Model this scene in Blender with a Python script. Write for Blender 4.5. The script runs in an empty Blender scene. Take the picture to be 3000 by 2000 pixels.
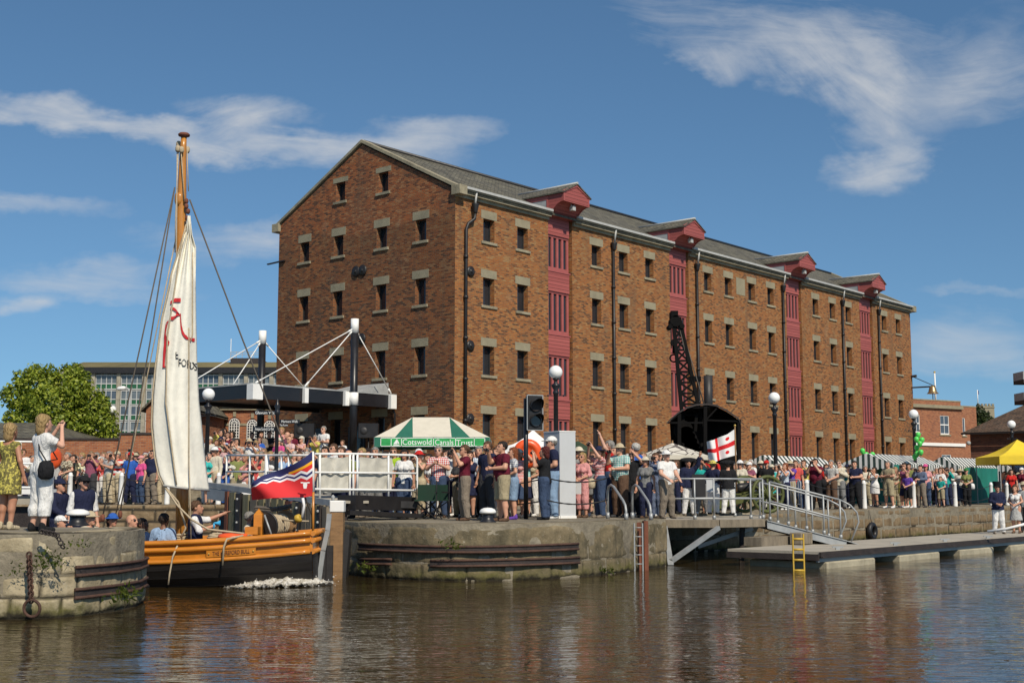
import bpy, bmesh, math, random
import numpy as np
from mathutils import Vector, Matrix
R = math.radians
random.seed(7)
rng = np.random.default_rng(11)
SC = bpy.context.scene
COL = SC.collection
# ---------------------------------------------------------------- camera geometry
F = 3677.0; PITCH = math.atan(439/3677.0); HC = 1.75      # focal length in photo pixels, eye height over the water
def ray(u, v):
    x = (u-1500)/F; y = (1000-v)/F
    Y = math.cos(PITCH)-y*math.sin(PITCH); Z = math.sin(PITCH)+y*math.cos(PITCH)
    return x/Y, Z/Y
def at(u, v, Y):
    a, b = ray(u, v); return Vector((a*Y, Y, HC+b*Y))
def onz(u, v, z):
    a, b = ray(u, v); Y = (z-HC)/b; return Vector((a*Y, Y, z))
def ux(u, Y, v=1439): return ray(u, v)[0]*Y
# warehouse axes: dR runs along the long front, dL runs along the gable
AZ = R(40.8)
dR = Vector((math.sin(AZ), math.cos(AZ), 0)); dL = Vector((-math.cos(AZ), math.sin(AZ), 0))
CORN = Vector((ray(1330, 1300)[0]*54, 54, 0))
def wp(s, t, z=0): return CORN+dR*s+dL*t+Vector((0, 0, z))
def s_at(u, t, v=1400):
    rx = ray(u, v)[0]; o = CORN+dL*t
    return (rx*o.y-o.x)/(dR.x-rx*dR.y)
Q = 1.11       # quay level
# ---------------------------------------------------------------- materials
def nt(m):
    m.use_nodes = True; t = m.node_tree; t.nodes.clear(); return t
class G:
    def __init__(s, t): s.t = t
    def n(s, typ, **k):
        nd = s.t.nodes.new(typ)
        ins = k.pop('ins', {})
        for a, b in k.items(): setattr(nd, a, b)
        for a, b in ins.items(): s.set(nd, a, b)
        return nd
    def set(s, nd, a, b):
        if isinstance(b, bpy.types.NodeSocket): s.t.links.new(b, nd.inputs[a])
        elif b is not None: nd.inputs[a].default_value = b
    def math(s, op, a, b=None, c=None, clamp=False):
        nd = s.n('ShaderNodeMath', operation=op, use_clamp=clamp)
        for i, x in enumerate((a, b, c)): s.set(nd, i, x)
        return nd.outputs[0]
    def mix(s, f, a, b, bt='MIX'):
        nd = s.n('ShaderNodeMix', data_type='RGBA', blend_type=bt, clamp_factor=True)
        s.set(nd, 0, f); s.set(nd, 6, a); s.set(nd, 7, b); return nd.outputs[2]
    def ramp(s, f, pts, interp='LINEAR'):
        nd = s.n('ShaderNodeValToRGB'); cr = nd.color_ramp; cr.interpolation = interp
        while len(cr.elements) < len(pts): cr.elements.new(0.5)
        for e, (p, c) in zip(cr.elements, pts):
            e.position = p; e.color = c if len(c) == 4 else (*c, 1)
        s.set(nd, 0, f); return nd.outputs[0]
    def rng(s, f, a, b, c=0, d=1):
        nd = s.n('ShaderNodeMapRange'); 
        for i, x in enumerate((f, a, b, c, d)): s.set(nd, i, x)
        return nd.outputs[0]
    def noise(s, vec, scale, detail=4, rough=.55, dist=0, out=0):
        nd = s.n('ShaderNodeTexNoise'); s.set(nd, 'Vector', vec); s.set(nd, 'Scale', scale); s.set(nd, 'Detail', detail)
        s.set(nd, 'Roughness', rough); s.set(nd, 'Distortion', dist); return nd.outputs[out]
    def mapping(s, vec, scale=(1,1,1), loc=(0,0,0), rot=(0,0,0)):
        nd = s.n('ShaderNodeMapping'); s.set(nd, 0, vec); nd.inputs[1].default_value = loc; nd.inputs[2].default_value = rot; nd.inputs[3].default_value = scale
        return nd.outputs[0]
    def bump(s, h, dist=.02, strength=1):
        nd = s.n('ShaderNodeBump'); s.set(nd, 'Height', h); s.set(nd, 'Distance', dist); s.set(nd, 'Strength', strength); return nd.outputs[0]
    def pbsdf(s, col, rough=.6, metal=0, normal=None, spec=.5, **k):
        nd = s.n('ShaderNodeBsdfPrincipled'); s.set(nd, 'Base Color', col if isinstance(col, bpy.types.NodeSocket) else (*col, 1))
        s.set(nd, 'Roughness', rough); s.set(nd, 'Metallic', metal); s.set(nd, 'Specular IOR Level', spec)
        if normal is not None: s.set(nd, 'Normal', normal)
        for a, b in k.items(): s.set(nd, a, b)
        o = s.n('ShaderNodeOutputMaterial'); s.t.links.new(nd.outputs[0], o.inputs[0]); return nd
    def tc(s, o): return s.n('ShaderNodeTexCoord').outputs[o]
MATS = {}
def pm(name, col, rough=.6, metal=0, var=.18, scale=4, bump=0, bscale=30, spec=.4, stretch=(1,1,1)):
    """plain surface: colour with soft mottling and a little relief"""
    m = bpy.data.materials.new(name); g = G(nt(m)); v = g.mapping(g.tc('Object'), stretch)
    n1 = g.noise(v, scale, 5); n2 = g.noise(v, scale*7, 3)
    f = g.math('ADD', g.math('MULTIPLY', n1, .7), g.math('MULTIPLY', n2, .3))
    lo = tuple(c*(1-var*1.6) for c in col); hi = tuple(min(1, c*(1+var*1.3)) for c in col)
    c = g.ramp(f, [(.28, lo), (.5, col), (.72, hi)])
    nrm = g.bump(g.noise(v, bscale, 4), bump) if bump else None
    rr = g.rng(n1, .3, .7, max(.02, rough-.08), min(1, rough+.08))
    g.pbsdf(c, rr, metal, nrm, spec); MATS[name] = m; return m
def brick_mat(name, cols, mortar, bw=.225, bh=.075, ms=.01, stain=(.55, .5, .45), stain_amt=.5, rough=.85, bump=.008, sscale=.25, speck=1.0, newz=None, sooty=False):
    m = bpy.data.materials.new(name); g = G(nt(m)); uv = g.tc('UV')
    nz = g.noise(uv, 1.1, 3, out=1)
    b = g.n('ShaderNodeTexBrick', offset=.5, ins={'Scale': 1.0, 'Color1': (0,0,0,1), 'Color2': (1,1,1,1), 'Mortar': (.5,.5,.5,1), 'Mortar Size': ms, 'Mortar Smooth': .2, 'Brick Width': bw, 'Row Height': bh})
    g.set(b, 'Vector', uv)
    val = g.n('ShaderNodeSeparateColor', ins={0: b.outputs[0]}).outputs[0]
    big = g.noise(uv, sscale, 5, .6)
    mid = g.noise(uv, 1.7, 4, .6)
    val = g.math('ADD', val, g.math('MULTIPLY', g.math('SUBTRACT', mid, .5), .9*speck))
    val = g.math('ADD', val, g.math('MULTIPLY', g.math('SUBTRACT', big, .5), .8), clamp=True)
    c = g.ramp(val, [(i/(len(cols)-1), k) for i, k in enumerate(cols)])
    c = g.mix(g.math('MULTIPLY', g.rng(big, .42, .68), stain_amt), c, (*stain, 1), 'MULTIPLY')
    if newz:   # rebuilt upper courses in fresher brick
        zz = g.math('ADD', g.n('ShaderNodeSeparateXYZ', ins={0: uv}).outputs[1], g.math('MULTIPLY', g.math('SUBTRACT', big, .5), 2.2))
        c = g.mix(g.rng(zz, newz-.1, newz+.25), c, g.mix(1, g.ramp(val, [(i/(len(cols)-1), k) for i, k in enumerate(cols)]), (1.25, 1.12, 1.1, 1), 'MULTIPLY'))
    if sooty:
        soot = g.noise(g.mapping(uv, (.55, .22, 1)), 1.0, 6, .65)
        c = g.mix(g.math('MULTIPLY', g.rng(soot, .52, .70), .45), c, (.07,.05,.038,1)); pale = g.noise(uv, .8, 5, .7)
        c = g.mix(g.math('MULTIPLY', g.rng(pale, .60, .74), .35), c, (.40,.30,.19,1)); run = g.noise(g.mapping(uv, (1.6, .10, 1)), 1.0, 5, .65); c = g.mix(g.math('MULTIPLY', g.rng(run, .54, .70), .42), c, (.075,.055,.042,1))
    c = g.mix(b.outputs[1], c, (*mortar, 1))
    h = g.math('SUBTRACT', g.math('MULTIPLY', g.noise(uv, 40, 2), .35), b.outputs[1])
    g.pbsdf(c, rough, 0, g.bump(h, bump), .25); MATS[name] = m; return m
# ---------------------------------------------------------------- mesh builder
class MB:
    def __init__(s): s.v = []; s.f = []; s.m = []; s.sm = []
    def face(s, idx, mi=0, smooth=False): s.f.append(tuple(idx)); s.m.append(mi); s.sm.append(smooth)
    def poly(s, pts, mi=0, smooth=False):
        b = len(s.v); s.v += [tuple(p) for p in pts]; s.face(range(b, b+len(pts)), mi, smooth)
    def box8(s, p, mi=0):
        b = len(s.v); s.v += [tuple(q) for q in p]
        for q in ((0,3,2,1), (4,5,6,7), (0,1,5,4), (1,2,6,5), (2,3,7,6), (3,0,4,7)): s.face([b+i for i in q], mi)
    def obox(s, o, a, b, c, mi=0):
        """box from corner o with edge vectors a, b, c (right handed)"""
        o, a, b, c = Vector(o), Vector(a), Vector(b), Vector(c)
        if a.cross(b).dot(c) < 0: o = o+a; a = -a
        s.box8([o, o+a, o+a+b, o+b, o+c, o+a+c, o+a+b+c, o+b+c], mi)
    def box(s, x0, x1, y0, y1, z0, z1, mi=0):
        s.obox((min(x0,x1), min(y0,y1), min(z0,z1)), (abs(x1-x0),0,0), (0,abs(y1-y0),0), (0,0,abs(z1-z0)), mi)
    def bar(s, p, q, w, h=None, up=(0,0,1), mi=0):
        p, q = Vector(p), Vector(q); d = (q-p); h = h or w; u = Vector(up)
        if abs(d.normalized().dot(u)) > .97: u = Vector((1,0,0))
        x = d.cross(u).normalized(); z = x.cross(d).normalized()
        s.obox(p-x*w/2-z*h/2, x*w, d, z*h, mi)
    def tube(s, pts, r, n=8, mi=0, cap=True):
        pts = [Vector(p) for p in pts]; rs = r if isinstance(r, (list, tuple)) else [r]*len(pts)
        b = len(s.v); k = len(pts); up = Vector((0,0,1)); px = None
        for i, p in enumerate(pts):
            d = (pts[min(i+1,k-1)]-pts[max(i-1,0)]).normalized()
            if px is None:
                px = d.cross(up); px = px if px.length > .05 else d.cross(Vector((0,1,0)))
            px = (px-d*px.dot(d)).normalized(); py = d.cross(px)
            for j in range(n):
                a = 2*math.pi*j/n; s.v.append(tuple(p+(px*math.cos(a)+py*math.sin(a))*rs[i]))
        for i in range(k-1):
            for j in range(n):
                j2 = (j+1) % n; s.face((b+i*n+j, b+i*n+j2, b+(i+1)*n+j2, b+(i+1)*n+j), mi, True)
        if cap:
            s.face([b+j for j in range(n)][::-1], mi); s.face([b+(k-1)*n+j for j in range(n)], mi)
    def lathe(s, c, prof, n=16, mi=0, axis=None):
        c = Vector(c); b = len(s.v); k = len(prof)
        M = Matrix.Identity(3) if axis is None else Vector((0,0,1)).rotation_difference(Vector(axis)).to_matrix()
        for r, z in prof:
            for j in range(n):
                a = 2*math.pi*j/n; s.v.append(tuple(c+M@Vector((r*math.cos(a), r*math.sin(a), z))))
        for i in range(k-1):
            for j in range(n):
                j2 = (j+1) % n; s.face((b+i*n+j, b+i*n+j2, b+(i+1)*n+j2, b+(i+1)*n+j), mi, True)
        s.face([b+j for j in range(n)][::-1], mi); s.face([b+(k-1)*n+j for j in range(n)], mi)
    def ball(s, c, r, n=16, m=10, mi=0):
        s.lathe(c, [(max(.0005, r*math.sin(math.pi*i/m)), -r*math.cos(math.pi*i/m)) for i in range(m+1)], n, mi)
    def torus(s, c, Rr, r, axis=(0,0,1), n=20, k=8, mi=0, arc=1.0):
        c = Vector(c); M = Vector((0,0,1)).rotation_difference(Vector(axis)).to_matrix(); b = len(s.v)
        for i in range(n):
            a = 2*math.pi*i/n
            for j in range(k):
                p = 2*math.pi*j/k
                s.v.append(tuple(c+M@Vector(((Rr+r*math.cos(p))*math.cos(a), (Rr+r*math.cos(p))*math.sin(a), r*math.sin(p)))))
        for i in range(n):
            i2 = (i+1) % n
            for j in range(k):
                j2 = (j+1) % k; s.face((b+i*k+j, b+i2*k+j, b+i2*k+j2, b+i*k+j2), mi, True)
    def grid(s, P, mi=0, smooth=True, flip=False):
        b = len(s.v); nr = len(P); nc = len(P[0])
        for row in P: s.v += [tuple(p) for p in row]
        for i in range(nr-1):
            for j in range(nc-1):
                q = (b+i*nc+j, b+i*nc+j+1, b+(i+1)*nc+j+1, b+(i+1)*nc+j)
                s.face(q[::-1] if flip else q, mi, smooth)
    def prism(s, pts, z0, z1, mi=0):
        """vertical prism on a counter-clockwise xy outline"""
        n = len(pts); b = len(s.v)
        s.v += [(p[0], p[1], z0) for p in pts]+[(p[0], p[1], z1) for p in pts]
        for i in range(n):
            j = (i+1) % n; s.face((b+i, b+j, b+n+j, b+n+i), mi)
        s.face([b+n+i for i in range(n)], mi); s.face([b+i for i in range(n)][::-1], mi)
    def build(s, name, mats, parent=None, world=True, bevel=0):
        mats = mats if isinstance(mats, (list, tuple)) else [mats]
        me = bpy.data.meshes.new(name)
        o = root_loc(parent) if (parent is not None and world) else Vector((0,0,0))
        vv = [(v[0]-o.x, v[1]-o.y, v[2]-o.z) for v in s.v]
        me.from_pydata(vv, [], s.f)
        for m in mats: me.materials.append(MATS[m] if isinstance(m, str) else m)
        me.polygons.foreach_set('material_index', s.m); me.polygons.foreach_set('use_smooth', s.sm)
        uvl = me.uv_layers.new(name='UVMap'); uv = np.zeros((len(me.loops), 2)); k = 0
        for f in s.f:
            a, b2, c = Vector(s.v[f[0]]), Vector(s.v[f[1]]), Vector(s.v[f[2]])
            n = (b2-a).cross(c-b2)
            if n.length < 1e-9 and len(f) > 3: n = (c-b2).cross(Vector(s.v[f[3]])-c)
            if n.length > 1e-12: n.normalize()
            if abs(n.z) > .8:
                for i in f: uv[k] = (s.v[i][0], s.v[i][1]); k += 1
            else:
                t = Vector((-n.y, n.x, 0)); t = t.normalized() if t.length > 1e-6 else Vector((1,0,0)); cz = math.sqrt(max(.04, 1-n.z*n.z))
                for i in f: p = s.v[i]; uv[k] = (p[0]*t.x+p[1]*t.y, p[2]/cz); k += 1
        uvl.data.foreach_set('uv', uv.ravel())
        me.update()
        ob = bpy.data.objects.new(name, me); COL.objects.link(ob)
        if parent is not None: ob.parent = parent
        if bevel:
            bm = bmesh.new(); bm.from_mesh(me)
            bmesh.ops.bevel(bm, geom=[e for e in bm.edges if len(e.link_faces) == 2 and e.calc_face_angle(0) > .6], offset=bevel, segments=1, affect='EDGES')
            bm.to_mesh(me); bm.free()
        return ob
def root_loc(o):
    while o.parent is not None: o = o.parent
    return o.location
def thing(name, label, cat, loc=(0,0,0), group=None, rz=0):
    o = bpy.data.objects.new(name, None); COL.objects.link(o); o.location = loc; o.rotation_euler = (0,0,rz); o.empty_display_size = .2
    return tag(o, label, cat, group)
def tag(o, label, cat, group=None, kind=None):
    if label: o['label'] = label
    if cat: o['category'] = cat
    if group: o['group'] = group
    if kind: o['kind'] = kind
    return o
def struct(o): o['kind'] = 'structure'; return o
def copy_tree(o, parent=None):
    c = o.copy(); COL.objects.link(c); c.parent = parent
    for ch in list(o.children): copy_tree(ch, c)
    return c
def box_thing(*a): pass
def text_mesh(txt, size, mat, name, parent, M, depth=.004, align='CENTER', xs=1.0):
    """lettering as real geometry; M maps the text plane (x right, y up) into the parent's space"""
    cu = bpy.data.curves.new(name, 'FONT'); cu.body = txt; cu.size = size; cu.align_x = align; cu.align_y = 'CENTER'; cu.extrude = depth; cu.resolution_u = 3
    t = bpy.data.objects.new(name, cu); COL.objects.link(t)
    bpy.context.view_layer.update()
    me = bpy.data.meshes.new_from_object(t.evaluated_get(bpy.context.evaluated_depsgraph_get()))
    bpy.data.objects.remove(t)
    me.transform(Matrix.Diagonal((xs,1,1,1))); me.transform(M); me.materials.clear(); me.materials.append(MATS[mat]); me.name = name
    ob = bpy.data.objects.new(name, me); COL.objects.link(ob); ob.parent = parent; return ob
def frame_matrix(o, x, y):
    x = Vector(x).normalized(); y = Vector(y); y = (y-x*y.dot(x)).normalized(); z = x.cross(y)
    return Matrix(((x.x,y.x,z.x,o[0]), (x.y,y.y,z.y,o[1]), (x.z,y.z,z.z,o[2]), (0,0,0,1)))
# ---------------------------------------------------------------- camera, light, sky
cam = bpy.data.cameras.new('camera'); co = bpy.data.objects.new('camera', cam); COL.objects.link(co)
co.location = (0, 0, HC); co.rotation_euler = (R(90)+PITCH, 0, 0)
cam.sensor_width = 36; cam.lens = F*36/3000; cam.clip_end = 6000; cam.clip_start = .05
SC.camera = co
SUNV = Vector((.450, -1.009, 1.05)).normalized()
sun = bpy.data.lights.new('sun', 'SUN'); so = bpy.data.objects.new('sun', sun); COL.objects.link(so)
sun.energy = 4.9; sun.angle = R(.53); sun.color = (1, .90, .74)
so.rotation_euler = SUNV.to_track_quat('Z', 'Y').to_euler()
SC.view_settings.view_transform = 'Standard'; SC.view_settings.look = 'None'; SC.view_settings.gamma = 1; SC.view_settings.exposure = -.12
W = bpy.data.worlds.new('World'); SC.world = W; W.use_nodes = True
W.cycles.sampling_method = 'MANUAL'; W.cycles.sample_map_resolution = 192
t = W.node_tree; t.nodes.clear(); g = G(t)
sky = g.n('ShaderNodeTexSky', sky_type='NISHITA', sun_disc=False, sun_elevation=math.asin(SUNV.z), sun_rotation=math.atan2(SUNV.x, SUNV.y), air_density=1.0, dust_density=.4, ozone_density=2.2, altitude=50)
d = g.tc('Generated'); sp = g.n('ShaderNodeSeparateXYZ', ins={0: d})
lift = g.n('ShaderNodeCombineXYZ', ins={0: sp.outputs[0], 1: sp.outputs[1], 2: g.math('ADD', g.math('MULTIPLY', g.math('MAXIMUM', sp.outputs[2], 0.0), .97), .085)}).outputs[0]
lift = g.n('ShaderNodeVectorMath', operation='NORMALIZE', ins={0: lift}).outputs[0]; g.set(sky, 'Vector', lift)
yy = g.math('MAXIMUM', sp.outputs[1], .02)
px = g.math('DIVIDE', sp.outputs[0], yy); pz = g.math('DIVIDE', sp.outputs[2], yy)
def field(ang, sx, sy, seed, warp, fib):
    """wispy cirrus texture: stretched, warped fibres laid over the sky plane"""
    ca, sa = math.cos(R(ang)), math.sin(R(ang))
    X = g.math('ADD', g.math('MULTIPLY', px, ca), g.math('MULTIPLY', pz, sa)); Yv = g.math('SUBTRACT', g.math('MULTIPLY', pz, ca), g.math('MULTIPLY', px, sa))
    vec = g.n('ShaderNodeCombineXYZ', ins={0: g.math('MULTIPLY', X, sx), 1: g.math('MULTIPLY', Yv, sy), 2: seed}).outputs[0]
    wv = g.n('ShaderNodeVectorMath', operation='SCALE', ins={0: g.noise(vec, .7, 3, out=1), 'Scale': warp}).outputs[0]
    v2 = g.n('ShaderNodeVectorMath', operation='ADD', ins={0: vec, 1: wv}).outputs[0]
    n = g.noise(v2, 1.0, 9, .60); f = g.noise(g.mapping(v2, (1.0, fib, 1)), 2.2, 6, .62)
    return g.math('ADD', g.math('MULTIPLY', n, .66), g.math('MULTIPLY', f, .34))
FLD = [field(-5, 5, 13, 1.5, 1.1, 3.5), field(-38, 5, 9, 7.7, 1.2, 3.0), field(14, 6, 12, 4.2, 1.2, 3.0)]
pw_ = g.n('ShaderNodeCombineXYZ', ins={0: px, 1: pz, 2: 2.0}).outputs[0]; wv_ = g.n('ShaderNodeSeparateXYZ', ins={0: g.noise(g.mapping(pw_, (9, 16, 1)), 1.0, 5, .6, out=1)})
pxw = g.math('ADD', px, g.math('MULTIPLY', g.math('SUBTRACT', wv_.outputs[0], .5), .16)); pzw = g.math('ADD', pz, g.math('MULTIPLY', g.math('SUBTRACT', wv_.outputs[1], .5), .065))
CL = [(2300, 95, 620, 130, -4, 0, 1.0), (2520, 300, 330, 200, -58, 1, 1.15), (2610, 470, 230, 90, 14, 2, 1.1), (2870, 230, 340, 230, 30, 2, .8), (2080, 190, 250, 70, -18, 1, .8), (2420, 190, 380, 130, -10, 1, .9),
      (200, 345, 520, 60, -8, 0, 1.15), (560, 410, 560, 66, -8, 0, 1.2), (980, 460, 460, 70, -4, 0, 1.2), (680, 350, 280, 75, -2, 2, .95), (1220, 415, 320, 75, 6, 0, .95), (740, 710, 380, 90, 6, 0, .8),
      (120, 620, 360, 45, -4, 0, .75), (230, 820, 420, 55, -4, 0, .75), (40, 885, 190, 50, 3, 0, .95), (2850, 1000, 420, 130, -3, 0, .75), (2860, 850, 300, 22, -2, 0, .45)]
tot = None
for cu, cv, ru, rv, ang, k, gain in CL:
    a, b = ray(cu, cv); ca, sa = math.cos(R(ang)), math.sin(R(ang)); dx = g.math('SUBTRACT', pxw, a); dy = g.math('SUBTRACT', pzw, b)
    ex = g.math('ADD', g.math('MULTIPLY', dx, ca*3700/ru), g.math('MULTIPLY', dy, sa*3700/ru)); ey = g.math('SUBTRACT', g.math('MULTIPLY', dy, ca*3700/rv), g.math('MULTIPLY', dx, sa*3700/rv))
    m_ = g.math('SUBTRACT', 1.0, g.math('ADD', g.math('MULTIPLY', ex, ex), g.math('MULTIPLY', ey, ey)), clamp=True)
    d_ = g.rng(g.math('ADD', FLD[k], g.math('MULTIPLY', m_, .20)), .50, .84); m_ = g.math('POWER', m_, .85); v = g.math('MULTIPLY', g.math('MULTIPLY', d_, m_), gain, clamp=True)
    tot = v if tot is None else g.math('ADD', tot, g.math('MULTIPLY', v, g.math('SUBTRACT', 1.0, tot)), clamp=True)
ahead = g.rng(sp.outputs[1], .05, .3)
tot = g.math('MULTIPLY', tot, ahead)
skyc = g.mix(1.0, sky.outputs[0], (.73, .97, 1.06, 1), 'MULTIPLY')
mixc = g.mix(g.math('MULTIPLY', tot, .78), skyc, (6.6, 6.7, 6.8, 1))
bg = g.n('ShaderNodeBackground', ins={0: mixc, 1: .102}); wo = g.n('ShaderNodeOutputWorld'); t.links.new(bg.outputs[0], wo.inputs[0])
from mathutils import noise as NZ
# ---------------------------------------------------------------- palette
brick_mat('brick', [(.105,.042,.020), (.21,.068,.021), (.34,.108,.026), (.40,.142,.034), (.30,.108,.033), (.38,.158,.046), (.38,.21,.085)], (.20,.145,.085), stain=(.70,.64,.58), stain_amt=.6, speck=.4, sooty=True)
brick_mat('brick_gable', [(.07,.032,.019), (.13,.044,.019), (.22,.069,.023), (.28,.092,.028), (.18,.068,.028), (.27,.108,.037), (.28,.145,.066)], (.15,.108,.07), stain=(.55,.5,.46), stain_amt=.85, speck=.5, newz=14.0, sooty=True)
brick_mat('red_brick', [(.20,.06,.03), (.33,.10,.04), (.40,.14,.055), (.30,.10,.045), (.44,.18,.08)], (.30,.20,.14), stain_amt=.3)
brick_mat('dark_brick', [(.10,.04,.03), (.17,.06,.035), (.2,.08,.045), (.13,.06,.04)], (.13,.10,.08), stain_amt=.3)
brick_mat('slate', [(.07,.065,.05), (.115,.105,.082), (.155,.14,.105), (.095,.088,.07), (.20,.185,.14)], (.04,.04,.035), bw=.34, bh=.22, ms=.012, stain=(.75,.72,.55), stain_amt=.5, bump=.012, sscale=.5, rough=.75)
brick_mat('roof_tile', [(.06,.045,.035), (.10,.065,.045), (.13,.085,.06), (.09,.07,.055)], (.03,.025,.02), bw=.26, bh=.2, ms=.012, stain_amt=.3, bump=.012)
brick_mat('board', [(.30,.08,.072), (.35,.093,.083), (.39,.108,.096)], (.13,.04,.035), bw=40, bh=.17, ms=.009, stain=(.8,.75,.75), stain_amt=.3, rough=.55, bump=.01, sscale=.8, speck=.4)
pm('red_paint', (.35,.093,.083), .5, var=.08)
pm('stone', (.265,.232,.155), .8, var=.15, scale=2, bump=.01)
pm('coping_stone', (.27,.235,.16), .85, var=.3, scale=1.5, bump=.015)
pm('lead', (.33,.34,.34), .6, var=.2, scale=2)
pm('white_paint', (.78,.77,.74), .45, var=.05, scale=1.5)
pm('gutter_white', (.42,.42,.40), .5, var=.12)
pm('black_iron', (.018,.016,.016), .45, var=.2)
pm('crane_black', (.007,.0065,.0065), .8, var=.3, spec=.08)
pm('black_paint', (.015,.015,.018), .35, var=.2, scale=2)
pm('window_frame_dark', (.03,.028,.028), .5)
pm('galvanised', (.34,.35,.35), .5, metal=.4, var=.12)
pm('rust', (.075,.038,.026), .8, var=.35, scale=6, bump=.01)
pm('rust_dark', (.034,.026,.024), .7, var=.35, scale=4, bump=.01)
pm('timber_grey', (.20,.165,.12), .85, var=.3, scale=2.5, bump=.01, stretch=(4,4,.6))
pm('timber_green', (.21,.185,.105), .85, var=.3, scale=2.5, bump=.01, stretch=(4,4,.5))
pm('timber_brown', (.26,.15,.07), .8, var=.3, scale=2.5, bump=.01, stretch=(1,1,5))
pm('timber_red', (.17,.06,.035), .85, var=.3, scale=2.5, bump=.01, stretch=(4,4,.6))
pm('varnish', (.52,.19,.022), .2, var=.22, scale=2.2, spec=.6, stretch=(.7,3,6))
pm('varnish_mast', (.48,.20,.035), .3, var=.22, scale=3, spec=.6, stretch=(5,5,.5))
pm('tar_black', (.022,.019,.018), .55, var=.3, scale=3, stretch=(.5,2,6), bump=.006)
pm('sailcloth', (.74,.71,.62), .85, var=.07, scale=1.6, bump=.018, bscale=4)
pm('sail_grey', (.40,.39,.36), .85, var=.1)
pm('rope', (.42,.34,.23), .9, var=.2, scale=20)
pm('rope_dark', (.10,.085,.07), .9, var=.2, scale=20)
pm('orange_plastic', (.75,.095,.02), .4, var=.06)
pm('red_cloth', (.62,.04,.035), .7, var=.08)
pm('white_cloth', (.74,.73,.71), .8, var=.05)
pm('blue_cloth', (.025,.03,.13), .75, var=.1)
pm('yellow_cloth', (.72,.52,.03), .7, var=.06)
pm('green_cloth', (.02,.13,.085), .75, var=.1)
pm('teal_cloth', (.012,.17,.135), .7, var=.12, scale=1.2)
pm('cream_cloth', (.60,.55,.45), .8, var=.06)
pm('banner_green', (.03,.34,.09), .6, var=.25, scale=3, stretch=(1,1,3))
pm('canvas', (.48,.46,.40), .9, var=.14, scale=2, bump=.01, bscale=8)
pm('glass_globe', (.80,.80,.78), .3, var=.03)
pm('balloon_green', (.10,.60,.11), .3, var=.05)
pm('grey_panel', (.50,.51,.52), .45, var=.05, scale=1)
pm('concrete', (.30,.27,.21), .9, var=.28, scale=1.3, bump=.015)
pm('concrete_float', (.36,.32,.23), .9, var=.25, scale=1.5, bump=.012)
pm('deck_grey', (.37,.33,.265), .85, var=.15, scale=1.5, bump=.006, stretch=(1,1,1))
pm('yellow_paint', (.50,.32,.04), .5, var=.15)
pm('olive_paint', (.075,.085,.022), .55, var=.25)
pm('gilt', (.55,.38,.10), .4, metal=.6)
pm('bronze', (.36,.26,.14), .35, metal=.7)
pm('bark', (.09,.065,.045), .9, var=.3, scale=6, bump=.02)
pm('moss', (.085,.095,.025), .9, var=.4, scale=9, bump=.02)
pm('letter_black', (.02,.02,.022), .6); pm('letter_white', (.8,.8,.78), .6); pm('letter_brown', (.10,.03,.012), .5)
def glass_mat(name, col, rough=.06):
    m = bpy.data.materials.new(name); g = G(nt(m)); o = g.tc('Object')
    g.pbsdf(g.mix(g.noise(o, .7, 2), (*col, 1), (col[0]*.4, col[1]*.4, col[2]*.4, 1)), rough, 0, g.bump(g.noise(o, 1.2, 2), .006), .5); MATS[name] = m
pm('pale_blind', (.26,.26,.25), .8)
glass_mat('dark_glass', (.035,.038,.045)); glass_mat('office_glass', (.17,.20,.22), .1); glass_mat('blue_glass', (.10,.13,.17), .08)
def leaf_mat(name, a, b, c):
    m = bpy.data.materials.new(name); g = G(nt(m))
    geo = g.n('ShaderNodeNewGeometry')
    col = g.ramp(g.math('ADD', g.math('MULTIPLY', geo.outputs['Random Per Island'], .6), g.math('MULTIPLY', g.noise(g.tc('Object'), .9, 3), .4)), [(.2, a), (.5, b), (.8, c)])
    bs = g.pbsdf(col, .5, 0, None, .35); bs.inputs['Transmission Weight'].default_value = 0
    tr = g.n('ShaderNodeBsdfTranslucent', ins={0: g.mix(1, col, (1.1,1.15,.4,1), 'MULTIPLY')}); mx = g.n('ShaderNodeMixShader', ins={0: .3})
    g.t.links.new(bs.outputs[0], mx.inputs[1]); g.t.links.new(tr.outputs[0], mx.inputs[2])
    g.t.links.new(mx.outputs[0], [n for n in g.t.nodes if n.type == 'OUTPUT_MATERIAL'][0].inputs[0]); MATS[name] = m
leaf_mat('leaf', (.085,.125,.012), (.20,.26,.025), (.36,.39,.05)); leaf_mat('leaf_dark', (.018,.03,.010), (.035,.05,.014), (.055,.075,.02)); leaf_mat('weed', (.05,.075,.012), (.10,.13,.02), (.15,.17,.03))
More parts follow.
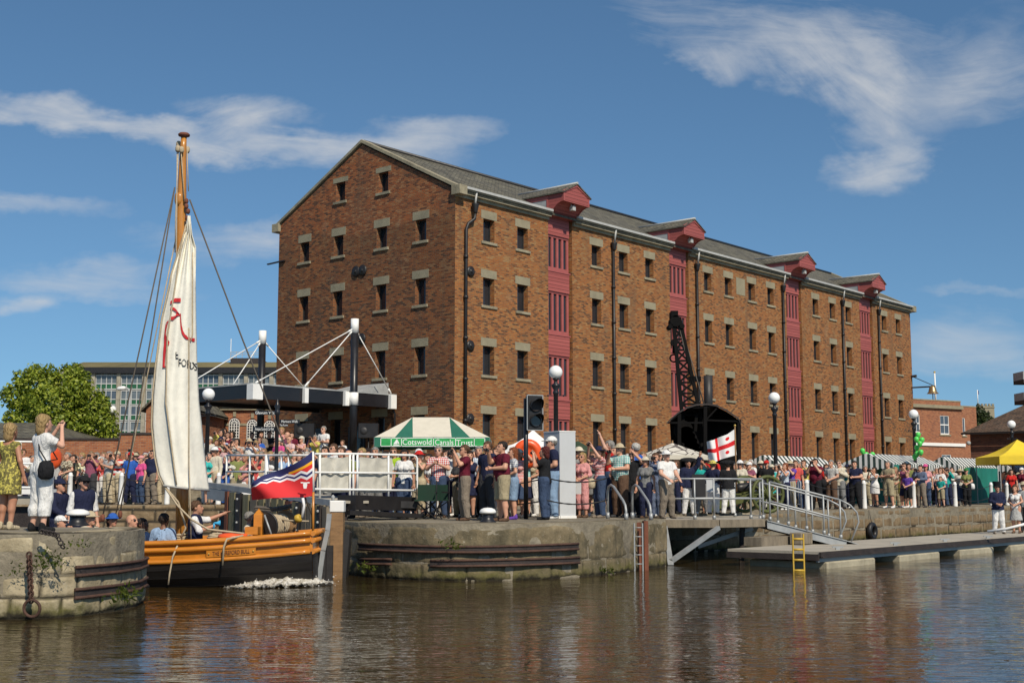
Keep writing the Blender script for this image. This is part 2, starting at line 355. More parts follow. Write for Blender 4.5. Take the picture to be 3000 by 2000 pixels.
# stone quay surfaces
def quay_mat(name, cols, block, waterline=True):
    m = bpy.data.materials.new(name); g = G(nt(m)); geo = g.n('ShaderNodeNewGeometry'); P = geo.outputs['Position']
    z = g.n('ShaderNodeSeparateXYZ', ins={0: P}).outputs[2]
    n1 = g.noise(P, 1.1, 6, .62); n2 = g.noise(P, 5, 5, .6); n3 = g.noise(g.mapping(P, (3,3,.5)), 1.5, 5, .6)
    f = g.math('ADD', g.math('ADD', g.math('MULTIPLY', n1, .45), g.math('MULTIPLY', n2, .3)), g.math('MULTIPLY', n3, .25))
    c = g.ramp(f, [(.33+i*.34/(len(cols)-1), k) for i, k in enumerate(cols)])
    att = g.n('ShaderNodeAttribute', attribute_name='joint')
    c = g.mix(att.outputs[2], c, (.035,.03,.022,1))
    # pale lichen and lime runs, dark tide line with weed
    c = g.mix(g.math('MULTIPLY', g.rng(g.noise(P, 9, 4, .7), .62, .72), .45), c, (.50,.46,.38,1))
    tide = g.math('ADD', z, g.math('MULTIPLY', g.math('SUBTRACT', n2, .5), .35))
    c = g.mix(g.math('MULTIPLY', g.rng(tide, .26, .10), g.rng(n1, .42, .58, .25, .9)), c, (.10,.095,.025,1))
    c = g.mix(g.rng(tide, .12, .02), c, (.028,.024,.016,1))
    h = g.math('ADD', g.math('MULTIPLY', n2, .6), g.math('MULTIPLY', g.noise(P, 22, 4, .65), .4))
    g.pbsdf(c, .9, 0, g.bump(h, .035), .2); MATS[name] = m
quay_mat('quay_stone', [(.165,.13,.082), (.29,.24,.155), (.41,.345,.23), (.50,.43,.30)], .3)
quay_mat('quay_concrete', [(.055,.047,.03), (.105,.088,.055), (.19,.15,.09), (.31,.25,.16)], 0)
quay_mat('quay_ashlar', [(.09,.062,.036), (.16,.112,.064), (.235,.17,.10), (.29,.22,.14)], .5)
m = bpy.data.materials.new('paving'); g = G(nt(m)); P = g.n('ShaderNodeNewGeometry').outputs['Position']
c = g.ramp(g.math('ADD', g.math('MULTIPLY', g.noise(P, .8, 6, .6), .6), g.math('MULTIPLY', g.noise(P, 7, 4, .6), .4)), [(.32, (.12,.105,.08)), (.5, (.22,.19,.14)), (.68, (.32,.28,.21))])
g.pbsdf(c, .9, 0, g.bump(g.noise(P, 18, 4), .02), .2); MATS['paving'] = m
# water: silty brown, rippled
m = bpy.data.materials.new('water'); g = G(nt(m)); P = g.n('ShaderNodeNewGeometry').outputs['Position']
w1 = g.noise(g.mapping(P, (.9, 1.5, 1), rot=(0,0,.15)), 1.5, 3, .5, .4); w2 = g.noise(g.mapping(P, (.8, 2.1, 1), rot=(0,0,-.12)), 3.4, 3, .5, .6); w3 = g.noise(g.mapping(P, (.35, .6, 1)), .5, 2)
patch = g.rng(g.noise(P, .16, 3), .38, .62, .45, 1.15)
h = g.math('MULTIPLY', g.math('ADD', g.math('ADD', g.math('MULTIPLY', w1, .9), g.math('MULTIPLY', w2, .55)), g.math('MULTIPLY', w3, 1.2)), patch)
silt = g.ramp(g.noise(P, .3, 4), [(.3, (.030,.020,.007)), (.7, (.044,.029,.0105))])
bs = g.pbsdf(silt, .02, 0, g.bump(h, .026), .5); bs.inputs['IOR'].default_value = 1.33; MATS['water'] = m
m = bpy.data.materials.new('foam'); g = G(nt(m)); P = g.n('ShaderNodeNewGeometry').outputs['Position']; fn_ = g.noise(P, 9, 6, .7)
bs = g.pbsdf(g.ramp(g.noise(P, 14, 5, .7), [(.36, (.30,.26,.19)), (.55, (.60,.57,.51)), (.7, (.78,.76,.72))]), .5, 0, g.bump(g.noise(P, 30, 4), .02), .4)
bs.inputs['Alpha'].default_value = 1; ed = g.n('ShaderNodeAttribute', attribute_name='edge').outputs[2]; g.set(bs, 'Alpha', g.rng(g.math('ADD', g.math('MULTIPLY', ed, .62), g.math('SUBTRACT', fn_, .5)), .10, .34)); MATS['foam'] = m
# ---------------------------------------------------------------- water, ground, quays
wm = MB(); wm.poly([(-220,-60,0), (260,-60,0), (260,120,0), (-220,120,0)]); struct(wm.build('water', 'water'))
NOSE = [(1010,27.25), (1050,26.6), (1100,26.1), (1170,25.6), (1250,25.25), (1330,25.1), (1410,25.1), (1500,25.25), (1600,25.65), (1700,26.35), (1790,27.3), (1852,28.3)]
NOSE = [Vector((ux(u, d), d, 0)) for u, d in NOSE]
PIER = [Vector((ux(1885, 28.9), 28.9, 0)), Vector((3.62, 29.9, 0))]
TQ = -17.0
def tq(s): return wp(s, TQ)
QJ = tq(-9.6)
land = [tuple(p[:2]) for p in NOSE]+[tuple(p[:2]) for p in PIER]+[tuple(QJ[:2])]+[tuple(tq(75)[:2]), (600, 180), (600, 1500), (-600, 1500), (-600, 42.2), (-9.75, 42.2)]
lm = MB(); lm.prism(land, -1.6, Q); struct(lm.build('quay_pavement', 'paving'))
fm = MB(); fm.prism([(-600,42), (-9.9,42), (-9.3,46), (-12,60), (-600,60)], -1.6, 1.31); struct(fm.build('lockside_pavement', 'paving'))
LQ = [(-40,17.5), (-9,17.55), (-7.15,17.6), (-6.5,17.75), (-6.12,18.1), (-5.86,18.8), (-5.78,19.6), (-5.9,20.4), (-6.3,21.0), (-7.2,21.3), (-40,21.6)]
lq = MB(); lq.prism([(x, y) for x, y in LQ], -1.5, 1.155); struct(lq.build('pier_pavement', 'paving'))
def blocks(course, length, seed, jw=.02):
    def f(d, z):
        zz = z+.03*NZ.noise((d*.8, z, seed)); row = math.floor(zz/course); r = random.Random(row*77+seed)
        L = length*r.uniform(.75, 1.35); off = r.uniform(0, L); dd = d+.03*NZ.noise((d*2, z*2, seed+5)); k = math.floor((dd+off)/L)
        fx = ((dd+off)/L-k)*L; fz = zz-row*course
        e = min(fx, L-fx, fz, course-fz); j = min(1, 1.6*max(0, 1-e/(jw*1.5)))
        rr = random.Random(row*131+k*17+seed).uniform(-1, 1)*(.022 if seed == 5 else .009)
        return rr-.035*min(1, max(0, 1-e/(jw*2.2))), j
    return f
def wall_sheet(mb, path, z0, z1, step, amp, fn=None, seed=0, coping=.12, close=True):
    """a stone face along a path: relief from blocks and weathering, rounded over at the top"""
    P = [Vector((p[0], p[1], 0)) for p in path]; L = [0]
    for a, b in zip(P, P[1:]): L.append(L[-1]+(b-a).length)
    n = max(2, int(L[-1]/step)); cols = []; js = []
    nz = max(4, int((z1-z0)/step))
    for i in range(n+1):
        d = L[-1]*i/n; k = max(j for j in range(len(P)-1) if L[j] <= d+1e-9); k = min(k, len(P)-2)
        a, b = P[k], P[k+1]; f = (d-L[k])/max(1e-6, L[k+1]-L[k]); p = a.lerp(b, f)
        def tang(q): 
            q = max(0, min(len(P)-2, q)); return (P[q+1]-P[q]).normalized()
        t = tang(k).lerp(tang(k+1) if f > .5 else tang(k-1), abs(f-.5)); t.normalize(); nrm = Vector((t.y, -t.x, 0))
        col = []; jc = []
        for j in range(nz+5):
            if j <= nz: z = z0+(z1-coping-z0)*j/nz; out = 0; tz = z
            else: a2 = (j-nz)/4*math.pi/2; z = z1-coping+coping*math.sin(a2); out = -coping*1.3*(1-math.cos(a2)); tz = z
            dv = amp*(NZ.fractal((d*1.3, tz*1.3, seed), 1, 2, 4)); jj = 0
            if fn is not None:
                dd, jj = fn(d, tz); dv += dd
            dv += (z1-z)*.03
            dv *= 1.0
            q = p+nrm*(out+dv); col.append((q.x, q.y, z+(.012*NZ.noise((d*2, 3, seed)) if j > nz else 0))); jc.append(jj)
        if True:
            q = p-nrm*.45; col.append((q.x, q.y, z1-.003+.012*NZ.noise((d*2, 3, seed)))); jc.append(0)
        cols.append(col); js.append(jc)
    mb.grid(cols, 0, True, flip=False)
    mb.joint = getattr(mb, 'joint', [])+[x for c in js for x in c]
def finish_joint(ob, mb):
    a = ob.data.attributes.new('joint', 'FLOAT', 'POINT'); v = np.zeros(len(ob.data.vertices)); v[:len(mb.joint)] = mb.joint; a.data.foreach_set('value', v)
lw = thing('stone_pier', 'weathered limestone block pier nose with rusty rub rails at the left edge', 'pier', (-7, 19, 0))
mb = MB(); wall_sheet(mb, [(-12,17.5)]+LQ[2:9], -.3, 1.18, .026, .03, blocks(.29, .62, 5), 3, .11); finish_joint(mb.build('stone_face', 'quay_stone', lw), mb)
cw = thing('quay_wall', 'rounded concrete and stone lock entrance wall below the front row of spectators', 'quay wall', (-1, 25, 0))
def conc(d, z):
    a, j = blocks(.34, .9, 9)(d, z)
    k = max(0, min(1, (.62+.15*NZ.noise((d*.9, 0, 4))-z)/.12)); return a*k*.9, j*k*.7
mb = MB(); wall_sheet(mb, [(-5.2,31.3)]+[tuple(p[:2]) for p in NOSE]+[tuple(p[:2]) for p in PIER], -.3, Q+.008, .035, .045, conc, 8, .14); finish_joint(mb.build('concrete_face', 'quay_concrete', cw), mb)
bw = thing('quay_wall', 'long ashlar dock wall behind the pontoon on the right', 'quay wall', tuple(tq(5)))
mb = MB(); wall_sheet(mb, [tuple(PIER[1][:2]), tuple(QJ[:2])]+[tuple(tq(s)[:2]) for s in (0, 10, 20, 34)], -.3, Q+.008, .04, .02, blocks(.42, .95, 2, .045), 21, .1); finish_joint(mb.build('ashlar_face', 'quay_ashlar', bw), mb)
fw = thing('quay_wall', 'far stone lock wall below the crowd left of the sail', 'quay wall', (-12, 42, 0))
mb = MB(); wall_sheet(mb, [(-26,41.95), (-9.85,41.95), (-9.2,45)], -.3, 1.318, .045, .02, blocks(.38, .9, 12, .04), 31, .1); finish_joint(mb.build('ashlar_face', 'quay_ashlar', fw), mb)
lkw = MB(); wall_sheet(lkw, [(-9.6,42.2), (-3.75,27.6)], -.3, Q+.006, .09, .03, blocks(.38, .9, 15, .03), 41, .1)
lkt = thing('quay_wall', 'lock chamber side wall behind the timber gate', 'quay wall', (-6, 33, 0)); finish_joint(lkw.build('ashlar_face', 'quay_ashlar', lkt), lkw)
# ---------------------------------------------------------------- warehouse
wh = thing('brick_warehouse', 'long four storey brick warehouse with red hoist bays and slate roof', 'warehouse', tuple(wp(0,0,Q)))
GW, GL_, ZE, ZR = 12.14, 48.1, 14.95, 18.05
D_IN = .32
FC = [(1.69,2.74),(4.03,5.10),(9.70,10.81),(12.02,13.10),(14.38,15.43),(20.11,21.17),(22.31,23.37),(24.93,26.02),(27.18,28.27),(32.94,34.01),(35.28,36.33),(37.57,38.64),(43.09,44.22),(45.42,46.52)]
ROWS = [(5.52,.36,3.55),(8.55,.37,6.88),(11.62,.37,10.0),(14.32,.38,12.9)]
HB = [(6.45,8.30),(16.80,18.68),(29.63,31.57),(39.81,41.77)]
GC = [(1.60,2.64),(4.14,5.20),(7.16,8.17),(9.67,10.63)]
def wall_grid(mb, o, du, Wd, z0, z1, ops, n, depth, mi=0):
    xs = sorted({0, Wd}|{x for q in ops for x in q[:2]}); zs = sorted({z0, z1}|{z for q in ops for z in q[2:]})
    for a, b in zip(xs, xs[1:]):
        for c, d in zip(zs, zs[1:]):
            if any(q[0] <= a and b <= q[1] and q[2] <= c and d <= q[3] for q in ops): continue
            pts = [o+du*a+Vector((0,0,c)), o+du*b+Vector((0,0,c)), o+du*b+Vector((0,0,d)), o+du*a+Vector((0,0,d))]
            if (pts[1]-pts[0]).cross(pts[2]-pts[1]).dot(n) < 0: pts.reverse()
            mb.poly(pts, mi)
    for x0, x1, c, d in ops:
        A = [o+du*x0+Vector((0,0,c)), o+du*x1+Vector((0,0,c)), o+du*x1+Vector((0,0,d)), o+du*x0+Vector((0,0,d))]; B = [p-n*depth for p in A]
        cen = sum(A, Vector())/4
        for i in range(4):
            j = (i+1) % 4; q = [A[i], A[j], B[j], B[i]]
            if (q[1]-q[0]).cross(q[2]-q[1]).dot(cen-(A[i]+A[j])/2) < 0: q.reverse()
            mb.poly(q, mi)
def window(par, o, du, n, x0, x1, c, d, lz, sill=True, depth=D_IN, bars=0, fm='window_frame_dark', gm='dark_glass'):
    """dark frame set back in the brick, stone lintel and sill"""
    fr = MB(); P = lambda x, z, q: o+du*x+Vector((0,0,z))-n*q
    w = .055
    for a, b, e, f in ((x0, x0+w, c, d), (x1-w, x1, c, d), (x0+w, x1-w, d-w, d), (x0+w, x1-w, c, c+w*1.6)): fr.obox(P(a, e, depth), du*(b-a), n*.07, Vector((0,0,f-e)))
    if bars: fr.obox(P((x0+x1)/2-.02, c+w, depth), du*.04, n*.05, Vector((0,0,d-c-w*2)))
    f = fr.build('window', fm, par)
    pn = MB(); pn.obox(P(x0+.01, c+.01, depth-.02), du*(x1-x0-.02), -n*.02, Vector((0,0,d-c-.02))); pn.build('pane', gm, f)
    if lz: 
        ln = MB(); ln.obox(P(lz[0], d, .05), du*(lz[1]-lz[0]), n*.062, Vector((0,0,lz[2]))); ln.build('lintel', 'stone', f)
    if sill:
        sl = MB(); sl.obox(P(x0-.14, c-.13, .1), du*(x1-x0+.28), n*.17, Vector((0,0,.127))); sl.build('sill', 'coping_stone', f, bevel=.01)
    return f
nF = -dL; nG = -dR
Z0 = 1.0
mb = MB(); ops = []; wins = []
for a, b in FC:
    cx = (a+b)/2
    for r, (lt, lh, ob) in enumerate(ROWS):
        q = (cx-.38, cx+.38, ob, lt-lh); ops.append(q); wins.append((CORN, dR, nF, q, (a, b, lh)))
hops = [(a, b, Z0, ZE) for a, b in HB]
wall_grid(mb, CORN, dR, GL_, Z0, ZE, ops+hops, nF, D_IN+.02)
gops = []
for a, b in GC:
    cx = (a+b)/2
    for r, (lt, lh, ob) in enumerate(ROWS):
        q = (cx-.34, cx+.34, ob, lt-.05-lh); gops.append(q); wins.append((CORN, dL, nG, q, (a, b, lh)))
for a, b, lt, ob in ((7.05,8.11,16.72,15.55), (4.09,5.11,16.72,15.52)):
    cx = (a+b)/2; q = (cx-.33, cx+.33, ob, lt-.24); gops.append(q); wins.append((CORN, dL, nG, q, (a, b, .24)))
gm_ = MB(); wall_grid(gm_, CORN, dL, GW, Z0, ZR+.4, gops, nG, D_IN+.02)
# far end and back walls
for A, B in ((wp(GL_,0), wp(GL_,GW)), (wp(GL_,GW), wp(0,GW))):
    mb.poly([A+Vector((0,0,Z0)), B+Vector((0,0,Z0)), B+Vector((0,0,ZE)), A+Vector((0,0,ZE))])
mb.poly([wp(GL_,0,ZE), wp(GL_,GW,ZE), wp(GL_,GW/2,ZR)])
mb.build('wall', 'brick', wh)
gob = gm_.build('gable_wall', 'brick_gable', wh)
bm = bmesh.new(); bm.from_mesh(gob.data); off = Vector(wh.location)
for sgn in (1, -1):
    base = wp(0, 0 if sgn > 0 else GW, ZE)-off; top = wp(0, GW/2, ZR)-off
    sl = (top-base).normalized(); nn = sl.cross(dR); nn = nn if nn.z > 0 else -nn
    bmesh.ops.bisect_plane(bm, geom=bm.verts[:]+bm.edges[:]+bm.faces[:], plane_co=base, plane_no=nn, clear_outer=True)
bm.to_mesh(gob.data); bm.free()
for o, du, n, q, l in wins: window(wh, o, du, n, *q, l)
# roof, cornice, gutter
sl = (ZR-ZE)/(GW/2)
rf = MB()
for sgn, t0 in ((1, -.28), (-1, GW+.28)):
    e0 = wp(.12, t0, ZE+.10-.28*sl+.02); e1 = wp(GL_-.1, t0, ZE+.10-.28*sl+.02); r0 = wp(.12, GW/2, ZR+.12); r1 = wp(GL_-.1, GW/2, ZR+.12)
    th = Vector((0,0,-.1)); q = [e0, e1, r1, r0]
    if sgn < 0: q = [e1, e0, r0, r1]
    rf.poly(q); rf.poly([p+th for p in reversed(q)])
    for i in range(4): rf.poly([q[i], q[i]+th, q[(i+1)%4]+th, q[(i+1)%4]])
rf = rf.build('roof', 'slate', wh)
rd = MB(); rd.tube([wp(.1, GW/2, ZR+.15), wp(GL_-.1, GW/2, ZR+.15)], .11, 8); rd.build('ridge_tiles', 'black_iron', rf)
for s0 in (-.10, GL_-.22):
    cp = MB()
    for t0, t1 in ((-.32, GW/2), (GW+.32, GW/2)):
        a = wp(s0, t0, ZE+.05); b = wp(s0, t1, ZR+.24+.0)
        a.z = ZE+.24-.32*sl; d = b-a
        cp.obox(a-Vector((0,0,.16)), dR*.36, d, Vector((0,0,.17)))
    cp.build('gable_coping', 'coping_stone', wh, bevel=.012)
    for t0 in (-.42, GW-.1):
        kn = MB(); kn.obox(wp(s0-.06, t0, ZE-.28), dR*.5, dL*.52, Vector((0,0,.42))); kn.build('kneeler', 'coping_stone', wh, bevel=.012)
segs = []; x = -.02
for a, b in HB: segs.append((x, a-.02)); x = b+.02
segs.append((x, GL_+.05))
for a, b in segs:
    c_ = MB(); c_.obox(wp(a, -.10, ZE-.34), dR*(b-a), dL*.10, Vector((0,0,.14))); c_.obox(wp(a, -.24, ZE-.2), dR*(b-a), dL*.235, Vector((0,0,.15))); c_.obox(wp(a, -.33, ZE-.05), dR*(b-a), dL*.33, Vector((0,0,.06)))
    c_ = c_.build('cornice', 'coping_stone', wh)
    g_ = MB(); g_.obox(wp(a+.35 if a < .1 else a, -.40, ZE+.012), dR*(b-a-.4 if a < .1 else b-a), dL*.13, Vector((0,0,.11))); g_.build('gutter', 'gutter_white', c_)
# hoist bays
HZ = [(13.97,14.95,0), (12.25,13.97,1), (11.25,12.25,0), (9.2,11.25,1), (8.18,9.2,0), (6.1,8.18,1), (5.16,6.1,0), (2.2,5.16,1)]
for a, b in HB:
    bay = MB(); e = .06
    bay.obox(wp(a, D_IN+.03, Z0), dR*(b-a), dL*.05, Vector((0,0,ZE-Z0)))
    bay = bay.build('hoist_bay', 'red_paint', wh)
    for z0, z1, k in HZ:
        if k == 0:
            bo = MB(); bo.obox(wp(a+.004, .06, z0), dR*(b-a-.16), dL*.2, Vector((0,0,z1-z0-.07))); bo = bo.build('board_panel', 'board', bay)
            bo = MB(); bo.obox(wp(a+.004, .03, z1-.068), dR*(b-a-.1), dL*.2, Vector((0,0,.068))); bo.build('drip_board', 'red_paint', bay)
        else:
            wd = b-a-.14; fr = MB()
            fr.obox(wp(a+.004, .12, z1-.10), dR*wd, dL*.14, Vector((0,0,.097))); fr.obox(wp(a+.004, .12, z0+.003), dR*wd, dL*.14, Vector((0,0,.17)))
            for i in range(5): fr.obox(wp(a+.02+i*(wd-.16)/4, .13+.002*i, z0+.165), dR*(.16 if i in (0,4) else .15), dL*.12, Vector((0,0,z1-z0-.26)))
            fr = fr.build('loading_door', 'red_paint', bay)
            pn = MB(); pn.obox(wp(a+.01, .2, z0+.15), dR*(wd-.02), dL*.03, Vector((0,0,z1-z0-.2))); pn.build('pane', 'dark_glass', fr)
    # hood
    hd = MB(); cx = (a+b)/2+.03; hw = 1.0; s0, s1 = cx-hw, cx+hw; zt, zb, za = 15.80, 15.42, 16.25
    for s in (s0, s1):
        prof = [(-.98, zb), (-.80, zb-.02), (-.62, zb-.09), (-.45, zb-.22), (-.30, zb-.38), (-.16, zb-.52), (0.0, zb-.60), (.04, zb-.60), (.04, zt), (-.98, zt)]
        A = [wp(s, p[0], p[1]) for p in prof]; w_ = dR*(.06 if s == s0 else -.06); B = [p+w_ for p in A]
        if s == s0: A, B = A, B
        hd.poly(A if s == s0 else A[::-1]); hd.poly(B[::-1] if s == s0 else B)
        for i in range(len(A)):
            j = (i+1) % len(A); hd.poly([A[i], B[i], B[j], A[j]] if s == s0 else [A[j], B[j], B[i], A[i]])
    und = [wp(s0+.06, p[0]+.03, p[1]+.02) for p in prof[:8]]; und2 = [wp(s1-.06, p[0]+.03, p[1]+.02) for p in prof[:8]]
    hd.grid([und, und2], 0, False); 
    fp = [wp(s0, -.985, zb), wp(s1, -.985, zb), wp(s1, -.985, zt), wp(cx, -.985, za), wp(s0, -.985, zt)]; hd.poly(fp); hd.poly([p+dL*.05 for p in reversed(fp)])
    hd = hd.build('hoist_hood', 'board', wh)
    tr = MB()
    for sg, s in ((1, s0-.05), (-1, s1+.05)): 
        p = wp(s, -1.02, zt-.02); q = wp(cx, -1.02, za+.0); tr.obox(p, q-p, dL*.06, Vector((0,0,.13)))
    for sg in (s0, s1-.08): tr.obox(wp(sg, -1.0, zb), dR*.08, dL*.03, Vector((0,0,zt-zb)))
    tr.build('barge_board', 'red_paint', hd)
    hr = MB(); tb = 2.6
    for s in (s0-.1, s1+.1):
        e0, e1, r1, r0 = wp(s, -1.06, zt+.06), wp(s, tb, zt+.06), wp(cx, tb, za+.17), wp(cx, -1.06, za+.17)
        q = [e0, e1, r1, r0] if s > cx else [e0, r0, r1, e1]
        hr.poly(q); hr.poly([p-Vector((0,0,.06)) for p in reversed(q)])
        for i in range(4): hr.poly([q[i], q[i]-Vector((0,0,.06)), q[(i+1)%4]-Vector((0,0,.06)), q[(i+1)%4]])
    hr.build('hood_roof', 'slate', hd)
    rl = MB(); rl.tube([wp(cx, -1.07, za+.18), wp(cx, tb+.1, za+.18)], .06, 6); rl.build('hood_ridge', 'gutter_white', hd)
    ck = MB()
    for s in (s0, s1-.06): ck.obox(wp(s, .05, 14.95), dR*.06, dL*1.6, Vector((0,0,zt-14.95)))
    ck.build('lead_cheek', 'lead', hd)
    cb = MB()
    for s in (s0-.02, s1-.04): cb.obox(wp(s, -.04, 14.98), dR*.06+dR*.02, dL*.09, Vector((0,0,zt-14.98))); cb.obox(wp(s, .05, zt-.2), dR*.08, dL*1.9, Vector((0,0,.2)))
    cb.build('corner_board', 'red_paint', hd)
    hk = MB(); hk.obox(wp(cx-.12, -.86, zb-.30), dR*.22, dL*.2, Vector((0,0,.22))); hk.bar(wp(cx-.13, -.76, zb-.1), wp(cx-.13, -.76, zb+.1), .03); hk.bar(wp(cx+.12, -.76, zb-.1), wp(cx+.12, -.76, zb+.1), .03); hk.bar(wp(cx-.01, -.76, zb+.08), wp(cx-.01, -.2, zb+.12), .09)
    hk.build('hoist_block', 'gutter_white', hd)
# rainwater pipes
for i, s in enumerate((.60, 11.54, 19.34, 29.06, 37.05, 42.55)):
    dp = MB(); top = 14.02 if i == 0 else 14.2
    if i == 0: dp.tube([wp(1.06,-.22,14.05), wp(1.04,-.2,13.75), wp(.72,-.12,13.5), wp(.60,-.11,13.25), wp(.58,-.11,1.2)], .075, 8); dp.lathe(wp(1.06,-.22,13.98), [(.08,0),(.10,.1),(.17,.42),(.17,.46)], 8)
    else: dp.tube([wp(s,-.12,14.1), wp(s,-.11,1.2)], .075, 8); dp.lathe(wp(s,-.16,13.85), [(.08,0),(.10,.1),(.17,.38),(.17,.42)], 8)
    for z in (12.0, 10.2, 8.4, 6.6, 4.8, 3.0): dp.tube([wp(s if i else .585,-.11,z-.07), wp(s if i else .585,-.11,z+.07)], .105, 8)
    dp = dp.build('drainpipe', 'black_iron', wh)
    vt = MB(); sx = 1.06 if i == 0 else s; vt.tube([wp(sx,-.3,14.95), wp(sx,-.2,14.3)], .05, 6); vt.build('outlet', 'gutter_white', dp)
def disc(par, c, n, r=.30):
    d_ = MB(); d_.lathe(c, [(r*.9, 0), (r, .03), (r, .06), (r*.55, .09), (r*.2, .11), (.05, .14)], 20, axis=n); d_.build('tie_plate', 'black_iron', par)
for z in (11.4, 8.1, 4.9): disc(wh, wp(.98, 0, z), nF, .24)
for z in (12.0, 8.78):
    for t_ in (6.36, 5.9): disc(wh, wp(0, t_, z), nG, .27)
bl = MB(); bl.obox(wp(23.72, -.015, 13.1), dR*.98, dL*.06, Vector((0,0,1.0))); bl.build('stone_tablet', 'stone', wh)
br = MB(); br.bar(wp(-.06, 11.6, 13.15), wp(-.1, 12.9, 13.1), .1, .06); br.build('wall_bracket', 'black_iron', wh)
# ---------------------------------------------------------------- canopy with masts in front of the gable
def st(v):
    q = Vector((v[0], v[1], 0))-Vector((CORN.x, CORN.y, 0)); return q.dot(dR), q.dot(dL)
tr_ = MB(); tr_.prism([tuple(wp(s, t)[:2]) for s, t in ((-13,1.2), (-.02,1.2), (-.02,40), (-13,40))], 1.0, 2.42); struct(tr_.build('terrace', 'paving'))
cn = thing('canopy_shelter', 'black flat entrance canopy hung by white rods from two black masts', 'canopy', tuple(wp(-4, 6, 2.4)))
L0, L1, T0, T1 = -8.1, -.06, 3.54, 8.8
mb = MB(); mb.obox(wp(L0+.06, T0+.06, 5.62), dR*(L1-L0-.08), dL*(T1-T0-.12), Vector((0,0,.3))); mb.build('roof_slab', 'black_paint', cn)
for a, b, c, d in ((L0, L1, T0, T0+.055), (L0, L1, T1-.055, T1)):
    mb = MB(); mb.obox(wp(a, c, 5.46), dR*(b-a), dL*(d-c), Vector((0,0,.55))); f_ = mb.build('fascia', 'black_paint', cn)
    mb = MB(); mb.obox(wp(a-.01, c-.03, 6.015), dR*(b-a+.02), dL*(d-c+.06), Vector((0,0,.06))); mb.build('trim', 'lead', f_)
mb = MB(); mb.obox(wp(L0, T0+.056, 5.46), dR*.055, dL*(T1-T0-.112), Vector((0,0,.55))); f_ = mb.build('fascia', 'black_paint', cn)
mb = MB(); mb.obox(wp(L0-.03, T0+.03, 6.016), dR*.11, dL*(T1-T0-.06), Vector((0,0,.06))); mb.build('trim', 'lead', f_)
mb = MB(); mb.poly([wp(-2.2,T0+.5,6.08), wp(-.06,T0+.5,6.08), wp(-.06,T0+.5,6.62)]); mb.poly([wp(-2.2,T0+3,6.08), wp(-.06,T0+3,6.62), wp(-.06,T0+3,6.08)]); mb.poly([wp(-2.2,T0+.5,6.08), wp(-.06,T0+.5,6.62), wp(-.06,T0+3,6.62), wp(-2.2,T0+3,6.08)]); mb.build('roof_flashing', 'lead', cn)
def wbox(s, t, w=.42, d=.3, h=.62):
    b = MB(); b.obox(wp(s-w/2, t-d/2, 5.40), dR*w, dL*d, Vector((0,0,h))); b.build('bracket_box', 'white_paint', cn, bevel=.01)
wbox(L0+.18, T0-.02, .5, .42); wbox(-5.35, T0-.07, .2, .2, .62); wbox(-3.1, T0-.07, .22, .2, .62); wbox(-.36, T0-.07, .34, .24, .62)
for ms, mt, tt in ((-2.83, 3.28, 9.18), (-3.3, 9.05, 9.1)):
    c0 = wp(ms, mt); pl = MB(); pl.tube([c0+Vector((0,0,2.3)), c0+Vector((0,0,tt-.62))], .165, 16); pl = pl.build('mast', 'black_paint', cn)
    b = MB(); b.tube([c0+Vector((0,0,tt-.62)), c0+Vector((0,0,tt))], .175, 16); b.build('mast_cap', 'white_paint', pl)
    b = MB(); b.tube([c0+Vector((0,0,5.44)), c0+Vector((0,0,5.98))], .20, 16); b.build('collar', 'white_paint', pl)
    tq_ = T0 if mt < 5 else T1
    for q in ((L0+.2, tq_), (-5.35, tq_), (-.36, tq_)):
        b = MB(); p = c0+Vector((0,0,tt-.4)); e = wp(q[0], q[1], 6.08); dd = (e-p).normalized(); b.tube([p+dd*.18, e], .024, 6); b.tube([e-dd*.3, e-dd*.02], .045, 6); b.tube([p+dd*.17, p+dd*.42], .045, 6); b.build('tie_rod', 'white_paint', cn)
dn = MB(); dn.tube([wp(-.25, T0+.05, 5.5), wp(-.12, T0, 5.2), wp(-.12, T0, 2.4)], .05, 6); dn.build('downpipe', 'black_iron', cn)
for s_, t_ in ((-.03, 8.9), (-.03, 6.1)):
    d_ = MB(); d_.obox(wp(-.10, t_-.55, 2.42), dR*.07, dL*1.1, Vector((0,0,2.3))); d_ = d_.build('entrance_door', 'black_paint', wh)
    d_2 = MB(); d_2.obox(wp(-.13, t_-.4, 2.7), dR*.025, dL*.8, Vector((0,0,1.8))); d_2.build('pane', 'dark_glass', d_)
# loudspeakers under the canopy
for u in (893, 1080):
    p = at(u, 1262, 53.2); t_ = thing('loudspeaker', 'black loudspeaker on a stand under the canopy, %s the mast' % ('left of' if u < 1000 else 'right of'), 'loudspeaker', (p.x, p.y, 2.42))
    b = MB(); b.box(p.x-.42, p.x+.42, p.y-.2, p.y+.2, p.z-.3, p.z+.32); b.build('cabinet', 'black_iron', t_, bevel=.02)
    b = MB(); b.lathe((p.x-.18, p.y-.2, p.z), [(.16,0),(.15,.02),(.05,.03)], 14, axis=(0,-1,0)); b.build('woofer', 'window_frame_dark', t_)
    b = MB(); b.tube([(p.x, p.y, 2.42), (p.x, p.y, p.z-.3)], .03); b.build('stand', 'black_iron', t_)
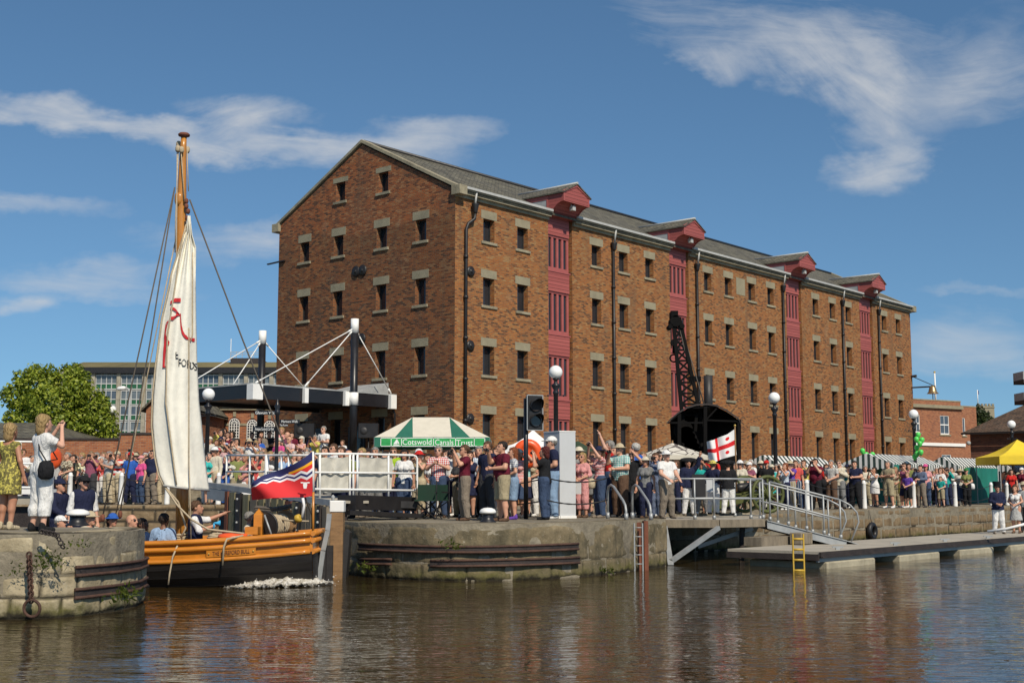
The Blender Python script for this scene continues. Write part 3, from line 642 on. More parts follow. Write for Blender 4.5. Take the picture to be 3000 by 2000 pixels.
# ---------------------------------------------------------------- globe street lamps
LAMPS = [(1628,1090,41.6,'globe street lamp rising behind the grey display panel'), (2268,1165,50.2,'globe street lamp right of the white and red flag'), (2676,1213,60,'globe street lamp beside the tall bunch of green balloons'),
         (2963,1243,69,'globe street lamp in front of the yellow gazebo'), (611,1155,46,'globe street lamp just right of the white sail'), (328,1200,66.6,'globe street lamp beside the big leafy tree')]
for u, v, D, lab in LAMPS:
    c = at(u, v, D); gz = Q if u > 1000 else 1.31; t_ = thing('street_lamp', lab, 'street lamp', (c.x, c.y, gz), 'white globe street lamps')
    b = MB(); b.lathe((c.x, c.y, gz), [(.16,0),(.16,.35),(.11,.5),(.085,.9),(.075,c.z-gz-.75),(.10,c.z-gz-.72),(.10,c.z-gz-.66),(.07,c.z-gz-.6),(.15,c.z-gz-.46),(.15,c.z-gz-.42),(.06,c.z-gz-.36),(.06,c.z-gz-.28),(.11,c.z-gz-.24),(.11,c.z-gz-.2)], 12); b.build('post', 'black_paint', t_)
    b = MB(); b.ball(c, .228, 24, 14); b.build('globe', 'glass_globe', t_)
    b = MB(); b.bar((c.x-.26, c.y, c.z-.78), (c.x+.26, c.y, c.z-.78), .03); b.ball((c.x-.26,c.y,c.z-.78), .035, 8, 6); b.ball((c.x+.26,c.y,c.z-.78), .035, 8, 6); b.build('ladder_bar', 'black_paint', t_)
# tall road lamp
c = at(380, 1142, 62); t_ = thing('street_lamp', 'slim pale road lamp column with a single arm in front of the office block', 'street lamp', (c.x, c.y, 1.31))
b = MB(); b.tube([(c.x, c.y, 1.3), (c.x, c.y, 4), (c.x+.02, c.y, c.z-.1), (c.x-.1, c.y, c.z+.08), (c.x-.32, c.y, c.z+.1)], [.10,.08,.055,.04,.035], 8); b.build('column', 'lead', t_)
b = MB(); b.lathe((c.x-.62, c.y, c.z+.06), [(.03,-.02),(.10,.06),(.11,.3),(.07,.42)], 8, axis=(1,0,.12)); b.build('lantern', 'white_paint', t_)
# ---------------------------------------------------------------- traffic signal
D = 29.8; p0 = at(1541, 1517, D); p0.z = Q
t_ = thing('traffic_light', 'black two lamp signal on a black pole above the crowd', 'traffic light', tuple(p0))
top = at(1541, 1167, D).z; b = MB(); b.tube([p0, (p0.x, p0.y, top)], .055, 10); b.build('pole', 'black_paint', t_)
cx = ux(1566, D); zt, zb = at(1566, 1158, D).z, at(1566, 1260, D).z; yw = p0.y-.05
b = MB(); ax = Vector((.93, .36, 0)); ay = Vector((.36, -.93, 0)); o = Vector((cx, yw, zb))-ax*.19
b.obox(o-ay*.12, ax*.40, ay*.16, Vector((0,0,zt-zb))); hd = b.build('signal_head', 'black_iron', t_, bevel=.03)
b = MB(); w_ = .022
for a_, c_ in (((0,0),(.40,0)), ((0,zt-zb),(.40,zt-zb)), ((0,0),(0,zt-zb)), ((.40,0),(.40,zt-zb))): b.bar(o+ax*a_[0]+Vector((0,0,a_[1]))+ay*.02, o+ax*c_[0]+Vector((0,0,c_[1]))+ay*.02, w_)
b.build('rim', 'galvanised', hd)
for k, zz in enumerate((zb+(zt-zb)*.70, zb+(zt-zb)*.27)):
    cc = o+ax*.2+ay*.05+Vector((0,0,zz-zb)); b = MB(); b.lathe(cc, [(.15,0),(.15,.02),(.13,.03)], 18, axis=ay); ln = b.build('lens', 'rust_dark' if k == 0 else 'dark_glass', t_)
    b = MB(); ring = []
    for i in range(13):
        a_ = R(-20+220*i/12); rr = .155; e = ax*math.cos(a_)*rr+Vector((0,0,math.sin(a_)*rr)); ln_ = .30*(.35+.65*max(0, math.sin(a_)))
        ring.append((cc+e+ay*.02, cc+e+ay*ln_))
    b.grid([[r[0] for r in ring], [r[1] for r in ring]], 0); b.grid([[r[1]*1.0-Vector((0,0,.006)) for r in ring], [r[0]-Vector((0,0,.006)) for r in ring]], 0); b.build('visor', 'black_iron', ln)
# ---------------------------------------------------------------- grey display pillar, lifebuoys
D = 30.6; a = Vector((ux(1593, 31.0), 31.0, Q)); m_ = Vector((ux(1640, 30.4), 30.4, Q)); c = Vector((ux(1687, 30.6), 30.6, Q)); H = at(1640, 1264, 30.4).z-Q
t_ = thing('display_panel', 'tall blank grey folding display panel behind the man in a white cap', 'display panel', tuple(m_))
for p, q in ((a, m_), (m_, c)):
    n = Vector(((q-p).y, -(q-p).x, 0)).normalized(); b = MB(); b.obox(p+(q-p)*.008+Vector((0,0,.05)), (q-p)*.984, -n*.04, Vector((0,0,H-.05))); pn = b.build('panel', 'grey_panel', t_)
    b = MB(); b.obox(p+n*.03, q-p, -n*.1, Vector((0,0,.06))); b.build('foot_rail', 'white_paint', t_)
    b = MB(); b.obox(p+n*.008+Vector((0,0,H)), q-p, -n*.056, Vector((0,0,.025))); b.build('top_rail', 'white_paint', t_)
def buoy(c, Rr, r, axis, name, label, par=None):
    t_ = thing(name, label, 'lifebuoy', tuple(c)); b = MB(); b.torus(c, Rr, r, axis, 28, 10); b.build('ring', 'orange_plastic', t_); return t_
p = at(1546, 1328, 31.6); t_ = thing('lifebuoy_housing', 'domed orange lifebuoy housing on a post behind the signal pole', 'lifebuoy', (p.x, p.y, Q))
b = MB(); b.lathe((p.x, p.y+.1, p.z), [(.37,0),(.37,.06),(.345,.11),(.25,.15),(.20,.13),(.16,.09),(.1,.08)], 28, axis=(0,-1,0)); b.build('cover', 'orange_plastic', t_)
b = MB(); b.tube([(p.x, p.y+.14, Q), (p.x, p.y+.14, p.z)], .045); b.build('post', 'black_paint', t_)
p = at(155, 1342, 20.6); t_ = thing('lifebuoy_housing', 'orange lifebuoy housing seen edge on beside the shoulder bag', 'lifebuoy', (p.x, p.y, 1.155))
b = MB(); b.lathe((p.x, p.y, p.z), [(.175,-.03),(.18,.02),(.165,.05),(.10,.075),(.05,.07)], 22, axis=(.93,-.35,0)); b.build('cover', 'orange_plastic', t_)
b = MB(); b.tube([(p.x-.06, p.y+.05, 1.15), (p.x-.06, p.y+.05, p.z)], .03); b.build('post', 'black_paint', t_)
# ---------------------------------------------------------------- finger post
D = 37.5; p0 = at(810, 1330, D); zt = at(810, 1163, D).z; t_ = thing('fingerpost', 'black cast iron fingerpost with white lettered arms under the canopy edge', 'signpost', (p0.x, p0.y, Q))
b = MB(); b.lathe((p0.x, p0.y, Q), [(.1,0),(.09,.5),(.06,.6),(.055,zt-Q-.55),(.085,zt-Q-.5),(.085,zt-Q-.42),(.05,zt-Q-.36),(.09,zt-Q-.28),(.05,zt-Q-.2),(.03,zt-Q-.12),(.004,zt-Q)], 10); b.build('post', 'black_paint', t_)
for u0, u1, v0, v1, tx in ((741,806,1203,1215,'Glevum Way'), (815,874,1229,1240,'Mariners Walk'), (815,840,1241,1249,'Tea Room'), (736,806,1250,1263,'Antiques Centre & Car Park')):
    x0, x1 = ux(u0, D), ux(u1, D); za, zb_ = at(810, v0, D).z, at(810, v1, D).z; h = za-zb_
    b = MB(); b.box(x0, x1, D-.03, D+.01, zb_, za); ar = b.build('arm', 'black_paint', t_, bevel=.006)
    text_mesh(tx, h*.95, 'letter_white', 'lettering', t_, Matrix.Translation(-t_.location)@frame_matrix(((x0+x1)/2, D-.034, (za+zb_)/2), (1,0,0), (0,0,1)), .002, xs=min(1.1, (x1-x0)*.92/(len(tx)*h*.95*.52)))
# ---------------------------------------------------------------- tents, parasols, stalls
def stripes(name, ca, cb, period, axis=0):
    m = bpy.data.materials.new(name); g = G(nt(m)); s_ = g.n('ShaderNodeSeparateXYZ', ins={0: g.tc('UV')})
    f = g.math('GREATER_THAN', g.math('FRACT', g.math('DIVIDE', s_.outputs[axis], period)), .5)
    c = g.mix(f, (*ca, 1), (*cb, 1)); g.pbsdf(g.mix(g.rng(g.noise(g.tc('Object'), 3, 4), .3, .7, 0, .2), c, (.3,.3,.28,1)), .75, 0, None, .2); MATS[name] = m
stripes('stall_stripe', (.012,.04,.035), (.72,.71,.68), .27)
t_ = thing('event_tent', 'green and cream hipped gazebo with a lettered green banner', 'gazebo', (-3, 48, Q))
X0, X1, Ya, Yb = ux(1095, 46.5), ux(1434, 46.5), 46.5, 49.5; RX0, RX1, RY = ux(1206, 48), ux(1316, 48), 48.0
ZV, ZVb, ZRt = at(1260, 1280, 46.5).z, at(1260, 1309, 46.5).z, at(1260, 1222, 48).z
bx = [X0, ux(1155, 46.5), ux(1208, 46.5), ux(1322, 46.5), ux(1376, 46.5), X1]
rx_ = [RX0, RX0, RX0+.01, RX1-.01, RX1, RX1]
b = MB()
for i in range(5):
    lo0, lo1 = Vector((bx[i], Ya, ZV)), Vector((bx[i+1], Ya, ZV)); hi0, hi1 = Vector((rx_[i], RY, ZRt)), Vector((rx_[i+1], RY, ZRt))
    if i == 0: hi0 = hi1; P = [lo0, lo1, hi0]
    elif i == 4: P = [lo0, lo1, hi0]
    elif i == 1: P = [lo0, lo1, Vector((RX0+.01, RY, ZRt))]
    elif i == 3: P = [lo0, lo1, Vector((RX1-.01, RY, ZRt))]
    else: P = [lo0, lo1, hi1, hi0]
    b.poly(P, i % 2)
b.poly([(X0,Yb,ZV), (RX0,RY,ZRt), (RX1,RY,ZRt), (X1,Yb,ZV)], 0)
b.poly([(X0,Yb,ZV), (X0,Ya,ZV), (RX0,RY,ZRt)], 0); b.poly([(X1,Ya,ZV), (X1,Yb,ZV), (RX1,RY,ZRt)], 0)
b.build('canopy', ['cream_cloth', 'green_cloth'], t_)
b = MB()
for q in ((X0,X1,Ya-.012,Ya), (X0,X1,Yb,Yb+.012)): b.box(q[0], q[1], q[2], q[3], ZVb, ZV-.002)
for x in (X0, X1): b.box(x-.006, x+.006, Ya+.001, Yb-.001, ZVb, ZV-.002)
b.build('valance', 'green_cloth', t_)
bn = MB(); bx0, bx1 = ux(1113, 46.5), ux(1421, 46.5); bn.box(bx0, bx1, Ya-.03, Ya-.016, ZVb+.02, ZV-.02); bn = bn.build('banner', 'banner_green', t_)
b = MB()
for u in (1114, 1144.5, 1175, 1269, 1334, 1389, 1420): b.box(ux(u,46.5)-.012, ux(u,46.5)+.012, Ya-.036, Ya-.031, ZVb+.02, ZV-.02)
b.box(bx0, bx1, Ya-.036, Ya-.031, ZV-.045, ZV-.021); b.box(bx0, bx1, Ya-.036, Ya-.031, ZVb+.021, ZVb+.045); b.build('banner_lines', 'letter_white', bn)
def lab(txt, u, v, D, size, mat, par, y, xs=1.0, nm='lettering'):
    p = at(u, v, D); return text_mesh(txt, size, mat, nm, par, Matrix.Translation(-root_loc(par))@frame_matrix((p.x, y, p.z), (1,0,0), (0,0,1)), .003, xs=xs)
lab('Cotswold', 1222, 1295, 46.5, .30, 'letter_white', bn, Ya-.033, .92); lab('Canals', 1301.5, 1296, 46.5, .30, 'letter_white', bn, Ya-.033, .88); lab('Trust', 1361, 1297, 46.5, .30, 'letter_white', bn, Ya-.033, .92)
b = MB(); P = lambda u, v: (ux(u, 46.5), Ya-.034, at(u, v, 46.5).z)
b.poly([P(1151,1300), P(1162,1300), P(1162,1284)]); b.poly([P(1163.5,1299), P(1169,1299), P(1160,1282)]); b.poly([P(1150,1304), P(1153,1301.5), P(1170,1301.5), P(1168,1304)]); b.build('sail_emblem', 'letter_white', bn)
for x, y in ((X0,Ya), (X1,Ya), (X0,Yb), (X1,Yb)):
    b = MB(); b.box(x-.02, x+.02, y-.02+.03, y+.05, Q, ZV); b.build('leg', 'galvanised', t_)
def gazebo(name, label, u, vtop, veave, vval, D, half, mat, peaku=None):
    cx = ux(u, D); zt = at(u, vtop, D).z; ze = at(u, veave, D-half).z; zv = at(u, vval, D-half).z; t_ = thing(name, label, 'gazebo', (cx, D, Q))
    c = [(cx-half, D-half), (cx+half, D-half), (cx+half, D+half), (cx-half, D+half)]; b = MB(); n = 6; px_ = ux(peaku or u, D)
    for i in range(4):
        a_, e_ = Vector((*c[i], ze)), Vector((*c[(i+1)%4], ze)); ap = Vector((px_, D, zt)); rows = []
        for k in range(n+1):
            f = k/n; sag = -.10*math.sin(math.pi*f)*1.2; rows.append([a_.lerp(ap, f)+Vector((0,0,sag)), ((a_+e_)/2).lerp(ap, f)+Vector((0,0,sag*1.6)), e_.lerp(ap, f)+Vector((0,0,sag))])
        b.grid(rows, 0, False)
    b.build('canopy', mat, t_); b = MB()
    for i in range(4):
        p, q = Vector((*c[i], zv)), Vector((*c[(i+1)%4], zv)); d_ = (q-p); b.obox(p+d_*.003, d_*.994, Vector((-d_.y, d_.x, 0)).normalized()*.01, Vector((0,0,ze-zv)))
    b.build('valance', mat, t_)
    for p in c: b = MB(); b.box(p[0]-.02+(.03 if p[0] < cx else -.03), p[0]+.02+(.03 if p[0] < cx else -.03), p[1]-.02+(.03 if p[1] < D else -.03), p[1]+.02+(.03 if p[1] < D else -.03), Q, ze-.01); b.build('leg', 'galvanised', t_)
gazebo('event_tent', 'bright yellow pop-up gazebo at the right edge', 2990, 1287, 1336, 1359, 63, 1.6, 'yellow_cloth', 2987)
gazebo('event_tent', 'plain white gazebo behind the traffic signal and grey panel', 1562, 1258, 1308, 1330, 42.5, 1.0, 'white_cloth')
def parasol(name, label, u, vtop, vedge, D, rad, mat, n=8, drop=.14):
    c = at(u, vtop, D); ze = at(u, vedge, D-rad*.6).z; t_ = thing(name, label, 'parasol', (c.x, D, Q)); b = MB()
    ring = [Vector((c.x+rad*math.cos(2*math.pi*(i+.5)/n), D+rad*math.sin(2*math.pi*(i+.5)/n), ze)) for i in range(n)]
    for i in range(n): b.poly([ring[i], ring[(i+1)%n], c], 0); b.poly([ring[i]-Vector((0,0,drop)), ring[(i+1)%n]-Vector((0,0,drop)), ring[(i+1)%n], ring[i]], 1)
    b.build('canopy', [mat, 'cream_cloth' if mat != 'parasol_green' else mat], t_)
    b = MB(); b.tube([(c.x, D, Q), (c.x, D, c.z+.08)], .028); b.build('pole', 'timber_brown', t_)
pm('parasol_green', (.03,.05,.025), .8)
m = bpy.data.materials.new('lattice_cloth'); g = G(nt(m)); v_ = g.n('ShaderNodeTexVoronoi', feature='DISTANCE_TO_EDGE', ins={'Scale': 3.4}); g.set(v_, 'Vector', g.tc('Object'))
g.pbsdf(g.mix(g.math('LESS_THAN', v_.outputs[0], .075), (.60,.56,.48,1), (.13,.11,.10,1)), .8, 0, None, .2); MATS['lattice_cloth'] = m
parasol('parasol', 'beige parasol patterned with dark branching lines, below the crane', 1970, 1297, 1333, 40.5, 1.18, 'lattice_cloth')
parasol('parasol', 'dark green parasol right of the grey display panel', 1692, 1290, 1322, 39, .62, 'parasol_green')
def stall(label, cfront, Ln, depth, zr, ze, curtain=None, gap=0):
    """market stall: ridge along the dock front; cfront is the near left corner"""
    t_ = thing('market_stall', label, 'market stall', (cfront.x, cfront.y, Q), 'striped market stalls'); o = Vector((cfront.x, cfront.y, 0)); Zv = lambda z: Vector((0,0,z))
    A, B = o+Zv(ze), o+dR*Ln+Zv(ze); A2, B2 = A+dL*depth, B+dL*depth; Ra, Rb = o+dL*depth*.5+Zv(zr), o+dR*Ln+dL*depth*.5+Zv(zr)
    b = MB(); b.poly([A, B, Rb, Ra]); b.poly([B2, A2, Ra, Rb]); b.build('roof', 'stall_stripe', t_)
    b = MB(); b.poly([A2, A, Ra]); b.build('gable_flap', 'stall_stripe', t_); b = MB(); b.poly([B, B2, Rb]); b.build('gable_flap', 'stall_stripe', t_)
    b = MB()
    def scal(p, q, n):
        for i in range(n):
            a_, c_ = p.lerp(q, i/n), p.lerp(q, (i+1)/n); m_ = (a_+c_)/2
            b.poly([a_, a_-Zv(.2), m_-Zv(.27), c_-Zv(.2), c_])
    scal(A, B, int(Ln/.27)); scal(A2, A, int(depth/.27)); scal(B, B2, int(depth/.27)); b.build('valance', 'stall_stripe', t_)
    for p in (A, B, A2, B2): c_ = MB(); c_.bar(Vector((p.x, p.y, Q))+(dR*.05 if p in (A, A2) else -dR*.05), p+(dR*.05 if p in (A, A2) else -dR*.05), .05); c_.build('post', 'galvanised', t_)
    b = MB(); b.obox(o+dL*(depth-.04)+Zv(Q+.05), dR*Ln, dL*.02, Zv(ze-Q-.08)); b.build('back_cloth', 'teal_cloth', t_)
    b = MB(); b.obox(o+dL*.25+dR*.2+Zv(Q+.7), dR*(Ln-.4), dL*.7, Zv(.05)); b.build('counter', 'timber_brown', t_)
    if curtain:
        a_, c_ = curtain; rows = []; N = 40
        for z in (ze-.05, ze-.7, Q+.5, Q+.04): rows.append([o+dR*(a_+(c_-a_)*i/N)-dL*(.02+.035*math.sin(i*.9)*(1-(z-Q)/2.6))+Zv(z) for i in range(N+1)])
        b = MB(); b.grid(rows, 0); b.build('side_curtain', 'teal_cloth', t_)
    return t_
def corner(u, D): return Vector((ux(u, D), D, 0))
zr = lambda v, D: at(2500, v, D).z
stall('striped market stall left of the tall balloon bunch, roof sloping behind the maroon shirt', corner(2292, 62), s_at(2500,0)*0+6.2, 2.2, 3.55, 3.05)
stall('striped market stall under the small balloons with teal back cloth', corner(2618, 57.5), 6.0, 2.6, 3.5, 3.02, (.1, 1.9))
stall('striped market stall closed by a wide teal curtain', corner(2809, 63.5), 5.6, 1.7, 3.5, 3.02, (1.1, 5.5))
stall('striped market stall cut by the right edge beside the yellow gazebo', corner(2960, 71.5), 4, 2, 3.6, 3.1)
# balloons
k = 0
for u, v, D in ((2690,1274,58.6), (2685,1287,58.5), (2701,1289,58.4), (2695,1300,58.3), (2686,1312,58.6), (2698,1325,58.3), (2687,1329,58.5), (2680,1338,58.7)):
    c = at(u, v, D); b = MB(); b.lathe(c, [(.001,-.16),(.02,-.155),(.055,-.12),(.10,-.05),(.118,.03),(.105,.09),(.06,.13),(.002,.145)], 14); o_ = b.build('balloon', 'balloon_green', None); tag(o_, 'light green balloon in the tall bunch beside the lamp post', 'balloon', 'tall bunch of green balloons')
for u, v, D in ((2527,1321,58.6), (2538,1332,58.6), (2556,1332,58.8)):
    c = at(u, v, D); b = MB(); b.lathe(c, [(.001,-.16),(.02,-.155),(.055,-.12),(.10,-.05),(.118,.03),(.105,.09),(.06,.13),(.002,.145)], 14); o_ = b.build('balloon', 'balloon_green', None); tag(o_, 'light green balloon in the low cluster over the stall ridge', 'balloon', 'low cluster of green balloons')
# ---------------------------------------------------------------- steam crane
D = 44.0; t_ = thing('steam_crane', 'black preserved steam crane with lattice jib and arched cab roof', 'crane', tuple(at(2060, 1430, D)))
t_.location.z = Q
def A(u, v, dy=0): return at(u, v, D+dy)
jib = MB(); ch = [((1972,930),(1998,1215)), ((1990,930),(2052,1215))]
for dy in (-.35, .35):
    for (p, q) in ch: jib.bar(A(*p, dy*.45), A(*q, dy*1.3), .12)
    N = 9
    for i in range(N):
        f, h = i/N, (i+1)/N; L_ = lambda c, f: A(c[0][0]+(c[1][0]-c[0][0])*f, c[0][1]+(c[1][1]-c[0][1])*f, dy*(.45+.85*f))
        jib.bar(L_(ch[0], f), L_(ch[1], h), .065); jib.bar(L_(ch[1], f), L_(ch[0], h), .065); jib.bar(L_(ch[0], h), L_(ch[1], h), .065)
for i in range(10):
    f = i/9
    for c_ in ch: jib.bar(A(c_[0][0]+(c_[1][0]-c_[0][0])*f, c_[0][1]+(c_[1][1]-c_[0][1])*f, -.35*(.45+.85*f)), A(c_[0][0]+(c_[1][0]-c_[0][0])*f, c_[0][1]+(c_[1][1]-c_[0][1])*f, .35*(.45+.85*f)), .05)
jib.build('jib', 'crane_black', t_)
b = MB(); b.obox(A(1967,928,-.3), Vector((.24,0,0)), Vector((0,.6,0)), Vector((0,0,.22))); b.lathe(A(1980,940,-.3), [(.2,0),(.2,.6)], 16, axis=(0,1,0)); b.build('jib_head', 'crane_black', t_)
b = MB()
for q in ((1965,955),(1999,955)): b.lathe(A(*q,-.3), [(.09,0),(.09,.6)], 10, axis=(0,1,0))
b.build('sheave', 'crane_black', t_)
b = MB(); b.tube([A(1974,945,-.2), A(1974,1000,-.2)], .02, 6); b.lathe(A(1976,1003,-.28), [(.13,0),(.13,.16)], 14, axis=(0,1,0)); b.tube([A(1975,1010,-.2), A(1974,1035,-.2)], .06, 6); b.torus(A(1974,1049,-.2), .13, .03, (0,1,0), 18, 6); b.build('hook_block', 'crane_black', t_)
b = MB()
for dy in (-.3,.3): b.tube([A(1992,945,dy*.5), A(2042,1112,dy), A(2066,1195,dy)], .022, 6); b.tube([A(1985,935,dy*.5), A(2000,1000,dy), A(2046,1190,dy)], .018, 6)
b.build('luffing_rope', 'rope_dark', t_)
b = MB(); b.bar(A(2025,1110,-.4), A(2046,1110,.4), .2); b.build('sheave_guard', 'crane_black', t_)
rfp = [(1953,1238),(1962,1228),(1985,1208),(2010,1192),(2040,1183),(2072,1181),(2100,1185),(2130,1200),(2155,1217),(2166,1227),(2170,1242)]
b = MB(); b.grid([[A(u,v,-1.1) for u, v in rfp], [A(u,v,1.9) for u, v in rfp]], 0); b.grid([[A(u,v+5,1.9) for u, v in rfp], [A(u,v+5,-1.1) for u, v in rfp]], 0)
for i in range(len(rfp)-1):
    for dy in (-1.1, 1.9): P = [A(*rfp[i],dy), A(*rfp[i+1],dy), A(rfp[i+1][0],rfp[i+1][1]+5,dy), A(rfp[i][0],rfp[i][1]+5,dy)]; b.poly(P if dy > 0 else P[::-1])
b.build('cab_roof', 'rust_dark', t_)
for q in ((1990,1212,1440),(2066,1187,1440),(2165,1228,1440)):
    for dy in (-1.0, 1.8): b = MB(); b.bar(A(q[0],q[1],dy), A(q[0],q[2],dy), .12); b.build('cab_post', 'crane_black', t_)
for dy in (-1.02, 1.82):
  b = MB(); b.bar(A(1957,1238,dy), A(2060,1238,dy), .06); b.bar(A(2066,1230,dy), A(2166,1234,dy), .06); b.bar(A(2066,1232,dy), A(2105,1190,dy), .05); b.bar(A(1965,1232,dy), A(1992,1210,dy), .05); b.bar(A(2010,1195,dy), A(2100,1190,dy), .05)
  b.build('cab_frame', 'crane_black', t_)
b = MB(); b.poly([A(1975,1440,1.8), A(2166,1440,1.8)]+[A(u,v+6,1.8) for u, v in reversed(rfp[1:-1])]); b.poly(([A(1975,1440,1.86), A(2166,1440,1.86)]+[A(u,v+6,1.86) for u, v in reversed(rfp[1:-1])])[::-1]); b.obox(A(2060,1230,.3)-Vector((0,0,2.6)), Vector((1.25,0,0)), Vector((0,1.2,0)), Vector((0,0,2.55))); b.build('back_sheet', 'crane_black', t_)
b = MB(); b.tube([A(2080,1430,.6)-Vector((0,0,.3)), A(2075,1230,.6)], .42, 16); b.build('boiler', 'crane_black', t_)
b = MB(); b.tube([A(2076,1232,.6), A(2074,1100,.6)], .155, 14); b.build('chimney', 'window_frame_dark', t_)
b = MB()
for i in range(6): q = A(2003+i*8, 1260+i*14, -.8); b.lathe(q, [(.32-.02*i,0),(.34-.02*i,.06),(.30-.02*i,.12)], 18, axis=(0,1,0))
for p, q in (((2000,1215),(2015,1380)), ((2040,1215),(2030,1390)), ((1995,1330),(2060,1300)), ((2000,1260),(2050,1350)), ((2050,1215),(2075,1330))): b.bar(A(*p,-.7), A(*q,-.5), .1)
b.build('winch_gear', 'crane_black', t_)
b = MB(); z_ = Q; c = A(2060,1430); b.box(c.x-1.3, c.x+1.3, D-1.1, D+1.7, z_+.25, z_+.6); b.build('undercarriage', 'rust_dark', t_)
for sx in (-1, 1):
    for dy in (-.9, 1.3): b = MB(); b.lathe((c.x+sx*.85, D+dy, z_+.3), [(.3,0),(.3,.12)], 16, axis=(0,1,0)); b.build('wheel', 'rust_dark', t_)
# ---------------------------------------------------------------- field guns
def gun(u, D, r, label, rot=.5):
    c = at(u, 1440, D); c = Vector((c.x, D, Q)); t_ = thing('field_gun', label, 'cannon', tuple(c)); ax = Vector((math.cos(rot), math.sin(rot), 0)); n = Vector((-ax.y, ax.x, 0))
    for k in (-1, 1):
        w = c+n*(.65*k)+Vector((0,0,r)); b = MB(); b.torus(w, r-.05, .055, n, 28, 6); 
        for i in range(12): a_ = math.pi*2*i/12; b.bar(w, w+(ax*math.cos(a_)+Vector((0,0,1))*math.sin(a_))*(r-.06), .05)
        b.lathe(w-n*.14, [(.1,0),(.12,.05),(.12,.23),(.1,.28)], 12, axis=n); b.build('wheel', 'olive_paint', t_)
    b = MB(); b.bar(c+n*-.6+Vector((0,0,r)), c+n*.6+Vector((0,0,r)), .1); b.build('axle', 'olive_paint', t_)
    b = MB(); b.bar(c+ax*.2+Vector((0,0,r+.02)), c-ax*1.7+Vector((0,0,.15)), .3, .2); b.build('trail', 'olive_paint', t_)
    b = MB(); d_ = (ax+Vector((0,0,.1))).normalized(); b.lathe(c-ax*.6+Vector((0,0,r+.18)), [(.06,-.1),(.13,0),(.14,.1),(.11,.9),(.09,1.4),(.11,1.46),(.1,1.5),(.05,1.5),(.05,1.3)], 14, axis=d_); b.build('barrel', 'black_iron', t_)
gun(2215, 37.5, .56, 'olive green field gun with spoked wheels behind the gangway rails', .35); gun(1985, 38.5, .42, 'smaller olive field gun behind the man in a white sun hat', .2)
# ---------------------------------------------------------------- background buildings
def Xb(u, D): return ux(u, D)
D = 250.; ob_ = thing('office_block', 'seventies glass office block with green spandrel panels behind the tree', 'office building', (Xb(500,D), D, 2))
zt = at(500, 1059, D).z; x0, x1 = Xb(186, D), Xb(1150, D); b = MB(); b.box(x0, x1, D+.6, D+16, 1, zt-2.4); b.build('wall', 'concrete', ob_)
b = MB(); b.box(x0-.6, x1, D-.9, D+17, zt-2.4, zt-1.2); b.build('eaves', 'black_iron', ob_); pm('copper_roof', (.16,.13,.055), .8, var=.25, scale=.1)
b = MB(); b.poly([(x0-.4,D-.7,zt-1.19), (x1,D-.7,zt-1.19), (x1,D+5,zt+.4), (x0+1.2,D+5,zt+.4)]); b.poly([(x0-.4,D+12,zt-1.19), (x0-.4,D-.7,zt-1.19), (x0+1.2,D+5,zt+.4)]); b.build('roof', 'copper_roof', ob_)
px0, px1 = Xb(655,D), Xb(742,D); b = MB(); b.box(px0, px1, D+3, D+12, zt-1.1, at(700,1044,D).z); b.build('plant_room', 'rust_dark', ob_)
b = MB()
for z in (.9, 1.5): b.bar((px0,D+3,at(700,1044,D).z+z*.8), (px1,D+3,at(700,1044,D).z+z*.8), .12)
for i in range(6): b.bar((px0+(px1-px0)*i/5,D+3,at(700,1044,D).z), (px0+(px1-px0)*i/5,D+3,at(700,1044,D).z+1.3), .1)
b.build('roof_rail', 'lead', ob_); b = MB(); b.bar((Xb(652,D),D+4,zt), (Xb(652,D),D+4,at(652,985,D).z), .12); b.build('aerial', 'white_paint', ob_)
pm('green_spandrel', (.022,.10,.045), .35, var=.15, scale=.3); pm('office_frame', (.46,.46,.44), .5, var=.06, scale=.3); pm('pale_render', (.45,.43,.38), .8, var=.1, scale=.2)
bay = 75*D/3690; nb = int((x1-x0)/bay); st_ = 46*D/3690; zz = zt-2.5
for r in range(5):
    z1 = zz-r*st_
    for i in range(nb):
        xa = x0+i*bay+.5; w = bay-.9
        if Xb(140,D) < xa < Xb(815,D) and not (r > 2 and xa > Xb(440,D)) and not (r > 0 and xa > Xb(600, D)):
            f = MB()
            for k in range(5): f.box(xa+w*k/4-.07, xa+w*k/4+.07, D-.05, D+.3, z1-st_+.05, z1-.06)
            for z in (z1-.2, z1-st_*.62, z1-st_+.12): f.box(xa+.08, xa+w-.08, D-.03, D+.28, z-.09, z+.09)
            f = f.build('window', 'office_frame', ob_)
            g_ = MB(); g_.box(xa, xa+w, D+.12, D+.2, z1-st_*.62, z1-.1); g_.build('pane', 'office_glass' if (i*7+r*3) % 5 else 'blue_glass', f)
            g_ = MB(); g_.box(xa, xa+w, D+.06, D+.18, z1-st_+.1, z1-st_*.62); g_.build('spandrel', 'green_spandrel', f)
for i in range(nb+1):
    xa = x0+i*bay
    if xa < Xb(815, D): f = MB(); f.box(xa-.38, xa+.38, D-.35, D+.55, 1, zz+.05); f.build('column', 'concrete', ob_)
b = MB(); b.box(Xb(133,D), x0-.05, D+4, D+14, 1, at(150,1077,D).z); b.build('stair_tower', 'pale_render', ob_)
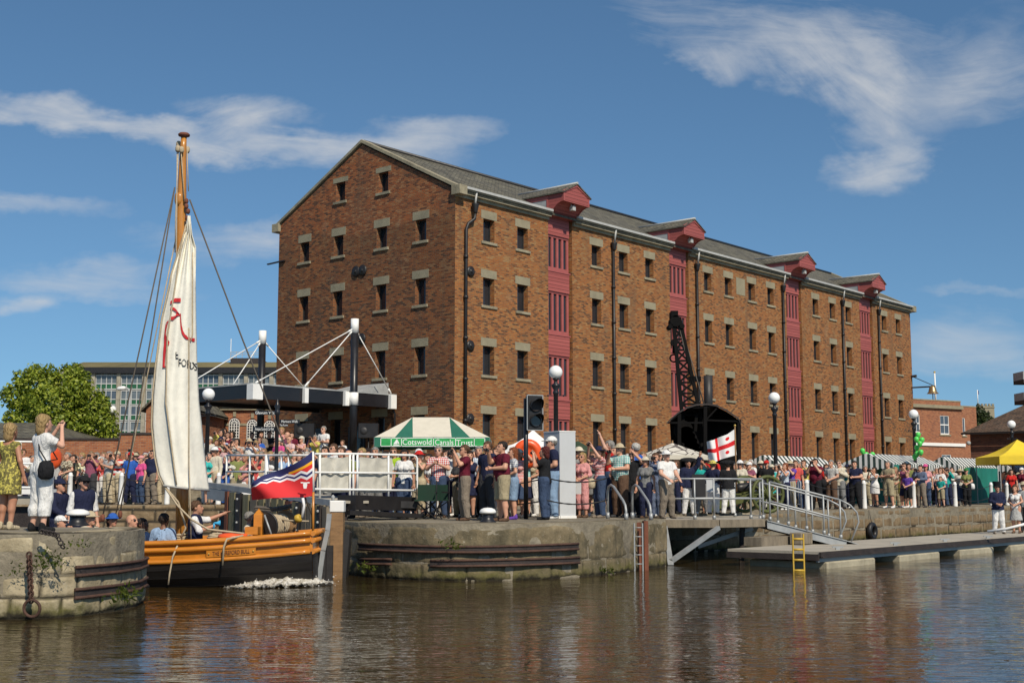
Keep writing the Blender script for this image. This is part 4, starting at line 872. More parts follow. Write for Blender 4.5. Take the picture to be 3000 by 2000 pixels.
# low slate roofed range and brick walls behind the left crowd
lr = thing('low_range', 'low range with long slate roof at the far left edge', 'building', (-24, 60, 1.3)); b = MB(); b.box(-60, Xb(178,58)-.3, 58.4, 68, 1.2, 4.05); b.build('wall', 'dark_brick', lr)
ze, zr_ = at(100,1284,58).z, at(100,1238,63).z; xr = Xb(188,58)
b = MB(); b.poly([(-60,58,ze), (xr,58,ze), (Xb(125,63),63,zr_), (-60,63,zr_)]); b.poly([(xr,58,ze), (xr,69,ze), (Xb(125,63),63,zr_)]); b.poly([(xr,69,ze), (-60,69,ze), (-60,63,zr_), (Xb(125,63),63,zr_)]); b.poly([(-60,58,ze-.02), (-60,69,ze-.02), (xr,69,ze-.02), (xr,58,ze-.02)]); b.build('roof', 'slate', lr)
bw_ = thing('brick_wall', 'tall brick boundary wall behind the crowd left of the sail', 'wall', (-18, 55, 1.3)); b = MB(); b.box(-40, Xb(345,55), 55, 55.35, 1.2, at(250,1288,55).z); b.box(Xb(345,55)+.003, Xb(560,55), 54.9, 55.4, 1.2, at(400,1273,55).z); b.build('masonry', 'red_brick', bw_)
b = MB(); b.box(-40, Xb(345,55), 54.94, 55.41, at(250,1288,55).z+.002, at(250,1288,55).z+.08); b.box(Xb(345,55)+.003, Xb(560,55), 54.85, 55.46, at(400,1273,55).z+.002, at(400,1273,55).z+.09); b.build('coping', 'rust_dark', bw_)
D = 70; gb = thing('brick_house', 'small brick building with sloping slate roof edge left of the sail', 'house', (Xb(480,D), D, 1.3)); xa, xb_ = Xb(420,D), Xb(556,D); z1, z2 = at(420,1196,D).z, at(490,1130,D).z
b = MB(); b.poly([(xa,D,1.2), (xb_,D,1.2), (xb_,D,z1), ((xa+xb_)/2,D,z2), (xa,D,z1)]); b.poly([(xa,D+8,1.2), (xa,D,1.2), (xa,D,z1), (xa,D+8,z1)]); b.poly([(xb_,D,1.2), (xb_,D+8,1.2), (xb_,D+8,z1), (xb_,D,z1)]); b.build('wall', 'red_brick', gb)
b = MB()
for e, s_ in ((xa,-1), (xb_,1)):
    q = [Vector((e+s_*.25,D-.25,z1-.2)), Vector(((xa+xb_)/2,D-.25,z2+.05)), Vector(((xa+xb_)/2,D+8,z2+.05)), Vector((e+s_*.25,D+8,z1-.2))]; b.poly(q if s_ > 0 else q[::-1]); b.poly([q[0], q[0]+Vector((0,0,.14)), q[1]+Vector((0,0,.14)), q[1]]); q2 = [p+Vector((0,0,.14)) for p in q]; b.poly(q2[::-1] if s_ > 0 else q2)
b.build('roof', 'slate', gb)
# arched brick building
D = 78; ab = thing('arched_hall', 'brick hall with round headed white grid windows seen under the canopy', 'building', (Xb(690,D), D, 2.4)); zt = at(690,1189,D).z
b = MB(); b.box(Xb(540,D), Xb(900,D), D, D+10, 1, zt); b.build('wall', 'red_brick', ab)
b = MB(); b.box(Xb(538,D), Xb(902,D), D-.35, D+.02, zt-.02, zt+.22); b.box(Xb(540,D), Xb(900,D), D-.18, D-.002, zt-.26, zt-.03); b.build('cornice', 'coping_stone', ab)
b = MB(); zs = at(690,1243,D).z; b.box(Xb(540,D), Xb(900,D), D-.05, D-.002, zs-.08, zs+.08); b.build('string_course', 'coping_stone', ab)
b = MB(); b.poly([(Xb(540,D),D-.4,zt+.23), (Xb(902,D),D-.4,zt+.23), (Xb(902,D),D+5,zt+1.0), (Xb(540,D),D+5,zt+1.0)]); b.build('roof', 'slate', ab)
for u, v0 in ((575,1221),(628,1224),(682,1226),(735,1230),(786,1233),(838,1236)):
    x = Xb(u,D); w = .31; zb_ = at(u,1290,D).z; ztw = at(u,v0,D).z; zc = ztw-w; f = MB()
    prof = [(w*math.cos(math.pi*i/10), zc+w*math.sin(math.pi*i/10)) for i in range(11)]
    f.poly([(x+p[0]*1.35, D-.012, p[1] if i in (0,10) else zc+(p[1]-zc)*1.35) for i, p in enumerate(prof)]); fr_ = f.build('window', 'dark_brick', ab)
    f = MB(); f.poly([(x-w,D-.06,zb_), (x+w,D-.06,zb_)]+[(x+p[0],D-.06,p[1]) for p in prof]); f.build('pane', 'dark_glass', fr_)
    f = MB()
    for k in range(5): f.box(x-w+2*w*k/4-.018, x-w+2*w*k/4+.018, D-.10, D-.065, zb_, zc)
    for k in range(7): z = zb_+(zc-zb_)*k/6; f.box(x-w, x+w, D-.102, D-.064, z-.016, z+.016)
    for k in range(7): a_ = math.pi*k/6; f.bar((x+.1*math.cos(a_),D-.08,zc+.1*math.sin(a_)), (x+w*math.cos(a_),D-.08,zc+w*math.sin(a_)), .03)
    for k in range(10): f.bar((x+prof[k][0],D-.08,prof[k][1]), (x+prof[k+1][0],D-.08,prof[k+1][1]), .04); f.bar((x+prof[k][0]*.55,D-.08,zc+(prof[k][1]-zc)*.55), (x+prof[k+1][0]*.55,D-.08,zc+(prof[k+1][1]-zc)*.55), .025)
    f.build('muntins', 'white_paint', fr_)
    f = MB(); f.box(x-.09, x+.09, D-.09, D-.014, ztw+.12, ztw+.42); f.build('keystone', 'coping_stone', fr_)
    f = MB(); f.box(x-w-.08, x+w+.08, D-.14, D-.003, zb_-.12, zb_); f.build('sill', 'coping_stone', fr_)
# red building on the right
dB = Vector((.854,.52,0)); nB = Vector((.52,-.854,0))
def ray_hit(u, o, d):
    rx = ray(u, 1300)[0]; return (rx*o.y-o.x)/(d.x-rx*d.y)
o = Vector((Xb(2600,104), 104, 0)); kb = thing('red_building', 'red brick building with white sash windows and parapet right of the warehouse', 'building', (Xb(2740,110), 110, 1.1))
Le = ray_hit(2819, o, dB); Lw = ray_hit(2864, o, dB); Yv = lambda l: o.y+dB.y*l
zt = at(2740,1174,Yv(Le*.7)).z; zw = at(2845,1193,Yv(Lw)).z
b = MB(); ops = []
def wrect(u0, u1, v0, v1):
    l0, l1 = ray_hit(u0, o, dB), ray_hit(u1, o, dB); Y = Yv((l0+l1)/2); return (l0, l1, at(u0, v1, Y).z, at(u0, v0, Y).z)
WR = [wrect(2680,2697,1214,1266), wrect(2757,2783,1217,1272), wrect(2758,2785,1331,1372)]; WR2 = [wrect(2821,2830,1224,1275)]
wall_grid(b, o, dB, Le, 1, zt, [q for q in WR], nB, .3); WR2 = [(q[0]-Le, q[1]-Le, q[2], q[3]) for q in WR2]
wall_grid(b, o+dB*Le, dB, Lw-Le, 1, zw, [(max(.15,q[0]), q[1], q[2], q[3]) for q in WR2], nB, .3)
for l, z, q in ((Le, zt, 0), (Lw, zw, 0)): p = o+dB*l; b.poly([p+Vector((0,0,1)), p-nB*10+Vector((0,0,1)), p-nB*10+Vector((0,0,z)), p+Vector((0,0,z))])
b.poly([o+Vector((0,0,zt-.3)), o+dB*Le+Vector((0,0,zt-.3)), o+dB*Le-nB*10+Vector((0,0,zt-.3)), o-nB*10+Vector((0,0,zt-.3))]); b.build('wall', 'red_brick', kb)
for q in WR: window(kb, o, dB, nB, *q, None, depth=.1, bars=1, fm='white_paint', gm='blue_glass')
for q in WR2: window(kb, o+dB*Le, dB, nB, max(.15,q[0]), *q[1:], None, depth=.1, bars=0, fm='white_paint', gm='blue_glass')
for q in WR:
    f = MB(); f.obox(o+dB*(q[0]+.04)+Vector((0,0,(q[2]+q[3])/2-.03))-nB*.09, dB*(q[1]-q[0]-.08), nB*.06, Vector((0,0,.09))); f.build('meeting_rail', 'white_paint', kb)
b = MB(); zc = at(2740,1196,Yv(Le*.7)).z; b.obox(o+Vector((0,0,zc)), dB*(Le+.1), nB*.22, Vector((0,0,.28))); b.build('cornice', 'stone', kb)
b = MB(); zc = at(2760,1306,Yv(Le*.7)).z; b.obox(o+Vector((0,0,zc)), dB*(Le+.3), nB*.12, Vector((0,0,.26))); b.build('string_course', 'white_paint', kb)
b = MB(); b.obox(o+nB*.03+Vector((0,0,zt)), dB*(Le+.03), -nB*.4, Vector((0,0,.1))); b.build('parapet_coping', 'coping_stone', kb)
b = MB(); b.obox(o+dB*(Le+.01)+nB*.03+Vector((0,0,zw)), dB*(Lw-Le), -nB*.4, Vector((0,0,.1))); b.build('wing_coping', 'coping_stone', kb)
fp = thing('flagpole', 'bare white flagpole above the red brick parapet', 'flagpole', tuple(at(2738,1172,Yv(Le*.65))))
b = MB(); p = at(2738,1090,Yv(Le*.65)+1); b.tube([(p.x,p.y,zt-.4), p], [.09,.06], 8); b.build('pole', 'white_paint', fp); b = MB(); b.ball(p, .1, 8, 6); b.build('finial', 'gilt', fp)
# church tower
D = 320.; ct = thing('church_tower', 'distant pale stone church tower with battlements and flagstaff', 'church tower', (Xb(2900,D), D, 2)); x0, x1 = Xb(2876,D), Xb(2924,D); zt = at(2900,1188,D).z
b = MB(); b.box(x0, x1, D, D+4.4, 1, zt); b.build('tower', 'stone', ct)
b = MB()
for i in range(5): xx = x0+(x1-x0)*i/4.6; b.box(xx, xx+.5, D-.1, D+.4, zt+.003, zt+.5)
b.box(x0-.15, x1+.15, D-.15, D+4.5, zt-.55, zt-.3); b.build('battlements', 'coping_stone', ct)
for dx in (-.5, .5): f = MB(); xc = (x0+x1)/2+dx; f.poly([(xc-.35,D-.03,zt-3.4), (xc+.35,D-.03,zt-3.4), (xc+.35,D-.03,zt-1.7), (xc,D-.03,zt-1.1), (xc-.35,D-.03,zt-1.7)]); f.build('louvre', 'rust_dark', ct)
f = MB(); f.tube([(Xb(2885,D),D+2,zt), (Xb(2885,D),D+2,at(2885,1140,D).z)], .12, 6); f.build('flagstaff', 'white_paint', ct)
f = MB(); zf = at(2885,1142,D).z; f.obox((Xb(2885,D)+.1,D+2,zf-1.0), (.25,0,0), (0,.03,0), (0,0,1.0)); f.build('flag', 'blue_cloth', ct)
# tiled dark building at right
tb = thing('tiled_building', 'low dark brick building with hipped tile roof at the right', 'building', (33, 85, 1.1)); c0 = Vector((Xb(2849,85), 85, 0)); ww = 16.; ze = at(2849,1268,85).z; dd_ = 12
fr_, sd = -dL, dR
b = MB(); 
for p, q in ((c0, c0+fr_*ww), (c0+sd*dd_, c0)): b.poly([p+Vector((0,0,1)), q+Vector((0,0,1)), q+Vector((0,0,ze)), p+Vector((0,0,ze))])
b.poly([c0+fr_*ww+Vector((0,0,1)), c0+fr_*ww+sd*dd_+Vector((0,0,1)), c0+fr_*ww+sd*dd_+Vector((0,0,ze)), c0+fr_*ww+Vector((0,0,ze))]); b.build('wall', 'dark_brick', tb)
e = .4; P0, P1, P2, P3 = [c0+fr_*a_+sd*d_+Vector((0,0,ze+.02)) for a_, d_ in ((-e,-e), (ww+e,-e), (ww+e,dd_+e), (-e,dd_+e))]; rz_ = ze+3.9; R0, R1 = c0+fr_*6+sd*dd_/2+Vector((0,0,rz_)), c0+fr_*(ww-6)+sd*dd_/2+Vector((0,0,rz_))
b = MB(); b.poly([P0, P1, R1, R0]); b.poly([P3, P0, R0]); b.poly([P2, P3, R0, R1]); b.poly([P1, P2, R1]); b.poly([P3, P2, P1, P0]); b.build('roof', 'roof_tile', tb)
b = MB(); b.obox(c0-sd*.42-fr_*.42+Vector((0,0,ze-.12)), fr_*(ww+.84), -sd*.1, Vector((0,0,.13))); b.build('gutter', 'black_iron', tb)
b = MB(); p = c0+Vector((-.25,-.35,at(2847,1298,85).z)); b.ball(p, .15, 14, 8); b.build('wall_light', 'lead', tb)
# balconies reaching in from the right
fl = thing('flats', 'modern flats with dark balconies just entering at the right edge', 'building', (31, 70, 1.1)); b = MB(); b.box(29.46, 36, 69.4, 71.8, 1, 9.5); b.build('wall', 'dark_brick', fl)
for v0, v1 in ((1089,1123),(1150,1183)):
    za, zb_ = at(2990,v0,70).z, at(2990,v1,70).z; b = MB(); b.box(Xb(2984,71), 29.45, 69.6, 71, zb_, zb_+.2); bb = b.build('balcony', 'rust_dark', fl)
    b = MB(); b.box(Xb(2984,71), 29.4, 69.6, 69.64, zb_+.203, za); b.box(Xb(2984,71), Xb(2984,71)+.04, 69.65, 71, zb_+.203, za); b.build('balustrade', 'lead', bb)
# brass bell on the far corner
pb = wp(GL_-.2, -1.55, 0); zb = at(2692,1133,89).z; zb1 = at(2692,1150,89).z
t_ = thing('hanging_bell', 'brass bell hung from an iron bracket on the far warehouse corner', 'bell', (pb.x, pb.y, zb1))
q = wp(GL_-.2, -.0, zb+.05); e = wp(GL_-.2, -1.75, zb+.05); b = MB(); b.bar(q, e, .1); b.bar(wp(GL_-.2,0,zb+.9), e, .05); b.bar(wp(GL_-.2,0,zb+.85), wp(GL_-.2,-.4,zb+.88), .16); b.build('bracket', 'rust_dark', t_)
b = MB(); b.lathe((pb.x,pb.y,zb1-.05), [(.42,0),(.40,.03),(.30,.12),(.25,.35),(.20,.5),(.10,.58),(.03,.6)], 18); b.build('bell', 'bronze', t_); b = MB(); b.tube([(pb.x,pb.y,zb1+.3), (pb.x,pb.y,zb1-.45)], .03, 6); b.build('clapper', 'black_iron', t_)
# ---------------------------------------------------------------- trees
def tree(label, c, gz, blobs, n, size, mat, seed, trunk=.25, name='leafy_tree'):
    """trunk with limbs reaching into each leaf mass; thousands of small leaf faces spread through the masses"""
    r = np.random.default_rng(seed); t_ = thing(name, label, 'tree', (c[0], c[1], gz)); b = MB(); top = max(q[2] for q in blobs); base = Vector((c[0], c[1], gz))
    fork = Vector((c[0], c[1], gz+(min(q[2]-q[5] for q in blobs)-gz)*.8+.3)); b.tube([base, base.lerp(fork, .5)+Vector((.05,0,0)), fork], [trunk*1.3, trunk, trunk*.85], 9)
    for q in blobs: e = Vector(q[:3]); m_ = fork.lerp(e, .5)+Vector((0,0,.15)); b.tube([fork, m_, e], [trunk*.5, trunk*.3, trunk*.1], 6)
    b.build('trunk', 'bark', t_)
    vol = np.array([q[3]*q[4]*q[5] for q in blobs])**.8; cnt = (n*vol/vol.sum()).astype(int); V = []; Fc = []; k = 0
    for q, m_ in zip(blobs, cnt):
        d = r.normal(size=(m_,3)); d /= np.linalg.norm(d, axis=1)[:,None]; rad = r.uniform(.25, 1.0, m_)**.45
        clump = np.array([NZ.noise(Vector((x*2.3+q[0], y*2.3, z*2.3+q[2]))) for x, y, z in d]); rad = rad*(1+.34*clump)
        keep = r.uniform(size=m_) < np.clip(.75+clump*1.6, .12, 1); P = np.array(q[:3])+d*rad[:,None]*np.array(q[3:6]); P = P[keep]; dd = d[keep]
        for p, dn in zip(P, dd):
            nn = Vector(dn*.7)+Vector(r.normal(size=3)*.6)+Vector((0,0,.4)); nn.normalize(); a_ = nn.orthogonal().normalized(); a_ = Matrix.Rotation(r.uniform(0, 6.28), 3, nn)@a_; e_ = nn.cross(a_); s_ = size*r.uniform(.6, 1.3); p = Vector(p)
            V += [p-a_*s_*.5, p+e_*s_*.32, p+a_*s_*.5+nn*s_*.08, p-e_*s_*.32]; Fc.append((k, k+1, k+2, k+3)); k += 4
    b = MB(); b.v = [tuple(p) for p in V]; b.f = Fc; b.m = [0]*len(Fc); b.sm = [False]*len(Fc); b.build('crown', mat, t_); return t_
D = 66
def bb_(u, v, ru, rv, dy=0): p = at(u, v, D+dy); return (p.x, p.y, p.z, ru*D/3690, max(ru,rv)*D/3690*.9, rv*D/3690)
tree('big bright green leafy tree in front of the office block at left', tuple(at(170,1290,D))[:2], 1.31, [bb_(110,1135,62,58,0), bb_(205,1125,60,58,.6), bb_(50,1160,48,42,0), bb_(160,1190,85,60,-.5), bb_(255,1190,62,58,.2), bb_(70,1225,60,50,0), bb_(290,1240,52,55,.1), bb_(190,1250,90,50,-.4), bb_(320,1270,32,38,0), bb_(225,1150,40,40,-.8), bb_(105,1095,35,30,.2), bb_(215,1090,32,28,.5), bb_(18,1148,20,16,0), bb_(60,1105,26,22,.2), bb_(150,1085,18,18,.2), bb_(300,1180,26,26,.1)], 30000, .19, 'leaf', 5)
D = 200
tree('dark evergreen beside the distant church tower', tuple(at(2870,1250,D))[:2], 1.1, [bb_(2868,1215,20,28), bb_(2885,1232,22,26), bb_(2858,1240,22,25), bb_(2900,1252,18,16), bb_(2850,1205,14,12)], 2500, .5, 'leaf_dark', 6)
# ---------------------------------------------------------------- sailing barge
BX0, BX1, BYC = -11.2, ux(921, 23.75), 24.5           # bow x, stern x, centre line
L_ = BX1-BX0
bt = thing('sailing_barge', 'varnished orange and black wooden sailing barge with name board, leaving the lock', 'sailing boat', (ux(620,24.5), BYC, 0))
def hb(f):   # half beam along the boat, f = 0 bow .. 1 bluff stern
    return 1.22*max(0, math.sin(math.pi*min(1, max(0, f))))**.42+.03 if f < .5 else 1.25-.38*((f-.5)*2)**2.2
def zt_(f): return .80+.18*max(0, (f-.55)/.45)**1.7+.30*max(0, (.3-f)/.3)**1.6       # rail height
def zm_(f): return .445+.20*max(0, (f-.5)/.5)**1.8+.22*max(0, (.3-f)/.3)**1.6       # top of the black strakes
def sect(f, k):   # k 0 keel .. 1 black top .. 2 rail
    B = hb(f)
    if k <= 1: z = -.45+(zm_(f)+.45)*k; y = B*(.25+.73*math.sin(min(1, k*1.02)*math.pi/2)**.8)
    else: z = zm_(f)+(zt_(f)-zm_(f))*(k-1); y = B*(.98+.03*(k-1))
    return y, z
N = 60
def side(sgn, k0, k1, n, clinker=0):
    rows = []
    for j in range(n+1):
        for e in ((0, 1) if clinker and 0 < j < n else (0,)):
            row = []
            for i in range(N+1):
                f = i/N; y, z = sect(f, k0+(k1-k0)*j/n); o_ = .05 if clinker and ((e == 0 and j > 0) or False) else 0
                row.append((BX0+L_*f, BYC+sgn*(y+.0-o_*(0 if e else -1)), z))
            rows.append(row)
    return rows
b = MB(); b.grid(side(-1, 0, 1, 6, 1), 0, False); b.grid(side(1, 0, 1, 6, 1), 0, False, True); hull = b.build('hull', 'tar_black', bt)
b = MB(); b.grid(side(-1, 1, 2, 3), 0, True); b.grid(side(1, 1, 2, 3), 0, True, True)
inn = lambda sgn: [[(BX0+L_*i/N, BYC+sgn*max(.0, hb(i/N)-.09), z) for i in range(N+1)] for z in (.1,)]
for sgn in (-1, 1):
    rows = [[(BX0+(L_-.03)*i/N, BYC+sgn*max(.01, sect(i/N,2)[0]-.08), zt_(i/N)) for i in range(N+1)], [(BX0+L_*i/N, BYC+sgn*max(.01, sect(i/N,.8)[0]-.16), .24) for i in range(N+1)]]
    b.grid(rows, 0, True, sgn > 0)
b.build('bulwark', 'varnish', bt)
b = MB(); b.grid([[(BX0+L_*i/N, BYC-max(.005, hb(i/N)-.22), .21) for i in range(N+1)], [(BX0+L_*i/N, BYC+max(.005, hb(i/N)-.22), .21) for i in range(N+1)]], 0, False); b.build('floor_boards', 'timber_brown', bt)
for kk, r in ((1.0, .045), (1.62, .05), (2.0, .05)):
    for sgn in (-1, 1):
        b = MB(); b.tube([(BX0+L_*(.01+.985*i/N), BYC+sgn*(sect(.01+.985*i/N, kk)[0]+.022), sect(.01+.985*i/N, kk)[1]) for i in range(N+1)], r, 8); b.build('rubbing_strake', 'varnish', bt)
b = MB(); b.poly([(BX1+.004, BYC-sect(1,1)[0], zm_(1)), (BX1+.004, BYC+sect(1,1)[0], zm_(1)), (BX1+.004, BYC+sect(1,2)[0], zt_(1)), (BX1+.004, BYC-sect(1,2)[0], zt_(1))]); b.build('transom', 'varnish', bt)
b = MB(); b.poly([(BX1+.004, BYC+sg*sect(1,k/6)[0], sect(1,k/6)[1]) for sg, ks in ((-1,range(0,7)),(1,range(6,-1,-1))) for k in ks][::-1]); b.build('transom_planks', 'tar_black', bt)
for kk, r in ((1.0,.045),(1.62,.05),(2.0,.05)): b = MB(); y_, z_ = sect(.995,kk); b.tube([(BX1+.01, BYC-y_-.02, z_), (BX1+.01, BYC+y_+.02, z_)], r, 8); b.build('transom_strake', 'varnish', bt)
b = MB(); xs_ = BX1; b.obox((xs_-.02, BYC-.09, -.4), (.16,0,0), (0,.18,0), (0,0,1.35)); sp_ = b.build('stern_post', 'tar_black', bt)
b = MB(); b.obox((xs_+.145, BYC-.04, -.4), (.12,0,0), (0,.08,0), (0,0,1.12)); rd_ = b.build('rudder', 'tar_black', bt)
b = MB(); 
p_ = [Vector((xs_+.02,BYC-.12,.05)), Vector((xs_+.09,BYC-.12,.62)), Vector((xs_+.17,BYC-.12,1.0)), Vector((xs_+.2,BYC-.12,1.32))]
for p, q in zip(p_, p_[1:]): b.bar(p, q+(q-p)*.02, .09, .03, up=(0,1,0))
b.build('rudder_strap', 'galvanised', rd_)
def sp(f, k, out=.03): y, z = sect(f, k); return Vector((BX0+L_*f, BYC-y-out, z))
# name board: follows the planking
fx = lambda u: (ux(u, 23.35)-BX0)/L_
f0, f1 = fx(612), fx(752); k0, k1 = 1.14, 1.5
b = MB(); rows = []
for k in (k0, k1): rows.append([sp(f0+(f1-f0)*i/12, k, .02) for i in range(13)])
rows2 = [[p+Vector((0,-.035,0)) for p in r] for r in rows]; b.grid([rows[0], rows2[0], rows2[1], rows[1]], 0, False)
nb_ = b.build('name_board', 'varnish', bt)
A_, B_ = sp(f0+.01, 1.32, .06), sp(f1-.01, 1.32, .06); tm = text_mesh('THE HEREFORD BULL', .105, 'letter_brown', 'lettering', bt, Matrix.Identity(4), .003); tm.parent = nb_
wd = max(v.co.x for v in tm.data.vertices)-min(v.co.x for v in tm.data.vertices); sc_ = (B_-A_).length*.9/wd; Mt = frame_matrix((0,0,0), B_-A_, (0,0,1)); mid = (sp((f0+f1)/2, 1.32, .062))-bt.location
for v in tm.data.vertices:
    f = (f0+f1)/2+v.co.x*sc_/L_; base = sp(f, 1.32, .062)-bt.location; v.co = Vector((base.x, base.y-v.co.z, base.z+v.co.y))
b = MB()
for f in (f0+.006, f1-.006): b.ball(sp(f, 1.32, .06), .018, 8, 6)
b.build('name_board_screw', 'gilt', nb_)
# mast, leaning slightly, with truck, cheeks and blocks
MD = 24.5
mp = lambda u, v, d=0: at(u, v, MD+d)
m0, m1, m2 = mp(534,1592), mp(533,560), mp(539,402)
b = MB(); b.tube([m0-Vector((0,0,.55)), mp(534,1430), mp(532,1000), mp(531,700), m1, mp(537,430), m2], [.125,.12,.115,.105,.09,.065,.055], 14); mast = b.build('mast', 'varnish_mast', bt)
b = MB(); b.lathe(m2-Vector((0,0,.03)), [(.05,0),(.06,.03),(.11,.05),(.12,.08),(.09,.11),(.02,.12)], 14); b.build('mast_truck', 'timber_red', mast)
b = MB(); b.lathe(mp(527,562,-.02)-Vector((.0,0,.12)), [(.07,-.18),(.10,-.08),(.10,.03),(.085,.08)], 12); b.build('mast_cheeks', 'varnish_mast', mast)
for u, v, dd in ((521,437,-.12),(532,440,-.14),(549,440,.06),(523,424,.1)):
    b = MB(); b.lathe(mp(u,v,dd)-Vector((0,0,.06)), [(.03,0),(.05,.03),(.05,.1),(.03,.13)], 8); b.build('pulley_block', 'rope', mast)
for u, v, dd in ((546,590,-.1),(546,605,-.12),(551,620,-.12),(548,640,-.14)):
    b = MB(); b.lathe(mp(u,v,dd)-Vector((0,0,.05)), [(.02,0),(.042,.03),(.042,.08),(.02,.11)], 8); b.build('pulley_block', 'timber_red', mast)
# sail: loosely hung square sail seen nearly edge on
LE = [(552,632),(545,673),(522,746),(504,803),(496,845),(476,934),(458,1068),(449,1157),(446,1246),(455,1336),(466,1389),(482,1424)]
RE = [(556,632),(562,690),(573,725),(573.5,803),(574,845),(575,934),(578,1068),(584,1180),(592,1246),(601,1336),(607,1389),(614,1436)]
b = MB(); rows = []; ns = 26; SUB = 6
def lerp2(T, x):
    i = min(len(T)-2, int(x)); f = x-i; return (T[i][0]+(T[i+1][0]-T[i][0])*f, T[i][1]+(T[i+1][1]-T[i][1])*f)
def sailp(x, w):
    l, r = lerp2(LE, x), lerp2(RE, x); u = l[0]+(r[0]-l[0])*w; v = l[1]+(r[1]-l[1])*w; g_ = x/11
    dep = MD-.32-.55*g_*(1-w)-.30*math.sin(math.pi*w)*min(1, g_*1.6)+.18*w*g_
    dep += .018*math.sin(w*19+x*.5)*math.sin(math.pi*w)+.05*NZ.noise((w*5+x*.2, x*.55, 3))*min(1, g_+.2)
    if g_ < .35: dep += .10*math.sin(w*23)*(1-g_/.35)
    dep -= .05*math.exp(-((w-.30-.045*(x-6))/.10)**2)*max(0, min(1, (x-6.3)/1.5))
    dep += .03*math.exp(-((w-.47-.05*(x-6))/.08)**2)*max(0, min(1, (x-6.3)/1.5))
    return at(u, v, dep)
for i in range(11*SUB+1): rows.append([sailp(i/SUB, j/ns) for j in range(ns+1)])
b.grid(rows, 0, True); sail = b.build('sail', 'sailcloth', bt)
sol = sail.modifiers.new('thick', 'SOLIDIFY'); sol.thickness = .012; sol.offset = 1
def sail_at(u, v, off=.03):
    """point on the sail under a photo position"""
    best = None
    x = min(range(0, 441), key=lambda k: abs((lambda l, r: l[1]+(r[1]-l[1])*max(0, min(1, (u-l[0])/(r[0]-l[0]))))(lerp2(LE, k/40), lerp2(RE, k/40))-v))/40
    l, r = lerp2(LE, x), lerp2(RE, x); w = max(0, min(1, (u-l[0])/(r[0]-l[0]))); p = sailp(x, w); return p+Vector((0, -off, 0))
def sail_band(name, ctr, mat):
    rows = [[], []]
    for (u, v, hu, hv) in ctr: rows[0].append(sail_at(u-hu, v-hv)); rows[1].append(sail_at(u+hu, v+hv))
    b = MB(); b.grid(rows, 0, True, True); o_ = b.build(name, mat, sail); return o_
def curve(pts, n=24):
    out = []
    for i in range(n+1):
        x = (len(pts)-1)*i/n; k = min(len(pts)-2, int(x)); f = x-k; P = [pts[max(0,k-1)], pts[k], pts[k+1], pts[min(len(pts)-1,k+2)]]
        out.append(tuple(.5*((2*P[1][c])+(-P[0][c]+P[2][c])*f+(2*P[0][c]-5*P[1][c]+4*P[2][c]-P[3][c])*f*f+(-P[0][c]+3*P[1][c]-3*P[2][c]+P[3][c])*f**3) for c in range(4)))
    return out
pm('sail_red', (.50,.022,.028), .8, var=.06)
sail_band('red_motif', curve([(500,888,0,4),(510,881,0,5),(522,880,0,6),(531,880,0,6)]), 'sail_red')
sail_band('red_motif', curve([(500,903,0,3),(512,906,0,4),(522,914,3,4),(524,922,7,2),(516,930,4,-5),(503,932,1,-4),(495,938,2,-3),(489,950,3,-1)]), 'sail_red')
sail_band('red_motif', curve([(489,950,3,0),(486,968,2,0),(485,985,3,0),(490,1004,8,0),(484,1022,4,0),(482,1050,3.5,0),(481,1072,3.5,0),(483,1077,6,0)]), 'sail_red')
sail_band('red_motif', curve([(530,918,1.2,0),(531,942,1.6,0),(534,966,2.5,-1),(542,984,3,-3),(556,993,1,-4),(572,996,0,-4.5)]), 'sail_red')
xw = 0
for ch, u, v in (('E',519,1042),('F',527.5,1064),('O',540,1064),('R',554,1068),('D',564,1072),('S',574.5,1076)):
    t__ = text_mesh(ch, .215, 'letter_black', 'sail_letter', sail, Matrix.Identity(4), .002, xs=.62); p = sail_at(u, v, .04)-bt.location
    for vv in t__.data.vertices:
        q = sail_at(u+vv.co.x*150, v-vv.co.y*150, .022)-bt.location; vv.co = q+Vector((0,-vv.co.z,0))
b = MB(); b.tube([sail_at(480,1421,.05), sail_at(545,1432,.06), sail_at(614,1438,.05)], .022, 6); b.build('sail_foot', 'sail_grey', sail)
def line(name, pts, r, mat, par=bt): b = MB(); b.tube(pts, r, 5); return b.build(name, mat, par)
line('leech_rope', [sailp(x, .0)+Vector((-.01,-.02,0)) for x in [i*.5 for i in range(2, 23)]], .016, 'rope', sail)
line('leech_rope', [sail_at(546-(max(0,y-640))*.155 if y < 990 else 492-(y-990)*.02 if y < 1180 else 488+(y-1180)*.13, y, .05) for y in range(660, 1425, 40)], .016, 'rope', sail)
line('brail_line', [sail_at(570-.0*y if y < 900 else 556, y, .06) for y in range(960, 1400, 40)]+[mp(556,1425,-.9), mp(560,1590,-.9)], .012, 'rope', sail)
line('brail_line', [sail_at(566, y, .05) for y in range(740, 1000, 40)]+[sail_at(560, 1000, .05)], .012, 'rope', sail)
hound = mp(512,549); fore = mp(556,585)
